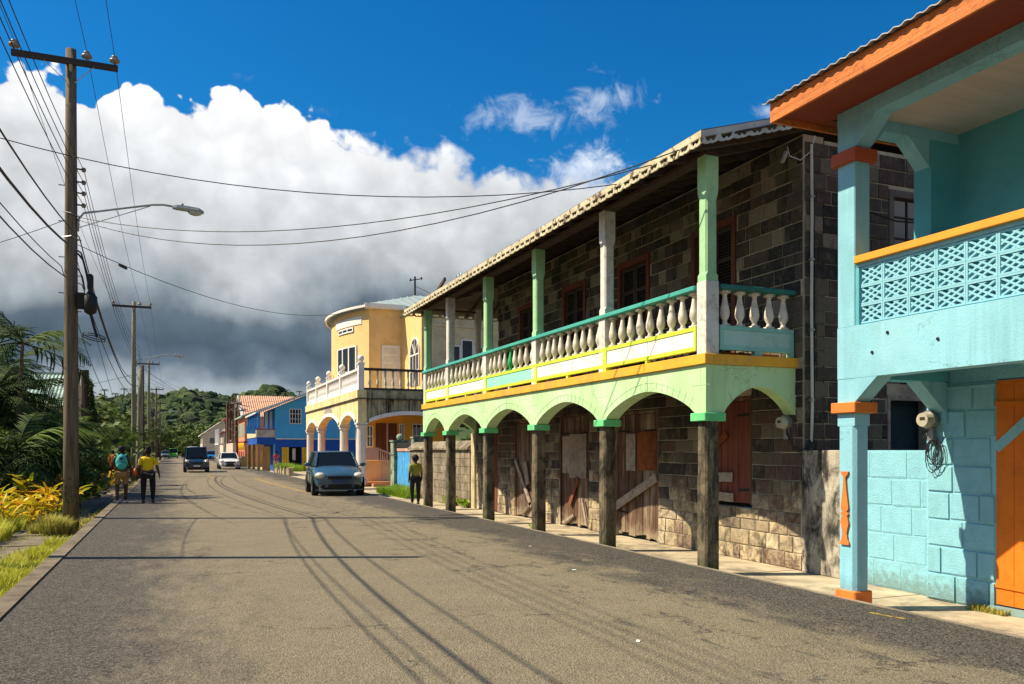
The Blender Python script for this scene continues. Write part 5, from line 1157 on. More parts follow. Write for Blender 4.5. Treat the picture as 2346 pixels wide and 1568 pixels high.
cr.tube([(.42, -.18, 5.15), (.48, -.18, 4.9), (.56, -.2, 4.6)], .03, 6); cr.build('cable_coil', m_cable, p1, local=True)
MB().tube([(-.17, -.1, 6.9), (.02, -.19, 6.93), (.19, -.08, 6.86)], .014, 5).tube([(-.16, -.1, 7.5), (.02, -.19, 7.46), (.2, -.05, 7.42)], .012, 5).build('steel_strap', m_steel, p1, local=True)
# dark growth wrapped round the foot
gv = MB(); r = random.Random(12)
for k in range(120):
    a = r.uniform(0, 6.28); z = r.uniform(.7, 1.35); rr_ = .17 + r.uniform(0, .07); c = Vector((rr_ * math.cos(a), rr_ * math.sin(a), z)); d = Vector((r.uniform(-1, 1), r.uniform(-1, 1), r.uniform(-1, 1))).normalized() * .05; e = Vector((r.uniform(-1, 1), r.uniform(-1, 1), r.uniform(-1, 1))).normalized() * .03
    gv.add([c - d, c + e, c + d], [(0, 1, 2)])
gv.build('creeper', mat('dark_creeper', (.02, .03, .012), .8, .2, bump=0), p1, local=True)
upole(PX, 56, -.34, 10.75, .17, 'second timber utility pole beyond the two walking women, with street lamp', m_pole2, lamp=7.52)
upole(PX, 91, -.34, 10.6, .17, 'third pole in line, greenish, with a short crossarm', m_pole2, lamp=0)
upole(PX, 133, -.34, 10.9, .17, 'fourth pole in line with a street lamp arm over the road', m_pole, lamp=7.4)
upole(PX, 172, -.34, 10.9, .17, 'fifth and farthest crossarm pole in line', m_pole3, lamp=7.4)
upole(-1.85, 54.2, -.34, 6.45, .21, 'short thick stump pole beside the second utility pole', m_pole2, arm=False, lean=(.1, 0))
upole(-2.45, 81, -.34, 9.2, .17, 'plain dark brown pole without crossarm between second and third poles', m_pole3, arm=False)
upole(-1.9, 112, -.34, 7.0, .17, 'plain thin pole behind the third crossarm pole', m_pole, arm=False)
upole(-3.6, 14.7, -.34, 8.6, .15, 'plain timber pole just outside the left edge casting its shadow across the near road', m_pole, arm=False)
upole(PX, -12, -.34, 11.0, .17, 'utility pole behind the viewpoint carrying the wires overhead', m_pole)
upole(1.4, 238, 0, 8.5, .14, 'distant thin pole near the end of the street', m_pole3, arm=False)
def span(a, b, sag, n=18):
    a, b = Vector(a), Vector(b); return [a.lerp(b, t) - Vector((0, 0, 4 * sag * t * (1 - t))) for t in [i / n for i in range(n + 1)]]
def wire(pts, r, label, group='overhead wires along the street', name='overhead_wire', m=None):
    o = MB().tube(pts, r * .70, 5).build(name, m or m_cable); tag(o, label, 'wire', group); return o
PYL = [-12, 21.9, 56, 91, 133, 172]
def line(x, zs, sags, r, label):
    pts = []
    for i in range(len(PYL) - 1):
        s = span((x, PYL[i], zs[i]), (x, PYL[i + 1], zs[i + 1]), sags[i % len(sags)]); pts += s if not pts else s[1:]
    return wire(pts, r, label)
TZ = [10.97, 10.97, 10.72, 10.57, 10.87, 10.87]
for x, lb in ((-3.34, 'high wire on the left end insulators of the crossarms'), (-1.86, 'high wire on the middle insulators of the crossarms'), (-1.27, 'high wire on the right end insulators of the crossarms')):
    line(x, TZ, [.25, .5], .010, lb)
for k, z in enumerate((8.2, 7.9, 7.64, 7.36)):
    line(-1.93, [z, z, z - .2, z - .25, z, z], [1.05 - .05 * k, .8], .011, ['topmost', 'second', 'third', 'lowest'][k] + ' of the four bare wires on the right side of the poles')
line(-2.03, [6.9, 6.62, 6.3, 6.3, 6.4, 6.4], [1.25, 1.3], .020, 'thick black cable below the lamp arm, upper of the communication cables')
line(-1.99, [6.6, 6.25, 5.6, 5.8, 6.0, 6.0], [1.5, 1.0], .030, 'thickest black communication cable running pole to pole')
line(-1.97, [6.3, 5.5, 5.2, 5.4, 5.6, 5.6], [1.5, 1.0], .016, 'lower black communication cable below the splice closures')
line(-2.4, [6.4, 5.9, 5.4, 5.4, 5.4, 5.4], [1.0, 2.0], .014, 'slack cable hanging lowest between first and second poles')
G2 = 'wires crossing the street'
wire(span((-2.1, 21.85, 7.08), (6.34, 10.2, 5.68), .62), .013, 'upper of two service wires from near pole to green eave', G2)
wire(span((-2.1, 21.85, 7.02), (6.34, 9.5, 5.66), .92), .013, 'lower of two service wires from near pole to green eave', G2)
wire(span((-3.6, 14.7, 6.62), (6.34, 11.2, 5.70), .62), .011, 'wire entering at the left edge and dipping to the green eave', G2)
wire(span((-2.05, 21.85, 6.42), (8.9, 41.2, 8.72), .9), .013, 'wire from near pole to the rounded yellow bay', G2)
tag(MB().tube([(-1.25, 23.3, 6.32), (-1.1, 23.6, 6.30)], .035, 6).build('wire_coupler', m_cable), 'black coupler sleeve hanging on the wire to the yellow bay', 'coupler')
wire(span((-2.3, 21.9, 7.0), (-9, 25, 5.4), .25), .011, 'wire leaving near pole down to the left over the palms', G2)
wire(span((-2.3, 21.9, 3.5), (-3.6, 14.7, 4.6), .1), .012, 'black cable slanting down to the nearest pole from the left edge', G2)
wire(span((-2.1, 21.9, 6.2), (-2.0, 36, 3.2), .2), .010, 'slack drop wire just right of the nearest pole', G2)
for (a, b, s, lb) in (((-2.1, 91, 9.3), (6.2, 69, 5.0), .5, 'long wire from third pole to the blue house roof'), ((-2.1, 91, 8.8), (7.4, 94, 5.8), .5, 'wire from third pole to the large salmon roof'), ((-2.1, 56, 7.0), (6.5, 86, 5.6), .9, 'pale wire dipping from second pole towards the salmon house'), ((-2.1, 91, 8.4), (8.5, 53, 5.0), 1.0, 'wire from third pole back to the yellow house corner'), ((-2.1, 133, 8.5), (6.5, 112, 4.6), .6, 'far wire from fourth pole to the small houses'), ((-2.1, 56, 6.3), (-12, 60, 5.0), .4, 'wire from second pole to the green-roofed house')):
    wire(span(a, b, s), .016, lb, G2)
MB_ = MB().bar((12.3, 44.0, 10.1), (12.3, 44.0, 11.12), .08, .08).bar((12.0, 44.0, 10.88), (12.72, 44.0, 11.04), .045, .045).bar((12.05, 44.0, 10.85), (12.05, 44.0, 11.0), .06, .06).bar((12.66, 44.0, 10.98), (12.66, 44.0, 11.12), .06, .06).bar((12.3, 44.0, 10.6), (13.6, 44.0, 10.1), .02, .02); tag(MB_.build('roof_mast', m_iron), 'small dark service mast with crosspiece on the yellow house roof', 'mast')
# ================================================================== cars
def paint(name, col, rough=.25):
    m = mat(name, col, rough, .03, bump=0, spec=.5, coat=.7); return m
m_tyre = mat('tyre_rubber', (.018, .018, .018), .85, .2, bump=.1); m_rim = mat('alloy_rim', (.42, .42, .42), .35, .05, metallic=.8, bump=0)
m_hl = mat('headlight_lens', (.62, .60, .50), .12, .1, bump=0, spec=.8, coat=1); m_cg = glass('car_glass', (.008, .010, .012), .08); m_cg.node_tree.nodes['Principled BSDF'].inputs['Specular IOR Level'].default_value = .35; m_plate = mat('number_plate', (.03, .03, .03), .5, .05, bump=0); m_trimb = mat('black_trim', (.012, .012, .013), .5, .05, bump=0)
m_seat = mat('car_seat_cloth', (.12, .11, .10), .9)
def car(name, loc, rz, label, pm, LN, WD, H, clear, hood_z, wsb, wst, rrt, rrb, beltz, roofw, wr, wb, hood_front=.62, group=None, nose=.0, grille='wide', cat='car', round_=.0):
    """front faces local -Y"""
    c = empty(name, loc, label, cat, group, rz); h = LN / 2; w = WD / 2
    st = [(-h, .74, hood_front, .30, .0), (-h + .10, .86, hood_front + .09, .20, 0), (-h + .35, .95, hood_front + .19, clear, 0), (-h + .7, .99, hood_z - .06, clear, 0), (wsb, 1.0, hood_z, clear, 0), (wsb + .5, 1.0, beltz, clear, 0), (0.2, 1.0, beltz + .02, clear, 0), (rrb - .3, 1.0, beltz + .03, clear, 0), (h - .25, .97, beltz + .02, clear + .02, 0), (h - .05, .90, beltz - .08, .28, 0), (h, .80, beltz - .2, .34, 0)]
    vs = []; 
    for (y, k, zt, zb, _) in st:
        ww = w * k; ring = [(0, zb), (.70 * ww, zb), (.93 * ww, zb + .05), (1.0 * ww, zb + .22), (1.0 * ww, zb + (zt - zb) * .62), (.96 * ww, zt - .07), (.84 * ww, zt - .01), (.45 * ww, zt + .03), (0, zt + .04)]
        ring = ring + [(-x, z) for x, z in ring[-2:0:-1]]; vs += [(x, y, z) for x, z in ring]
    n = 16; fs = [(i * n + k, (i + 1) * n + k, (i + 1) * n + (k + 1) % n, i * n + (k + 1) % n) for i in range(len(st) - 1) for k in range(n)] + [tuple(range(n)), tuple(range(len(vs) - n, len(vs)))[::-1]]
    b = MB().add(vs, fs).build('body', pm, c, smooth=True, local=True); s = b.modifiers.new('s', 'SUBSURF'); s.levels = 2; s.render_levels = 2
    # glasshouse
    zb, zt = beltz - .02, H - .05; bw, tw = w * .90, w * roofw
    lo = [(-bw * .93, wsb, hood_z - .02), (bw * .93, wsb, hood_z - .02), (bw, wsb + .45, zb), (bw, rrb - .25, zb), (bw * .9, rrb, zb), (-bw * .9, rrb, zb), (-bw, rrb - .25, zb), (-bw, wsb + .45, zb)]
    up = [(-tw * .93, wst, zt), (tw * .93, wst, zt), (tw, wst + .15, zt), (tw, rrt - .12, zt), (tw * .93, rrt, zt), (-tw * .93, rrt, zt), (-tw, rrt - .12, zt), (-tw, wst + .15, zt)]
    MB().add(lo + up, [(k, (k + 1) % 8, 8 + (k + 1) % 8, 8 + k) for k in range(8)] + [tuple(range(8, 16))]).build('window_glass', m_cg, c, local=True)
    g = MB(); U = [Vector(p) for p in up]; Lw = [Vector(p) for p in lo]
    def pil(i, th=.05): g.bar(Lw[i] * 1.0, U[i], th, th)
    for i in (0, 1): pil(i, .06)
    for i in (4, 5): g.bar(Lw[i], U[i], .10, .10)
    ym = (wst + rrt) / 2 + .1
    for sx_ in (-1, 1): g.bar((sx_ * bw, ym, zb), (sx_ * tw, ym, zt), .05, .07); g.bar((sx_ * bw * 1.0, rrb - .3, zb), (sx_ * tw, rrt - .2, zt), .05, .10)
    g.build('window_pillar', pm, c, local=True)
    ro = [(-tw * .98, wst - .03, zt - .01), (tw * .98, wst - .03, zt - .01), (tw * 1.04, wst + .2, zt - .01), (tw * 1.04, rrt - .1, zt - .01), (tw * .96, rrt + .04, zt - .01), (-tw * .96, rrt + .04, zt - .01), (-tw * 1.04, rrt - .1, zt - .01), (-tw * 1.04, wst + .2, zt - .01)]
    r2 = [(x * .93, y * .97 + .01, zt + .035) for x, y, z in ro]; r3 = [(x * .6, y * .7 + .05, H) for x, y, z in ro]
    MB().add(ro + r2 + r3, [(i * 8 + k, i * 8 + (k + 1) % 8, i * 8 + 8 + (k + 1) % 8, i * 8 + 8 + k) for i in range(2) for k in range(8)] + [tuple(range(16, 24)), tuple(range(8))[::-1]]).build('roof', pm, c, smooth=True, local=True)
    for sx_ in (-1, 1):
        for yy in (-wb / 2, wb / 2):
            X0 = sx_ * (w - .22); X1 = sx_ * (w + .005); wh = empty_local('wheel', c, (sx_ * (w - .1), yy, wr))
            def ringx(r, x): return [(x, r * math.cos(2 * math.pi * k / 20), r * math.sin(2 * math.pi * k / 20)) for k in range(20)]
            T = MB(); q = sx_ * .105; prf = [(.55 * wr, -q), (wr * .96, -q), (wr, -q * .7), (wr, q * .7), (wr * .95, q), (wr * .66, q)]
            for r_, x_ in prf: T.v += ringx(r_, x_)
            T.f += [(i * 20 + k, i * 20 + (k + 1) % 20, i * 20 + 20 + (k + 1) % 20, i * 20 + 20 + k) for i in range(len(prf) - 1) for k in range(20)]; T.build('tyre', m_tyre, wh, smooth=False, local=True)
            R = MB(); 
            for a in range(6): t_ = a * math.pi / 3; R.bar((q * .85, 0, 0), (q * .85, wr * .66 * math.cos(t_), wr * .66 * math.sin(t_)), .05, .02, (1, 0, 0))
            for r_, x_ in ((wr * .67, q * .9), (wr * .60, q * .95), (wr * .58, q * .6)): R.v += ringx(r_, x_)
            n0 = len(R.v) - 60; R.f += [(n0 + i * 20 + k, n0 + i * 20 + (k + 1) % 20, n0 + i * 20 + 20 + (k + 1) % 20, n0 + i * 20 + 20 + k) for i in range(2) for k in range(20)]
            R.build('rim', m_rim, wh, local=True)
            arch = MB(); AR = [(sx_ * (w * 1.002 - .006 + .012), yy + (wr + .055) * math.cos(t_), wr + (wr + .055) * math.sin(t_)) for t_ in [math.pi * k / 14 for k in range(15)]]
            MB().add([(sx_ * (w + .002), yy, wr)] + [(sx_ * (w + .002), a_[1], a_[2]) for a_ in AR], [(0, k, k + 1) for k in range(1, 15)]).build('wheel_arch', m_trimb, c, local=True)
        MB().ball((sx_ * (w + .09), wsb + .42, beltz + .06), (.10, .05, .07), 10, 6).bar((sx_ * (w - .06), wsb + .42, beltz), (sx_ * (w + .05), wsb + .42, beltz + .03), .04, .03).build('door_mirror', pm if cat == 'car' else m_trimb, c, smooth=True, local=True)
        hz = hood_front + (.05 if cat == 'car' else .12); MB().ball((sx_ * w * .74, -h + .17, hz), (.175, .24, .115), 14, 9).build('headlight', m_hl, c, smooth=True, local=True)
        MB().ball((sx_ * w * .70, h - .06, beltz - .18), (.09, .06, .14), 8, 6).build('tail_light', mat_red, c, local=True)
        MB().ball((sx_ * w * .66, -h + .035, .34), (.10, .05, .05), 8, 6).build('fog_recess', m_trimb, c, local=True)
        for yy in (ym - .55, ym + .35): MB().box((sx_ * w * 1.0 - .012, yy, beltz - .14), (sx_ * w + .012, yy + .16, beltz - .11)).build('door_handle', pm, c, local=True)
        MB().bar((sx_ * w * 1.003, ym - .0, .28), (sx_ * w * 1.003, ym, beltz - .06), .008, .012).bar((sx_ * w * 1.003, ym - .95, .28), (sx_ * w * 1.003, ym - .95, beltz - .06), .008, .012).build('door_seam', m_trimb, c, local=True)
    gz = hood_front - .02
    MB().prism([(-w * .44, gz - .055), (w * .44, gz - .055), (w * .47, gz + .05), (-w * .47, gz + .05)], 'y', -h - .03, -h + .12).build('grille', m_trimb, c, local=True)
    MB().prism([(-w * .46, .25), (w * .46, .25), (w * .42, .39), (-w * .42, .39)], 'y', -h - .035, -h + .1).build('lower_intake', m_trimb, c, local=True)
    MB().box((-w * .9, -h - .012, .19), (w * .9, -h + .12, .235)).build('bumper_lip', pm, c, local=True)
    MB().bar((-.35, wsb + .02, hood_z + .045), (.02, wsb + .01, hood_z + .03), .02, .012).bar((.1, wsb + .02, hood_z + .04), (.5, wsb + .02, hood_z + .035), .02, .012).build('wiper', m_trimb, c, local=True)
    return c
def empty_local(name, parent, loc):
    o = bpy.data.objects.new(name, None); COL.objects.link(o); o.parent = parent; o.location = loc; return o
mat_red = mat('tail_light_red', (.4, .02, .02), .3, bump=0)
hb = car('parked_hatchback', (5.55, 31.5, 0), rad(-4), 'dark steel-blue parked hatchback facing the viewer in front of the yellow house', paint('steel_blue_car_paint', (.035, .085, .13)), 3.75, 1.66, 1.51, .24, .99, -.92, -.30, 1.35, 1.72, .98, .74, .31, 2.4, .64)
hb.scale = (1.09, 1.06, 1.04); hb.location.y = 31.0
MB().box((-.24, -1.91, .45), (.24, -1.885, .56)).build('number_plate', mat('blue_plate', (.03, .07, .16), .5, bump=0), hb, local=True)
vn = car('dark_van', (1.62, 65.6, 0), 0, 'dark navy minivan driving towards the viewer in the middle of the road', paint('navy_van_paint', (.015, .03, .055)), 4.5, 1.72, 1.85, .24, 1.08, -1.72, -1.05, 1.95, 2.15, 1.06, .82, .32, 2.75, .70, cat='van')
MB().box((-.22, -2.29, .42), (.22, -2.26, .52)).build('number_plate', m_white, vn, local=True)
ws_ = car('white_sedan', (4.45, 74.9, 0), 0, 'white sedan parked facing the viewer beside the blue house', paint('white_car_paint', (.78, .78, .78)), 4.4, 1.72, 1.42, .22, .90, -1.05, -.35, .9, 1.5, .90, .74, .31, 2.6, .62)
MB().box((-.26, -2.24, .40), (.26, -2.21, .52)).build('number_plate', m_plate, ws_, local=True)
car('blue_car', (5.45, 136, 0), 0, 'bright blue car parked on the right beyond the white sedan', paint('bright_blue_car_paint', (.02, .16, .42)), 4.3, 1.72, 1.5, .22, .95, -1.0, -.4, 1.0, 1.6, .95, .76, .31, 2.6, .62)
car('green_van', (.15, 174, 0), 0, 'bright green box van far down the left lane', paint('bright_green_van_paint', (.05, .36, .02)), 4.6, 1.75, 1.98, .25, 1.2, -2.0, -1.6, 2.1, 2.2, 1.1, .88, .32, 2.7, .8, cat='van')
car('grey_car', (-1.3, 182, 0), 0, 'grey-blue car at the far left edge of the road beside the green van', paint('grey_blue_car_paint', (.10, .13, .17)), 4.3, 1.72, 1.5, .22, .95, -1.0, -.4, 1.0, 1.6, .95, .76, .31, 2.6, .62)
car('pale_car', (3.2, 150, 0), 0, 'white car half hidden behind the dark van', paint('pale_car_paint', (.62, .64, .66)), 4.3, 1.70, 1.5, .22, .95, -1.0, -.4, 1.0, 1.6, .95, .76, .31, 2.6, .62)
car('pale_truck', (3.6, 168, 0), 0, 'tall white van farther off behind the dark van', paint('pale_truck_paint', (.66, .66, .62)), 4.8, 1.8, 2.3, .25, 1.2, -2.1, -1.7, 2.2, 2.3, 1.1, .9, .32, 2.7, .8, cat='van')
# ================================================================== people
def skin_mesh(name, joints, edges, radii, m, parent, root=0, sub=2):
    me = bpy.data.meshes.new(name); me.from_pydata(joints, edges, []); me.materials.append(m)
    o = bpy.data.objects.new(name, me); COL.objects.link(o); o.parent = parent
    sk = o.modifiers.new('skin', 'SKIN'); sk.use_smooth_shade = True
    for i, v in enumerate(me.skin_vertices[0].data):
        r = radii[i]; v.radius = r if isinstance(r, tuple) else (r, r); v.use_root = (i == root)
    s = o.modifiers.new('sub', 'SUBSURF'); s.levels = sub; s.render_levels = sub; return o
m_skin = mat('dark_brown_skin', (.075, .036, .022), .55, .08, bump=0, spec=.4); m_hair = mat('black_hair', (.012, .010, .010), .8, .2, bump=.4)
def person(loc, rz, label, H=1.7, pose=None, top=None, bottom=None, shoes=None, skinm=None, hair='bun', short_bottom=False, wide=1.0, group=None, sleeve=.45, arms=None, stride=.12):
    """faces local +Y (away from the viewer when rz = 0)"""
    p = empty('person', loc, label, 'person', group, rz); k = H / 1.75; W_ = wide
    def S(x, y, z): return (x * k * W_, y * k, z * k)
    A = arms or {}
    la = A.get('l', [(-.26, -.02, 1.14), (-.30, .03, .90), (-.30, .06, .81)]); ra = A.get('r', [(.26, -.02, 1.14), (.30, .03, .90), (.30, .06, .81)])
    s = stride
    J = [(0, 0, .95), (0, -.01, 1.12), (0, 0, 1.30), (0, 0, 1.42), (0, .01, 1.49), (0, .02, 1.56), (0, .03, 1.66),
         (-.10, 0, .90), (-.11, s * .5, .50), (-.11, -s * .4, .09), (-.115, s * .1 + .06 - s * .4, .035),
         (.10, 0, .90), (.11, s * .1 + .03, .50), (.11, s, .09), (.115, s + .14, .035),
         (-.17, 0, 1.40), la[0], la[1], la[2], (.17, 0, 1.40), ra[0], ra[1], ra[2]]
    J = [S(*j) for j in J]
    E_ = [(0, 1), (1, 2), (2, 3), (3, 4), (4, 5), (5, 6), (0, 7), (7, 8), (8, 9), (9, 10), (0, 11), (11, 12), (12, 13), (13, 14), (3, 15), (15, 16), (16, 17), (17, 18), (3, 19), (19, 20), (20, 21), (21, 22)]
    R = [(.15 * W_, .11), (.125 * W_, .10), (.15 * W_, .11), (.11, .08), .052, .085, (.085, .095), (.095 * W_, .10), (.062 * W_), .040, (.040, .03), (.095 * W_, .10), (.062 * W_), .040, (.040, .03), .055 * W_, .040 * W_, .030, (.028, .02), .055 * W_, .040 * W_, .030, (.028, .02)]
    R = [tuple(a * k for a in q) if isinstance(q, tuple) else q * k for q in R]
    skin_mesh('body', J, E_, R, skinm or m_skin, p)
    # fingers
    for hnd, el, sg in ((J[18], J[17], -1), (J[22], J[21], 1)):
        hnd, el = Vector(hnd), Vector(el); d = (hnd - el).normalized(); sd = Vector((0, 1, 0)); f = MB()
        for q in range(4):
            a = hnd + sd * (q - 1.5) * .020 * k; ln = (.075, .085, .08, .06)[q] * k; f.tube([a, a + d * ln * .6, a + d * ln + Vector((-sg * .012, .0, 0))], [.010 * k, .009 * k, .006 * k], 5)
        a = hnd - d * .03 * k + sd * .03 * k; f.tube([a, a + d * .03 * k + sd * .022 * k, a + d * .06 * k + sd * .025 * k], [.011 * k, .010 * k, .007 * k], 5)
        f.build('fingers', skinm or m_skin, p, smooth=True, local=True)
    g = .012 * k
    def grow(q, e=g): return tuple(a + e for a in q) if isinstance(q, tuple) else q + e
    if top:
        ids = [0, 1, 2, 3, 15, 16, 19, 20]; JJ = [Vector(J[i]) for i in ids]
        JJ[0] = Vector(S(0, 0, .98)); JJ[5] = JJ[4].lerp(JJ[5], sleeve * 2 if sleeve <= .5 else 1); JJ[7] = JJ[6].lerp(JJ[7], sleeve * 2 if sleeve <= .5 else 1)
        RR = [grow(R[i], .016 * k) for i in ids]; EE = [(0, 1), (1, 2), (2, 3), (3, 4), (4, 5), (3, 6), (6, 7)]
        if sleeve == 0: JJ, RR, EE = JJ[:5] + [JJ[6]], RR[:5] + [RR[6]], [(0, 1), (1, 2), (2, 3), (3, 4), (3, 5)]
        if sleeve > .5:
            JJ += [Vector(J[17]), Vector(J[21])]; RR += [grow(R[17], .014 * k), grow(R[21], .014 * k)]; EE += [(5, 8), (7, 9)]
        skin_mesh('top', JJ, EE, RR, top, p)
    if bottom:
        ids = [0, 7, 8, 9, 11, 12, 13]; JJ = [Vector(J[i]) for i in ids]; RR = [grow(R[i], .014 * k) for i in ids]
        if short_bottom: JJ[2] = JJ[1].lerp(JJ[2], .9); JJ[5] = JJ[4].lerp(JJ[5], .9); JJ, RR = [JJ[i] for i in (0, 1, 2, 4, 5)], [RR[0], RR[1], grow(R[8], .02 * k), RR[4], grow(R[12], .02 * k)]; EE = [(0, 1), (1, 2), (0, 3), (3, 4)]
        else: EE = [(0, 1), (1, 2), (2, 3), (0, 4), (4, 5), (5, 6)]
        skin_mesh('trousers' if not short_bottom else 'shorts', JJ, EE, RR, bottom, p)
    if shoes:
        for a, b in ((9, 10), (13, 14)):
            A_, B_ = Vector(J[a]), Vector(J[b]); MB().ball(((A_.x + B_.x) / 2, A_.y + .03 * k, .045 * k), (.05 * k, .13 * k, .045 * k), 10, 6).build('shoe', shoes, p, smooth=True, local=True)
    hc = Vector(J[6]); fz = MB(); 
    fz.ball(hc + Vector((0, .10 * k, -.055 * k)), (.014 * k, .022 * k, .018 * k), 6, 5); fz.ball(hc + Vector((-.088 * k, -.005, -.04 * k)), (.012 * k, .02 * k, .03 * k), 6, 5); fz.ball(hc + Vector((.088 * k, -.005, -.04 * k)), (.012 * k, .02 * k, .03 * k), 6, 5)
    fz.build('face_features', skinm or m_skin, p, smooth=True, local=True)
    hh = MB(); hh.ball(hc + Vector((0, -.022 * k, .005 * k)), (.105 * k, .105 * k, .115 * k), 12, 9)
    if hair == 'bun': hh.ball(hc + Vector((0, -.06 * k, .10 * k)), (.07 * k, .07 * k, .06 * k), 10, 7)
    if hair == 'long': hh.ball(hc + Vector((0, -.06 * k, -.14 * k)), (.085 * k, .06 * k, .17 * k), 10, 7)
    if hair == 'afro': hh.ball(hc + Vector((0, -.03 * k, .01 * k)), (.13 * k, .125 * k, .13 * k), 12, 9)
    hh.build('hair', m_hair, p, smooth=True, local=True); return p
m_aqua = mat('aqua_backpack_cloth', (.06, .44, .42), .75, .08, bump=.2); m_tan = mat('tan_shorts_cloth', (.36, .20, .08), .85, .08, bump=.1); m_blk = mat('black_cloth', (.012, .012, .014), .8, .1, bump=.1)
m_ytop = mat('mustard_yellow_cloth', (.72, .52, .01), .8, .05, bump=.1); m_shoe = mat('white_trainer', (.6, .6, .58), .7); m_sand = mat('brown_sandal', (.14, .05, .03), .7); m_obag = mat('orange_bag_leather', (.55, .10, .02), .5, .1); m_okid = mat('orange_cloth', (.75, .22, .03), .8, .08, bump=.1)
wA = person((-1.42, 27.6, 0), rad(4), 'woman in tan shorts and white trainers wearing an aqua backpack, seen from behind', 1.72, top=m_blk, bottom=m_tan, short_bottom=True, shoes=m_shoe, hair='long', sleeve=0, wide=1.1, stride=.10,
            arms={'l': [(-.23, .02, 1.16), (-.27, .14, 1.02), (-.2, .24, 1.08)], 'r': [(.225, -.02, 1.14), (.24, .06, .92), (.235, .1, .82)]})
bp = empty('backpack', (-1.41, 27.38, 1.02), 'aqua backpack with a front pocket worn by the woman in shorts', 'backpack')
b = MB(); b.ball((0, 0, .22), (.165, .10, .24), 16, 12); o = b.build('bag_body', m_aqua, bp, smooth=True, local=True)
MB().ball((0, -.07, .12), (.13, .06, .12), 14, 9).build('front_pocket', m_aqua, bp, smooth=True, local=True)
MB().box((-.05, -.11, .30), (.05, -.095, .36)).build('dark_label', m_plate, bp, local=True)
MB().tube([(-.10, .02, .42), (-.13, .12, .47), (-.12, .26, .44)], .02, 6).tube([(.10, .02, .42), (.13, .12, .47), (.12, .26, .44)], .02, 6).tube([(-.03, 0, .44), (0, -.01, .49), (.03, 0, .44)], .009, 5).build('strap', m_aqua, bp, local=True)
MB().tube([(-.145, -.07, .20), (0, -.13, .235), (.145, -.07, .20)], .006, 5).build('zip', m_blk, bp, local=True)
kid = person((-1.66, 27.74, .86), rad(-20), 'small child in orange held at the left shoulder of the woman with the backpack', .72, top=m_okid, bottom=m_okid, hair='bun', sleeve=.8, wide=1.1, stride=.05)
wB = person((-.68, 27.3, 0), rad(-3), 'woman in mustard yellow top and black leggings with an orange shoulder bag, seen from behind', 1.66, top=m_ytop, bottom=m_blk, shoes=m_sand, hair='bun', sleeve=.42, wide=1.25, stride=.08,
            arms={'l': [(-.20, -.02, 1.14), (-.215, .04, .92), (-.20, .08, .84)], 'r': [(.215, -.02, 1.14), (.26, .04, .92), (.265, .09, .82)]})
bg_ = empty('shoulder_bag', (-1.03, 27.25, .82), 'orange leather shoulder bag hanging at the left side of the woman in yellow', 'bag')
MB().ball((0, 0, .12), (.07, .13, .13), 12, 9).build('bag_body', m_obag, bg_, smooth=True, local=True); MB().tube([(0, -.08, .2), (.09, -.13, .42), (.16, -.06, .62), (.10, .08, .42), (0, .08, .2)], .012, 6, False).build('strap', m_plank, bg_, local=True)
m_olive = mat('olive_yellow_vest', (.24, .26, .05), .8, .1, bump=.1); m_dsleeve = mat('dark_sleeve_cloth', (.03, .028, .04), .8, .1)
person((7.06, 25.2, -.12), rad(2), 'man in olive yellow top and black trousers walking away beside the farthest green pillar', 1.55, top=m_olive, bottom=m_blk, shoes=m_blk, hair='afro', sleeve=.5, wide=1.1, stride=.06,
       arms={'l': [(-.205, -.04, 1.14), (-.20, .06, .93), (-.19, .12, .84)], 'r': [(.21, 0, 1.14), (.23, .05, .92), (.22, .1, .84)]})
person((7.35, 65.4, -.06), rad(15), 'person in red and white top walking past the blue house', 1.62, top=mat('red_white_cloth', (.60, .10, .12), .8, .3, bump=0), bottom=mat('pale_pink_cloth', (.55, .28, .28), .8, .1), short_bottom=True, hair='bun', sleeve=.42, stride=.22)
person((-3.6, 60, -.3), rad(0), 'distant person standing on the left path beyond the palms', 1.65, top=m_dsleeve, bottom=m_blk, hair='bun', stride=.05)
# ================================================================== planting
def leafmat(name, cols, trans=.25, rough=.55, attr=True):
    m = bpy.data.materials.new(name); m.use_nodes = True; t = NT(m.node_tree); b = t.n['Principled BSDF']
    pos = t.new('ShaderNodeNewGeometry').outputs['Position']; oi = t.new('ShaderNodeObjectInfo').outputs['Random']
    ri = t.new('ShaderNodeNewGeometry').outputs['Random Per Island']
    n = t.noise(pos, .9, 3); v = t.math('FRACT', t.math('ADD', t.math('MULTIPLY', ri, .75), t.math('MULTIPLY', oi, .6)))
    v = t.math('ADD', t.math('MULTIPLY', v, .75), t.math('MULTIPLY', n, .25), clamp=True)
    c = t.ramp(v, [(i / (len(cols) - 1), q) for i, q in enumerate(cols)])
    t.put(b.inputs['Base Color'], c); b.inputs['Roughness'].default_value = rough; b.inputs['Specular IOR Level'].default_value = .18
    ts = t.new('ShaderNodeBsdfTranslucent'); t.put(ts.inputs[0], c); mx = t.new('ShaderNodeMixShader'); mx.inputs[0].default_value = trans
    t.l.new(b.outputs[0], mx.inputs[1]); t.l.new(ts.outputs[0], mx.inputs[2]); t.l.new(mx.outputs[0], t.n['Material Output'].inputs[0]); return m
m_palm = leafmat('palm_leaf', [(.012, .028, .009), (.022, .046, .012), (.034, .066, .014), (.06, .10, .016), (.022, .042, .014)], .2, .75)
m_palm_y = leafmat('fresh_palm_leaf', [(.04, .08, .015), (.08, .14, .02), (.12, .18, .02), (.05, .09, .02)], .25, .7)
m_croton = leafmat('croton_leaf', [(.84, .42, .01), (.90, .60, .02), (.75, .28, .01), (.88, .56, .02), (.34, .42, .02), (.82, .38, .01), (.60, .16, .01)], .35, .35)
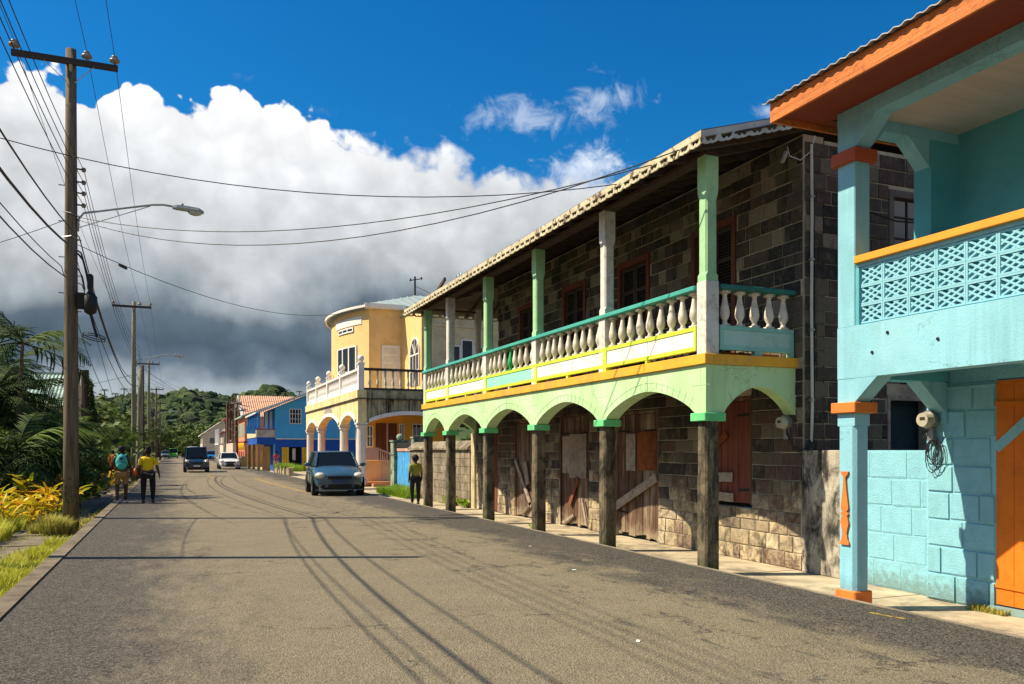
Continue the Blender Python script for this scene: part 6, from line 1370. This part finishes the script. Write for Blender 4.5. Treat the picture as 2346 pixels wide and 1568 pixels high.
m_grass = leafmat('verge_grass', [(.26, .32, .03), (.46, .50, .04), (.58, .52, .08), (.36, .44, .03)], .35, .6)
m_grassd = leafmat('dry_grass', [(.50, .40, .10), (.34, .36, .06), (.60, .46, .15)], .3, .6)
m_weed = leafmat('weed_leaf', [(.12, .26, .02), (.24, .38, .03), (.32, .42, .04)], .3, .5)
m_trunk = mat('palm_trunk', (.14, .11, .07), .95, .25, wood=(2, 2, 9), bump=.5)
def frond(L_, droop, nl, seed, m, wl=.052, ll=.66):
    r = random.Random(seed); mb = MB(); P = []
    for i in range(13):
        t = i / 12; P.append(Vector((0, L_ * (t - .12 * t * t), L_ * (.55 * t - droop * t * t))))
    mb.tube(P, [.022 * (1 - .8 * i / 12) for i in range(13)], 4)
    for i in range(nl):
        t = .10 + .9 * i / nl; f = t * 12; k = min(int(f), 11); p = P[k].lerp(P[k + 1], f - k); d = (P[k + 1] - P[k]).normalized()
        for s in (-1, 1):
            ln = ll * L_ / 2 * math.sin(math.pi * min(1, .18 + t * .80)) * r.uniform(.85, 1.1); a = Vector((s, 0, 0)) * .75 + d * .65 + Vector((0, 0, r.uniform(-.45, .10))); a.normalize()
            m1 = p + a * ln * .5 + Vector((0, 0, -.02)); e = p + a * ln + Vector((0, 0, -.22 * ln)); w = d * wl
            mb.add([p - w * .4, m1 - w * .5, e, m1 + w * .5, p + w * .4], [(0, 1, 3, 4), (1, 2, 3)])
    return mb.mesh('frond', m)
FR = [frond(2.2, .62, 26, 1, m_palm), frond(2.2, .95, 26, 2, m_palm), frond(2.2, .40, 24, 3, m_palm), frond(2.2, .75, 24, 4, m_palm_y)]
def palm(x, y, h, n, s, label, seed, group='palms on the left verge', z=-.32, stems=1):
    r = random.Random(seed); p = empty('palm_tree', (x, y, z), label, 'palm tree', group)
    for q in range(stems):
        ox, oy = (0, 0) if stems == 1 else (r.uniform(-.5, .5), r.uniform(-.5, .5)); hh = h * (1 if q == 0 else r.uniform(.45, .9))
        MB().tube([(ox * .3, oy * .3, -.1), (ox * .7, oy * .7, hh * .5), (ox, oy, hh)], [.09 * s ** .5, .07, .05], 8).build('trunk', m_trunk, p, local=True)
        for k in range(n // stems):
            t = k / max(1, n // stems - 1); az = k * 2.399 + r.uniform(-.3, .3); tilt = rad(35 - 75 * t + r.uniform(-8, 8)); sc = s * r.uniform(.8, 1.1)
            inst('frond', FR[r.choice((0, 0, 1, 1, 2, 3))], p, (ox, oy, hh - .05), (tilt, r.uniform(-.2, .2), az), (sc, sc, sc), world=False)
    return p
PL = [(-4.9, 27.6, 1.7, 30, 1.0, 3, 'short dark palm whose fronds hang at the left edge above the crotons'), (-5.6, 33.0, 4.2, 30, 1.35, 2, 'dark palm with heavy crown at the left edge'), (-4.7, 28.6, 2.0, 30, 1.15, 3, 'dark palm clump at the left edge right behind the yellow shrubs'), (-5.0, 31.0, 5.5, 24, 1.25, 2, 'tallest palm whose upper fronds reach into the sky at the left edge'), (-4.1, 31.5, 2.3, 30, 1.1, 3, 'low dark palm just left of the nearest pole'), (-4.9, 34.0, 2.9, 28, 1.2, 2, 'dark palm with fan of fronds left of the nearest pole'), (-4.3, 36.0, 1.9, 28, 1.1, 3, 'dense palm hiding the foot of the green-roofed house'), (-6.25, 38.5, 5.2, 26, 1.25, 2, 'tall palm behind the two at the left edge'), (-5.4, 41.0, 1.9, 26, 1.2, 3, 'dark palm below the green corrugated roof'),
      (-4.5, 47.0, 2.3, 24, 1.0, 3, 'bushy palm just right of the nearest pole'), (-5.3, 50.5, 3.0, 24, 1.1, 2, 'arching palm behind the white gate post'), (-4.3, 55.0, 2.5, 22, 1.0, 3, 'palm behind the woman with the backpack'), (-4.9, 60, 3.2, 22, 1.1, 2, 'palm half way to the second pole'), (-4.0, 66.0, 2.7, 20, 1.0, 3, 'small palm left of the second pole'), (-4.6, 73, 3.3, 20, 1.1, 2, 'palm beyond the second pole'), (-7.5, 56, 4.2, 20, 1.2, 2, 'palm standing back from the verge before the hill'), (-4.2, 83, 3.0, 18, 1.0, 2, 'far palm before the third pole'), (-5.0, 96, 3.6, 16, 1.1, 2, 'farthest palm in the left row'), (-6.9, 44, 2.0, 24, 1.2, 2, 'palm crown just under the eave of the green roof')]
for i, (x, y, h, n, s, st, lb) in enumerate(PL): palm(x, y, h, n, s, lb, 20 + i, stems=st)
# dark undergrowth filling the gaps between the palms is added with the trees below
# croton shrubs: rosettes of long orange-yellow leaves
def leafmesh(L_, w, arch_, m, seed, name='leaf'):
    r = random.Random(seed); mb = MB(); vs = []; n = 6
    for i in range(n + 1):
        t = i / n; ww = w * math.sin(math.pi * (.08 + .90 * t)) ** .8 if i < n else .002; y = L_ * (t - .15 * arch_ * t * t); z = L_ * (.25 * t - .55 * arch_ * t * t); tw = .3 * t * r.uniform(-1, 1)
        vs += [(-ww, y, z + ww * .35), (0, y, z), (ww, y, z + ww * .35 + tw * ww)]
    mb.add(vs, [(3 * i + a, 3 * i + 3 + a, 3 * i + 4 + a, 3 * i + 1 + a) for i in range(n) for a in (0, 1)]); return mb.mesh(name, m, True)
CL = [leafmesh(.52, .046, .6, m_croton, 1), leafmesh(.46, .040, 1.0, m_croton, 2), leafmesh(.58, .050, .35, m_croton, 3)]
def croton(x, y, h, n, label, seed, s=1.0, group='orange-yellow leafed shrubs in the left bed'):
    r = random.Random(seed); p = empty('croton_shrub', (x, y, -.32), label, 'shrub', group)
    k = 0; stems = 5
    st = MB(); tips = []
    for q in range(stems):
        tx, ty, tz = r.uniform(-.55, .55) * s, r.uniform(-.5, .5) * s, h * r.uniform(.45, 1.0); st.tube([(tx * .2, ty * .2, 0), (tx * .7, ty * .7, tz * .6), (tx, ty, tz)], [.02, .015, .01], 5); tips.append((tx, ty, tz))
    st.build('stem', m_trunk, p, local=True)
    for i in range(n):
        tx, ty, tz = tips[i % stems]; a = i * 2.399; el = r.uniform(-.15, 1.15); sc = s * r.uniform(.75, 1.15)
        inst('leaf', CL[r.randrange(3)], p, (tx, ty, tz - r.uniform(0, .25)), (el - .2, r.uniform(-.5, .5), a), (sc, sc, sc), world=False)
    return p
CR = [(-3.55, 22.4, .75, 50, 'front croton shrub at the left edge, leaves splayed over the path'), (-3.1, 23.6, .80, 56, 'croton shrub with the longest orange leaves in the middle of the bed'), (-3.75, 24.4, 1.05, 56, 'taller croton shrub behind the front one at the left edge'), (-3.05, 25.4, .95, 56, 'croton shrub just left of the nearest pole'), (-3.6, 26.4, 1.1, 50, 'tall croton behind the middle one'), (-2.85, 27.4, .95, 44, 'croton shrub hidden partly by the nearest pole'), (-4.1, 26.8, 1.2, 44, 'croton standing farthest back at the left edge'), (-3.3, 28.8, 1.1, 44, 'last croton of the near bed, in front of the dark palms')]
for i, (x, y, h, n, lb) in enumerate(CR): croton(x, y, h, n, lb, 40 + i)
CR2 = [(-3.5, 36.0, .85, 34, 'croton just right of the nearest pole, leaves drooping over the path'), (-3.6, 39.5, .9, 34, 'bright yellow croton beside the white gate post'), (-3.2, 42.5, .9, 34, 'rounded yellow croton left of the woman with backpack'), (-3.0, 46, .9, 30, 'farther croton behind the woman with backpack')]
for i, (x, y, h, n, lb) in enumerate(CR2): croton(x, y, h, n, lb, 60 + i, 1.05)
for i, (x, y) in enumerate(((-3.0, 74), (-2.9, 108))): croton(x, y, 1.2, 26, ['small orange shrub seen between the two women', 'small orange shrub far off beside the poles'][i], 70 + i, 1.6)
# grass (uncountable) : blades as real geometry
def grass(name, label, regions, m, seed, z=-.325):
    r = random.Random(seed); mb = MB()
    for (x0, x1, y0, y1, n, h0, h1, lean) in regions:
        for i in range(n):
            x, y = r.uniform(x0, x1), r.uniform(y0, y1); dn = noise.noise(Vector((x * 1.7, y * 1.1, seed)))
            if dn < -.18 and lean < .9: continue
            h = r.uniform(h0, h1) * (1 + .5 * dn); a = r.uniform(0, 6.28); w = r.uniform(.003, .008) * (1 + y * .03); lx, ly = math.cos(a) * h * lean * r.uniform(.2, 1), math.sin(a) * h * lean * r.uniform(.2, 1)
            px, py = -math.sin(a) * w, math.cos(a) * w
            mb.add([(x - px, y - py, z), (x + px, y + py, z), (x + lx * .4 + px * .8, y + ly * .4 + py * .8, z + h * .6), (x + lx * .4 - px * .8, y + ly * .4 - py * .8, z + h * .6), (x + lx, y + ly, z + h * .92)], [(0, 1, 2, 3), (3, 2, 4)])
    return tag(mb.build(name, m), label, 'grass', None, 'stuff')
grass('verge_grass', 'bright yellow-green grass along the left kerb and path', [(-2.32, -1.72, 6, 19, 15000, .08, .26, .7), (-2.5, -1.75, 13, 16.5, 5000, .12, .3, .8), (-4.6, -3.25, 14, 27, 24000, .18, .5, .6), (-8, -4.2, 12, 36, 9000, .2, .45, .6), (-3.3, -2.4, 8, 30, 1400, .05, .12, .8), (-3.6, -3.0, 30, 60, 5000, .15, .4, .6), (-2.1, -1.75, 24, 60, 1500, .08, .2, .7)], m_grass, 1)
grass('pole_grass', 'tall dry golden grass tuft round the foot of the nearest pole', [(-2.65, -2.2, 20.9, 21.9, 2200, .15, .50, .95), (-2.2, -1.72, 21.2, 25, 1500, .06, .2, .9), (-3.0, -2.5, 21.2, 22.4, 700, .12, .34, .95)], m_grassd, 2)
grass('gate_grass', 'bright green weeds at the foot of the blue gate', [(7.6, 8.5, 28.5, 33.0, 6000, .12, .4, .9)], m_weed, 3, -.12)
grass('planter_grass', 'low green growth on the stone planter by the blue house', [(6.95, 7.9, 55, 64, 4000, .2, .5, .8)], m_weed, 4, .2)
grass('sill_weed', 'small weed tuft at the orange door step', [(7.95, 8.1, 6.0, 6.45, 260, .03, .08, 1)], m_grassd, 5, -.12)
# leafy weeds in the arcade
WL = [leafmesh(.16, .05, .6, m_weed, 5), leafmesh(.13, .045, .3, m_weed, 6)]
for i, (x, y, n, s, lb) in enumerate([(8.0, 24.6, 26, 1.5, 'larger leafy weed at the foot of the garden wall'), (8.05, 23.5, 22, 1.2, 'smaller leafy weed by the end pier of the far arch'), (7.2, 16.4, 10, .6, 'tiny weed in the arcade pavement joint'), (8.25, 27.5, 18, 1.3, 'leafy weed near the gate end of the garden wall')]):
    r = random.Random(i); p = empty('weed', (x, y, -.11), lb, 'weed')
    for k in range(n): inst('leaf', WL[k % 2], p, (r.uniform(-.1, .1) * s, r.uniform(-.12, .12) * s, r.uniform(0, .12) * s), (r.uniform(0, 1.2), 0, r.uniform(0, 6.28)), (s,) * 3, world=False)
# short pillars and dark rounded stone behind the hedge
tag(MB().lathe((-4.15, 34.6, -.33), [(.20, 0), (.20, 1.35), (.24, 1.36), (.24, 1.44), (.12, 1.52), (.02, 1.56)], 12).build('gate_post', m_trim), 'round-topped white gate post just right of the nearest pole', 'gate post')
ds = MB(); ds.prism([(-4.75, -.3), (-3.95, -.3), (-3.95, 1.15)] + [(-4.35 + .4 * math.cos(a), 1.15 + .38 * math.sin(a)) for a in [math.pi * k / 10 for k in range(11)]] + [(-4.75, 1.15)], 'y', 41.0, 41.35); tag(ds.build('headstone', mat('black_stone', (.02, .02, .02), .9, .2), bevel=.03), 'black round-topped stone slab among the yellow shrubs', 'stone slab')
tag(MB().box((-4.1, 47.5, -.33), (-3.4, 47.9, 1.35)).build('dark_pier', m_iron), 'square black pier behind the woman with the backpack', 'pier')
lw = empty('low_wall', (-5, 38, -.3), 'low grey rendered wall behind the yellow shrubs', 'wall')
y = 22.0
while y < 60: MB().box((-5.35, y + .01, -.4), (-5.1, y + 1.99, .45)).build('wall_panel', m_gw, lw); y += 2
r = random.Random(2)
dt = empty('dead_stump', (-5.75, 66, -.3), 'tall dark dead trunk with a hanging vine beside the green roof', 'tree')
MB().tube([(0, 0, 0), (.05, 0, 4), (0, 0, 7.6)], [.34, .30, .26], 9).build('trunk', m_pole3, dt, local=True)
vb = MB()
for k in range(900):
    t = r.random(); c = Vector((.35 + .55 * (1 - t) * r.uniform(-.3, 1), r.uniform(-.5, .5), 3.6 + t * 3.2)); a, b = [Vector((r.uniform(-1, 1), r.uniform(-1, 1), r.uniform(-1, 1))).normalized() * .13 for _ in range(2)]; vb.add([c - a, c + b, c + a], [(0, 1, 2)])
vb.build('vine', m_palm, dt, local=True)
# broadleaf trees at the far end
m_tree = leafmat('tree_leaf', [(.03, .06, .015), (.06, .10, .02), (.10, .15, .03), (.13, .17, .04), (.05, .08, .02)], .2, .6)
def crown_mesh(seed, n=1500, leaf=.26):
    r = random.Random(seed); mb = MB(); cl = [(Vector((r.gauss(0, .55), r.gauss(0, .55), r.gauss(.1, .38))), r.uniform(.22, .5)) for _ in range(16)]
    for i in range(n):
        c, rr_ = cl[r.randrange(16)]; d = Vector((r.gauss(0, 1), r.gauss(0, 1), r.gauss(0, 1))).normalized(); p = c + d * rr_ * r.uniform(.7, 1.0)
        a = d.cross(Vector((r.uniform(-1, 1), r.uniform(-1, 1), r.uniform(-1, 1)))).normalized() * leaf * .28; b_ = d.cross(a).normalized() * leaf * .28 + d * .03
        mb.add([p - a, p - b_, p + a, p + b_], [(0, 1, 2, 3)])
    return mb.mesh('crown', m_tree)
CM = [crown_mesh(k) for k in range(4)]
def tree(x, y, h, s, label, seed, z=-.3, group='broadleaf trees at the far end of the street'):
    r = random.Random(seed); p = empty('broadleaf_tree', (x, y, z), label, 'tree', group)
    tb = MB().tube([(0, 0, 0), (.1, 0, h * .35), (0, 0, h * .7)], [.22, .16, .08], 7)
    for k in range(4): a = k * 1.6 + seed; tb.tube([(0, 0, h * .35), (math.cos(a) * s * .5, math.sin(a) * s * .5, h * .75)], [.09, .03], 5)
    tb.build('trunk', m_trunk, p, local=True); inst('crown', CM[seed % 4], p, (0, 0, h * .78), (0, 0, r.uniform(0, 6)), (s, s, s * .85), world=False); return p
TR = [(-4.5, 205, 6.5, 4.6), (-2.6, 225, 5.5, 3.8), (2.5, 250, 6, 3.6), (6.5, 285, 8, 4.5), (9.5, 215, 7, 4.0), (-9, 180, 8, 5), (-13, 150, 8, 5), (-8, 130, 6, 4), (-7, 110, 5.5, 3.6), (13, 262, 9, 5), (17, 250, 8, 5), (-6, 250, 8, 5), (0, 290, 9, 5), (-12, 104, 7, 4), (-18, 90, 8, 5), (4.5, 232, 4.5, 2.6), (-16, 48, 6, 4), (-14, 60, 5, 4)]
LB = ['pale green tree above the green van', 'lighter bush beside the grey car', 'round tree behind the red-roofed house', 'tree rising behind the far green roof', 'tree behind the farthest gabled house', 'tree left of the far poles', 'tree set back left of the fourth pole', 'tree behind the third pole', 'tree between palms and third pole', 'far tree right of the street end', 'far tree above the small houses', 'tree left of the distant thin pole', 'tree on the axis of the street', 'tree behind the pinkish house', 'tree on the left beyond the green roof', 'small bush at the far right kerb', 'tree deep at the left edge', 'tree behind the green corrugated roof']
for i, (x, y, h, s) in enumerate(TR): tree(x, y, h, s, LB[i], i)
for i, (x, y, h, s, lb) in enumerate([(-5.0, 30.2, 1.0, 1.3, 'dark bush between the first palms at the left edge'), (-5.6, 33, 2.0, 1.9, 'dark rounded bush behind the croton bed'), (-4.5, 33.5, 1.2, 1.4, 'dark bush directly left of the nearest pole'), (-5.3, 37.5, 1.5, 1.7, 'dark bush under the green corrugated roof'), (-7.0, 41, 3.0, 2.4, 'large dark bush at the left edge beyond the palms'), (-5.2, 45, 1.5, 1.6, 'dark bush just right of the nearest pole'), (-5.4, 53, 1.8, 1.8, 'dark bush behind the black stone slab'), (-5.0, 64, 1.8, 1.8, 'dark bush left of the short stump pole'), (-5.6, 78, 2.4, 2.2, 'dark bush beyond the second pole'), (-6.0, 90, 2.8, 2.6, 'dark bush near the pinkish house')]):
    tree(x, y, h, s, lb, 30 + i, group='bushes among the roadside palms')
# ================================================================== wooded hill
def E_az(a):
    T = [(-90, .03), (-40, .045), (-20, .05), (-9.4, .05), (-4.9, .058), (-2.4, .061), (-.6, .066), (.65, .068), (2.2, .066), (2.8, .062), (4.3, .065), (5.2, .071), (6.2, .077), (6.9, .071), (7.5, .064), (8.2, .061), (11, .067), (20, .07), (40, .06), (90, .03)]
    for (a0, e0), (a1, e1) in zip(T, T[1:]):
        if a0 <= a <= a1: return e0 + (e1 - e0) * (a - a0) / (a1 - a0)
    return .03
RH = 430.0
def hill_z(a, r_):
    zr = 1.6 + E_az(a) * RH - 4.5; t = (r_ - 250) / (RH - 250); t = max(0, min(1, t)); s = t * t * (3 - 2 * t) * .6 + t * .4
    n = noise.noise(Vector((a * .35, r_ * .02, 3))) * 3.2 * math.sin(math.pi * min(1, t)) 
    return (zr + 1) * s - 1 + n if r_ <= RH else zr - (r_ - RH) * .12
m_hill = mat('hill_undergrowth', (.045, .075, .022), .9, .3, dirt=((.14, .19, .04), .7, .02), bump=0)
mb = MB(); na, nr = 150, 14; vs = []
for i in range(na + 1):
    a = -75 + 150 * i / na
    for j in range(nr + 1):
        r_ = 250 + (RH + 90 - 250) * j / nr; vs.append((r_ * math.sin(rad(a)), r_ * math.cos(rad(a)), hill_z(a, r_)))
mb.add(vs, [(i * (nr + 1) + j, (i + 1) * (nr + 1) + j, (i + 1) * (nr + 1) + j + 1, i * (nr + 1) + j + 1) for i in range(na) for j in range(nr)])
tag(mb.build('hill', m_hill, smooth=True), kind='structure')
def hillmat():
    m = bpy.data.materials.new('hill_canopy'); m.use_nodes = True; t = NT(m.node_tree); b = t.n['Principled BSDF']
    pos = t.new('ShaderNodeNewGeometry').outputs['Position']; ri = t.new('ShaderNodeNewGeometry').outputs['Random Per Island']
    v = t.math('ADD', t.math('MULTIPLY', ri, .6), t.math('MULTIPLY', t.noise(pos, .016, 4, .6), .55)); c = t.ramp(v, [(.15, (.020, .042, .018)), (.45, (.035, .068, .022)), (.62, (.065, .105, .03)), (.85, (.11, .15, .045))])
    c = t.mix(t.math('MULTIPLY', t.step(t.noise(pos, .9, 5, .7), .45, .62), .5), c, (.02, .035, .018))
    t.put(b.inputs['Base Color'], c); b.inputs['Roughness'].default_value = .8; b.inputs['Specular IOR Level'].default_value = .15
    bp_ = t.new('ShaderNodeBump'); bp_.inputs['Strength'].default_value = 1; bp_.inputs['Distance'].default_value = 1.2; t.put(bp_.inputs['Height'], t.noise(pos, 1.1, 5, .7)); t.put(b.inputs['Normal'], bp_.outputs[0]); return m
bm0 = bmesh.new(); bmesh.ops.create_icosphere(bm0, subdivisions=2, radius=1); IV = [v.co.copy() for v in bm0.verts]; IF = [tuple(v.index for v in f.verts) for f in bm0.faces]; bm0.free()
blobs = []
for q in range(10):
    blobs.append([v * (1 + .42 * noise.noise(v * 1.9 + Vector((q * 7.1, 0, 0))) + .22 * noise.noise(v * 4.3 + Vector((0, q * 3.3, 0)))) for v in IV])
r = random.Random(77); mb = MB()
def crown(x, y, z, s, sz):
    bl = blobs[r.randrange(10)]; ca, sa = math.cos(r.uniform(0, 6.28)), math.sin(r.uniform(0, 6.28)); n0 = len(mb.v)
    mb.v.extend([(x + (v.x * ca - v.y * sa) * s, y + (v.x * sa + v.y * ca) * s, z + v.z * sz) for v in bl]); mb.f.extend([(a + n0, b + n0, c + n0) for a, b, c in IF])
for i in range(11500):
    a = r.uniform(-12, 14) if i < 9500 else r.uniform(-70, 70); r_ = 250 + (RH + 6 - 250) * r.random() ** .8; s = r.uniform(1.2, 2.5) * (1 if r.random() < .9 else 1.5)
    if noise.noise(Vector((a * .5, r_ * .03, 9))) < -.28 and a < 1: s *= .5
    crown(r_ * math.sin(rad(a)), r_ * math.cos(rad(a)), hill_z(a, r_) + s * .45, s, s * r.uniform(.8, 1.15))
tag(mb.build('hill_woodland', hillmat()), 'dense dark green woodland covering the hill behind the town', 'woodland', None, 'stuff')
# palms and single trees breaking the ridge line
for i in range(12):
    a = [-4.6, -4.2, -3.9, -3.3, -2.8, -2.2, -1.3, .2, 3.4, 4.9, 7.1, 7.9][i]; h = [7, 5, 8, 6, 8, 5, 5, 4, 4, 5, 6, 8][i]; r_ = RH - 4
    p = empty('ridge_palm', (r_ * math.sin(rad(a)), r_ * math.cos(rad(a)), hill_z(a, r_) - 1), 'lone palm standing up from the wooded ridge', 'tree', 'palms on the skyline of the hill')
    MB().tube([(0, 0, 0), (0, 0, h)], [.35, .25], 5).build('trunk', m_trunk, p, local=True)
    for k in range(9): inst('frond', FR[1], p, (0, 0, h), (rad(20 - 8 * (k % 3)), 0, k * .7), (1.1,) * 3, world=False)
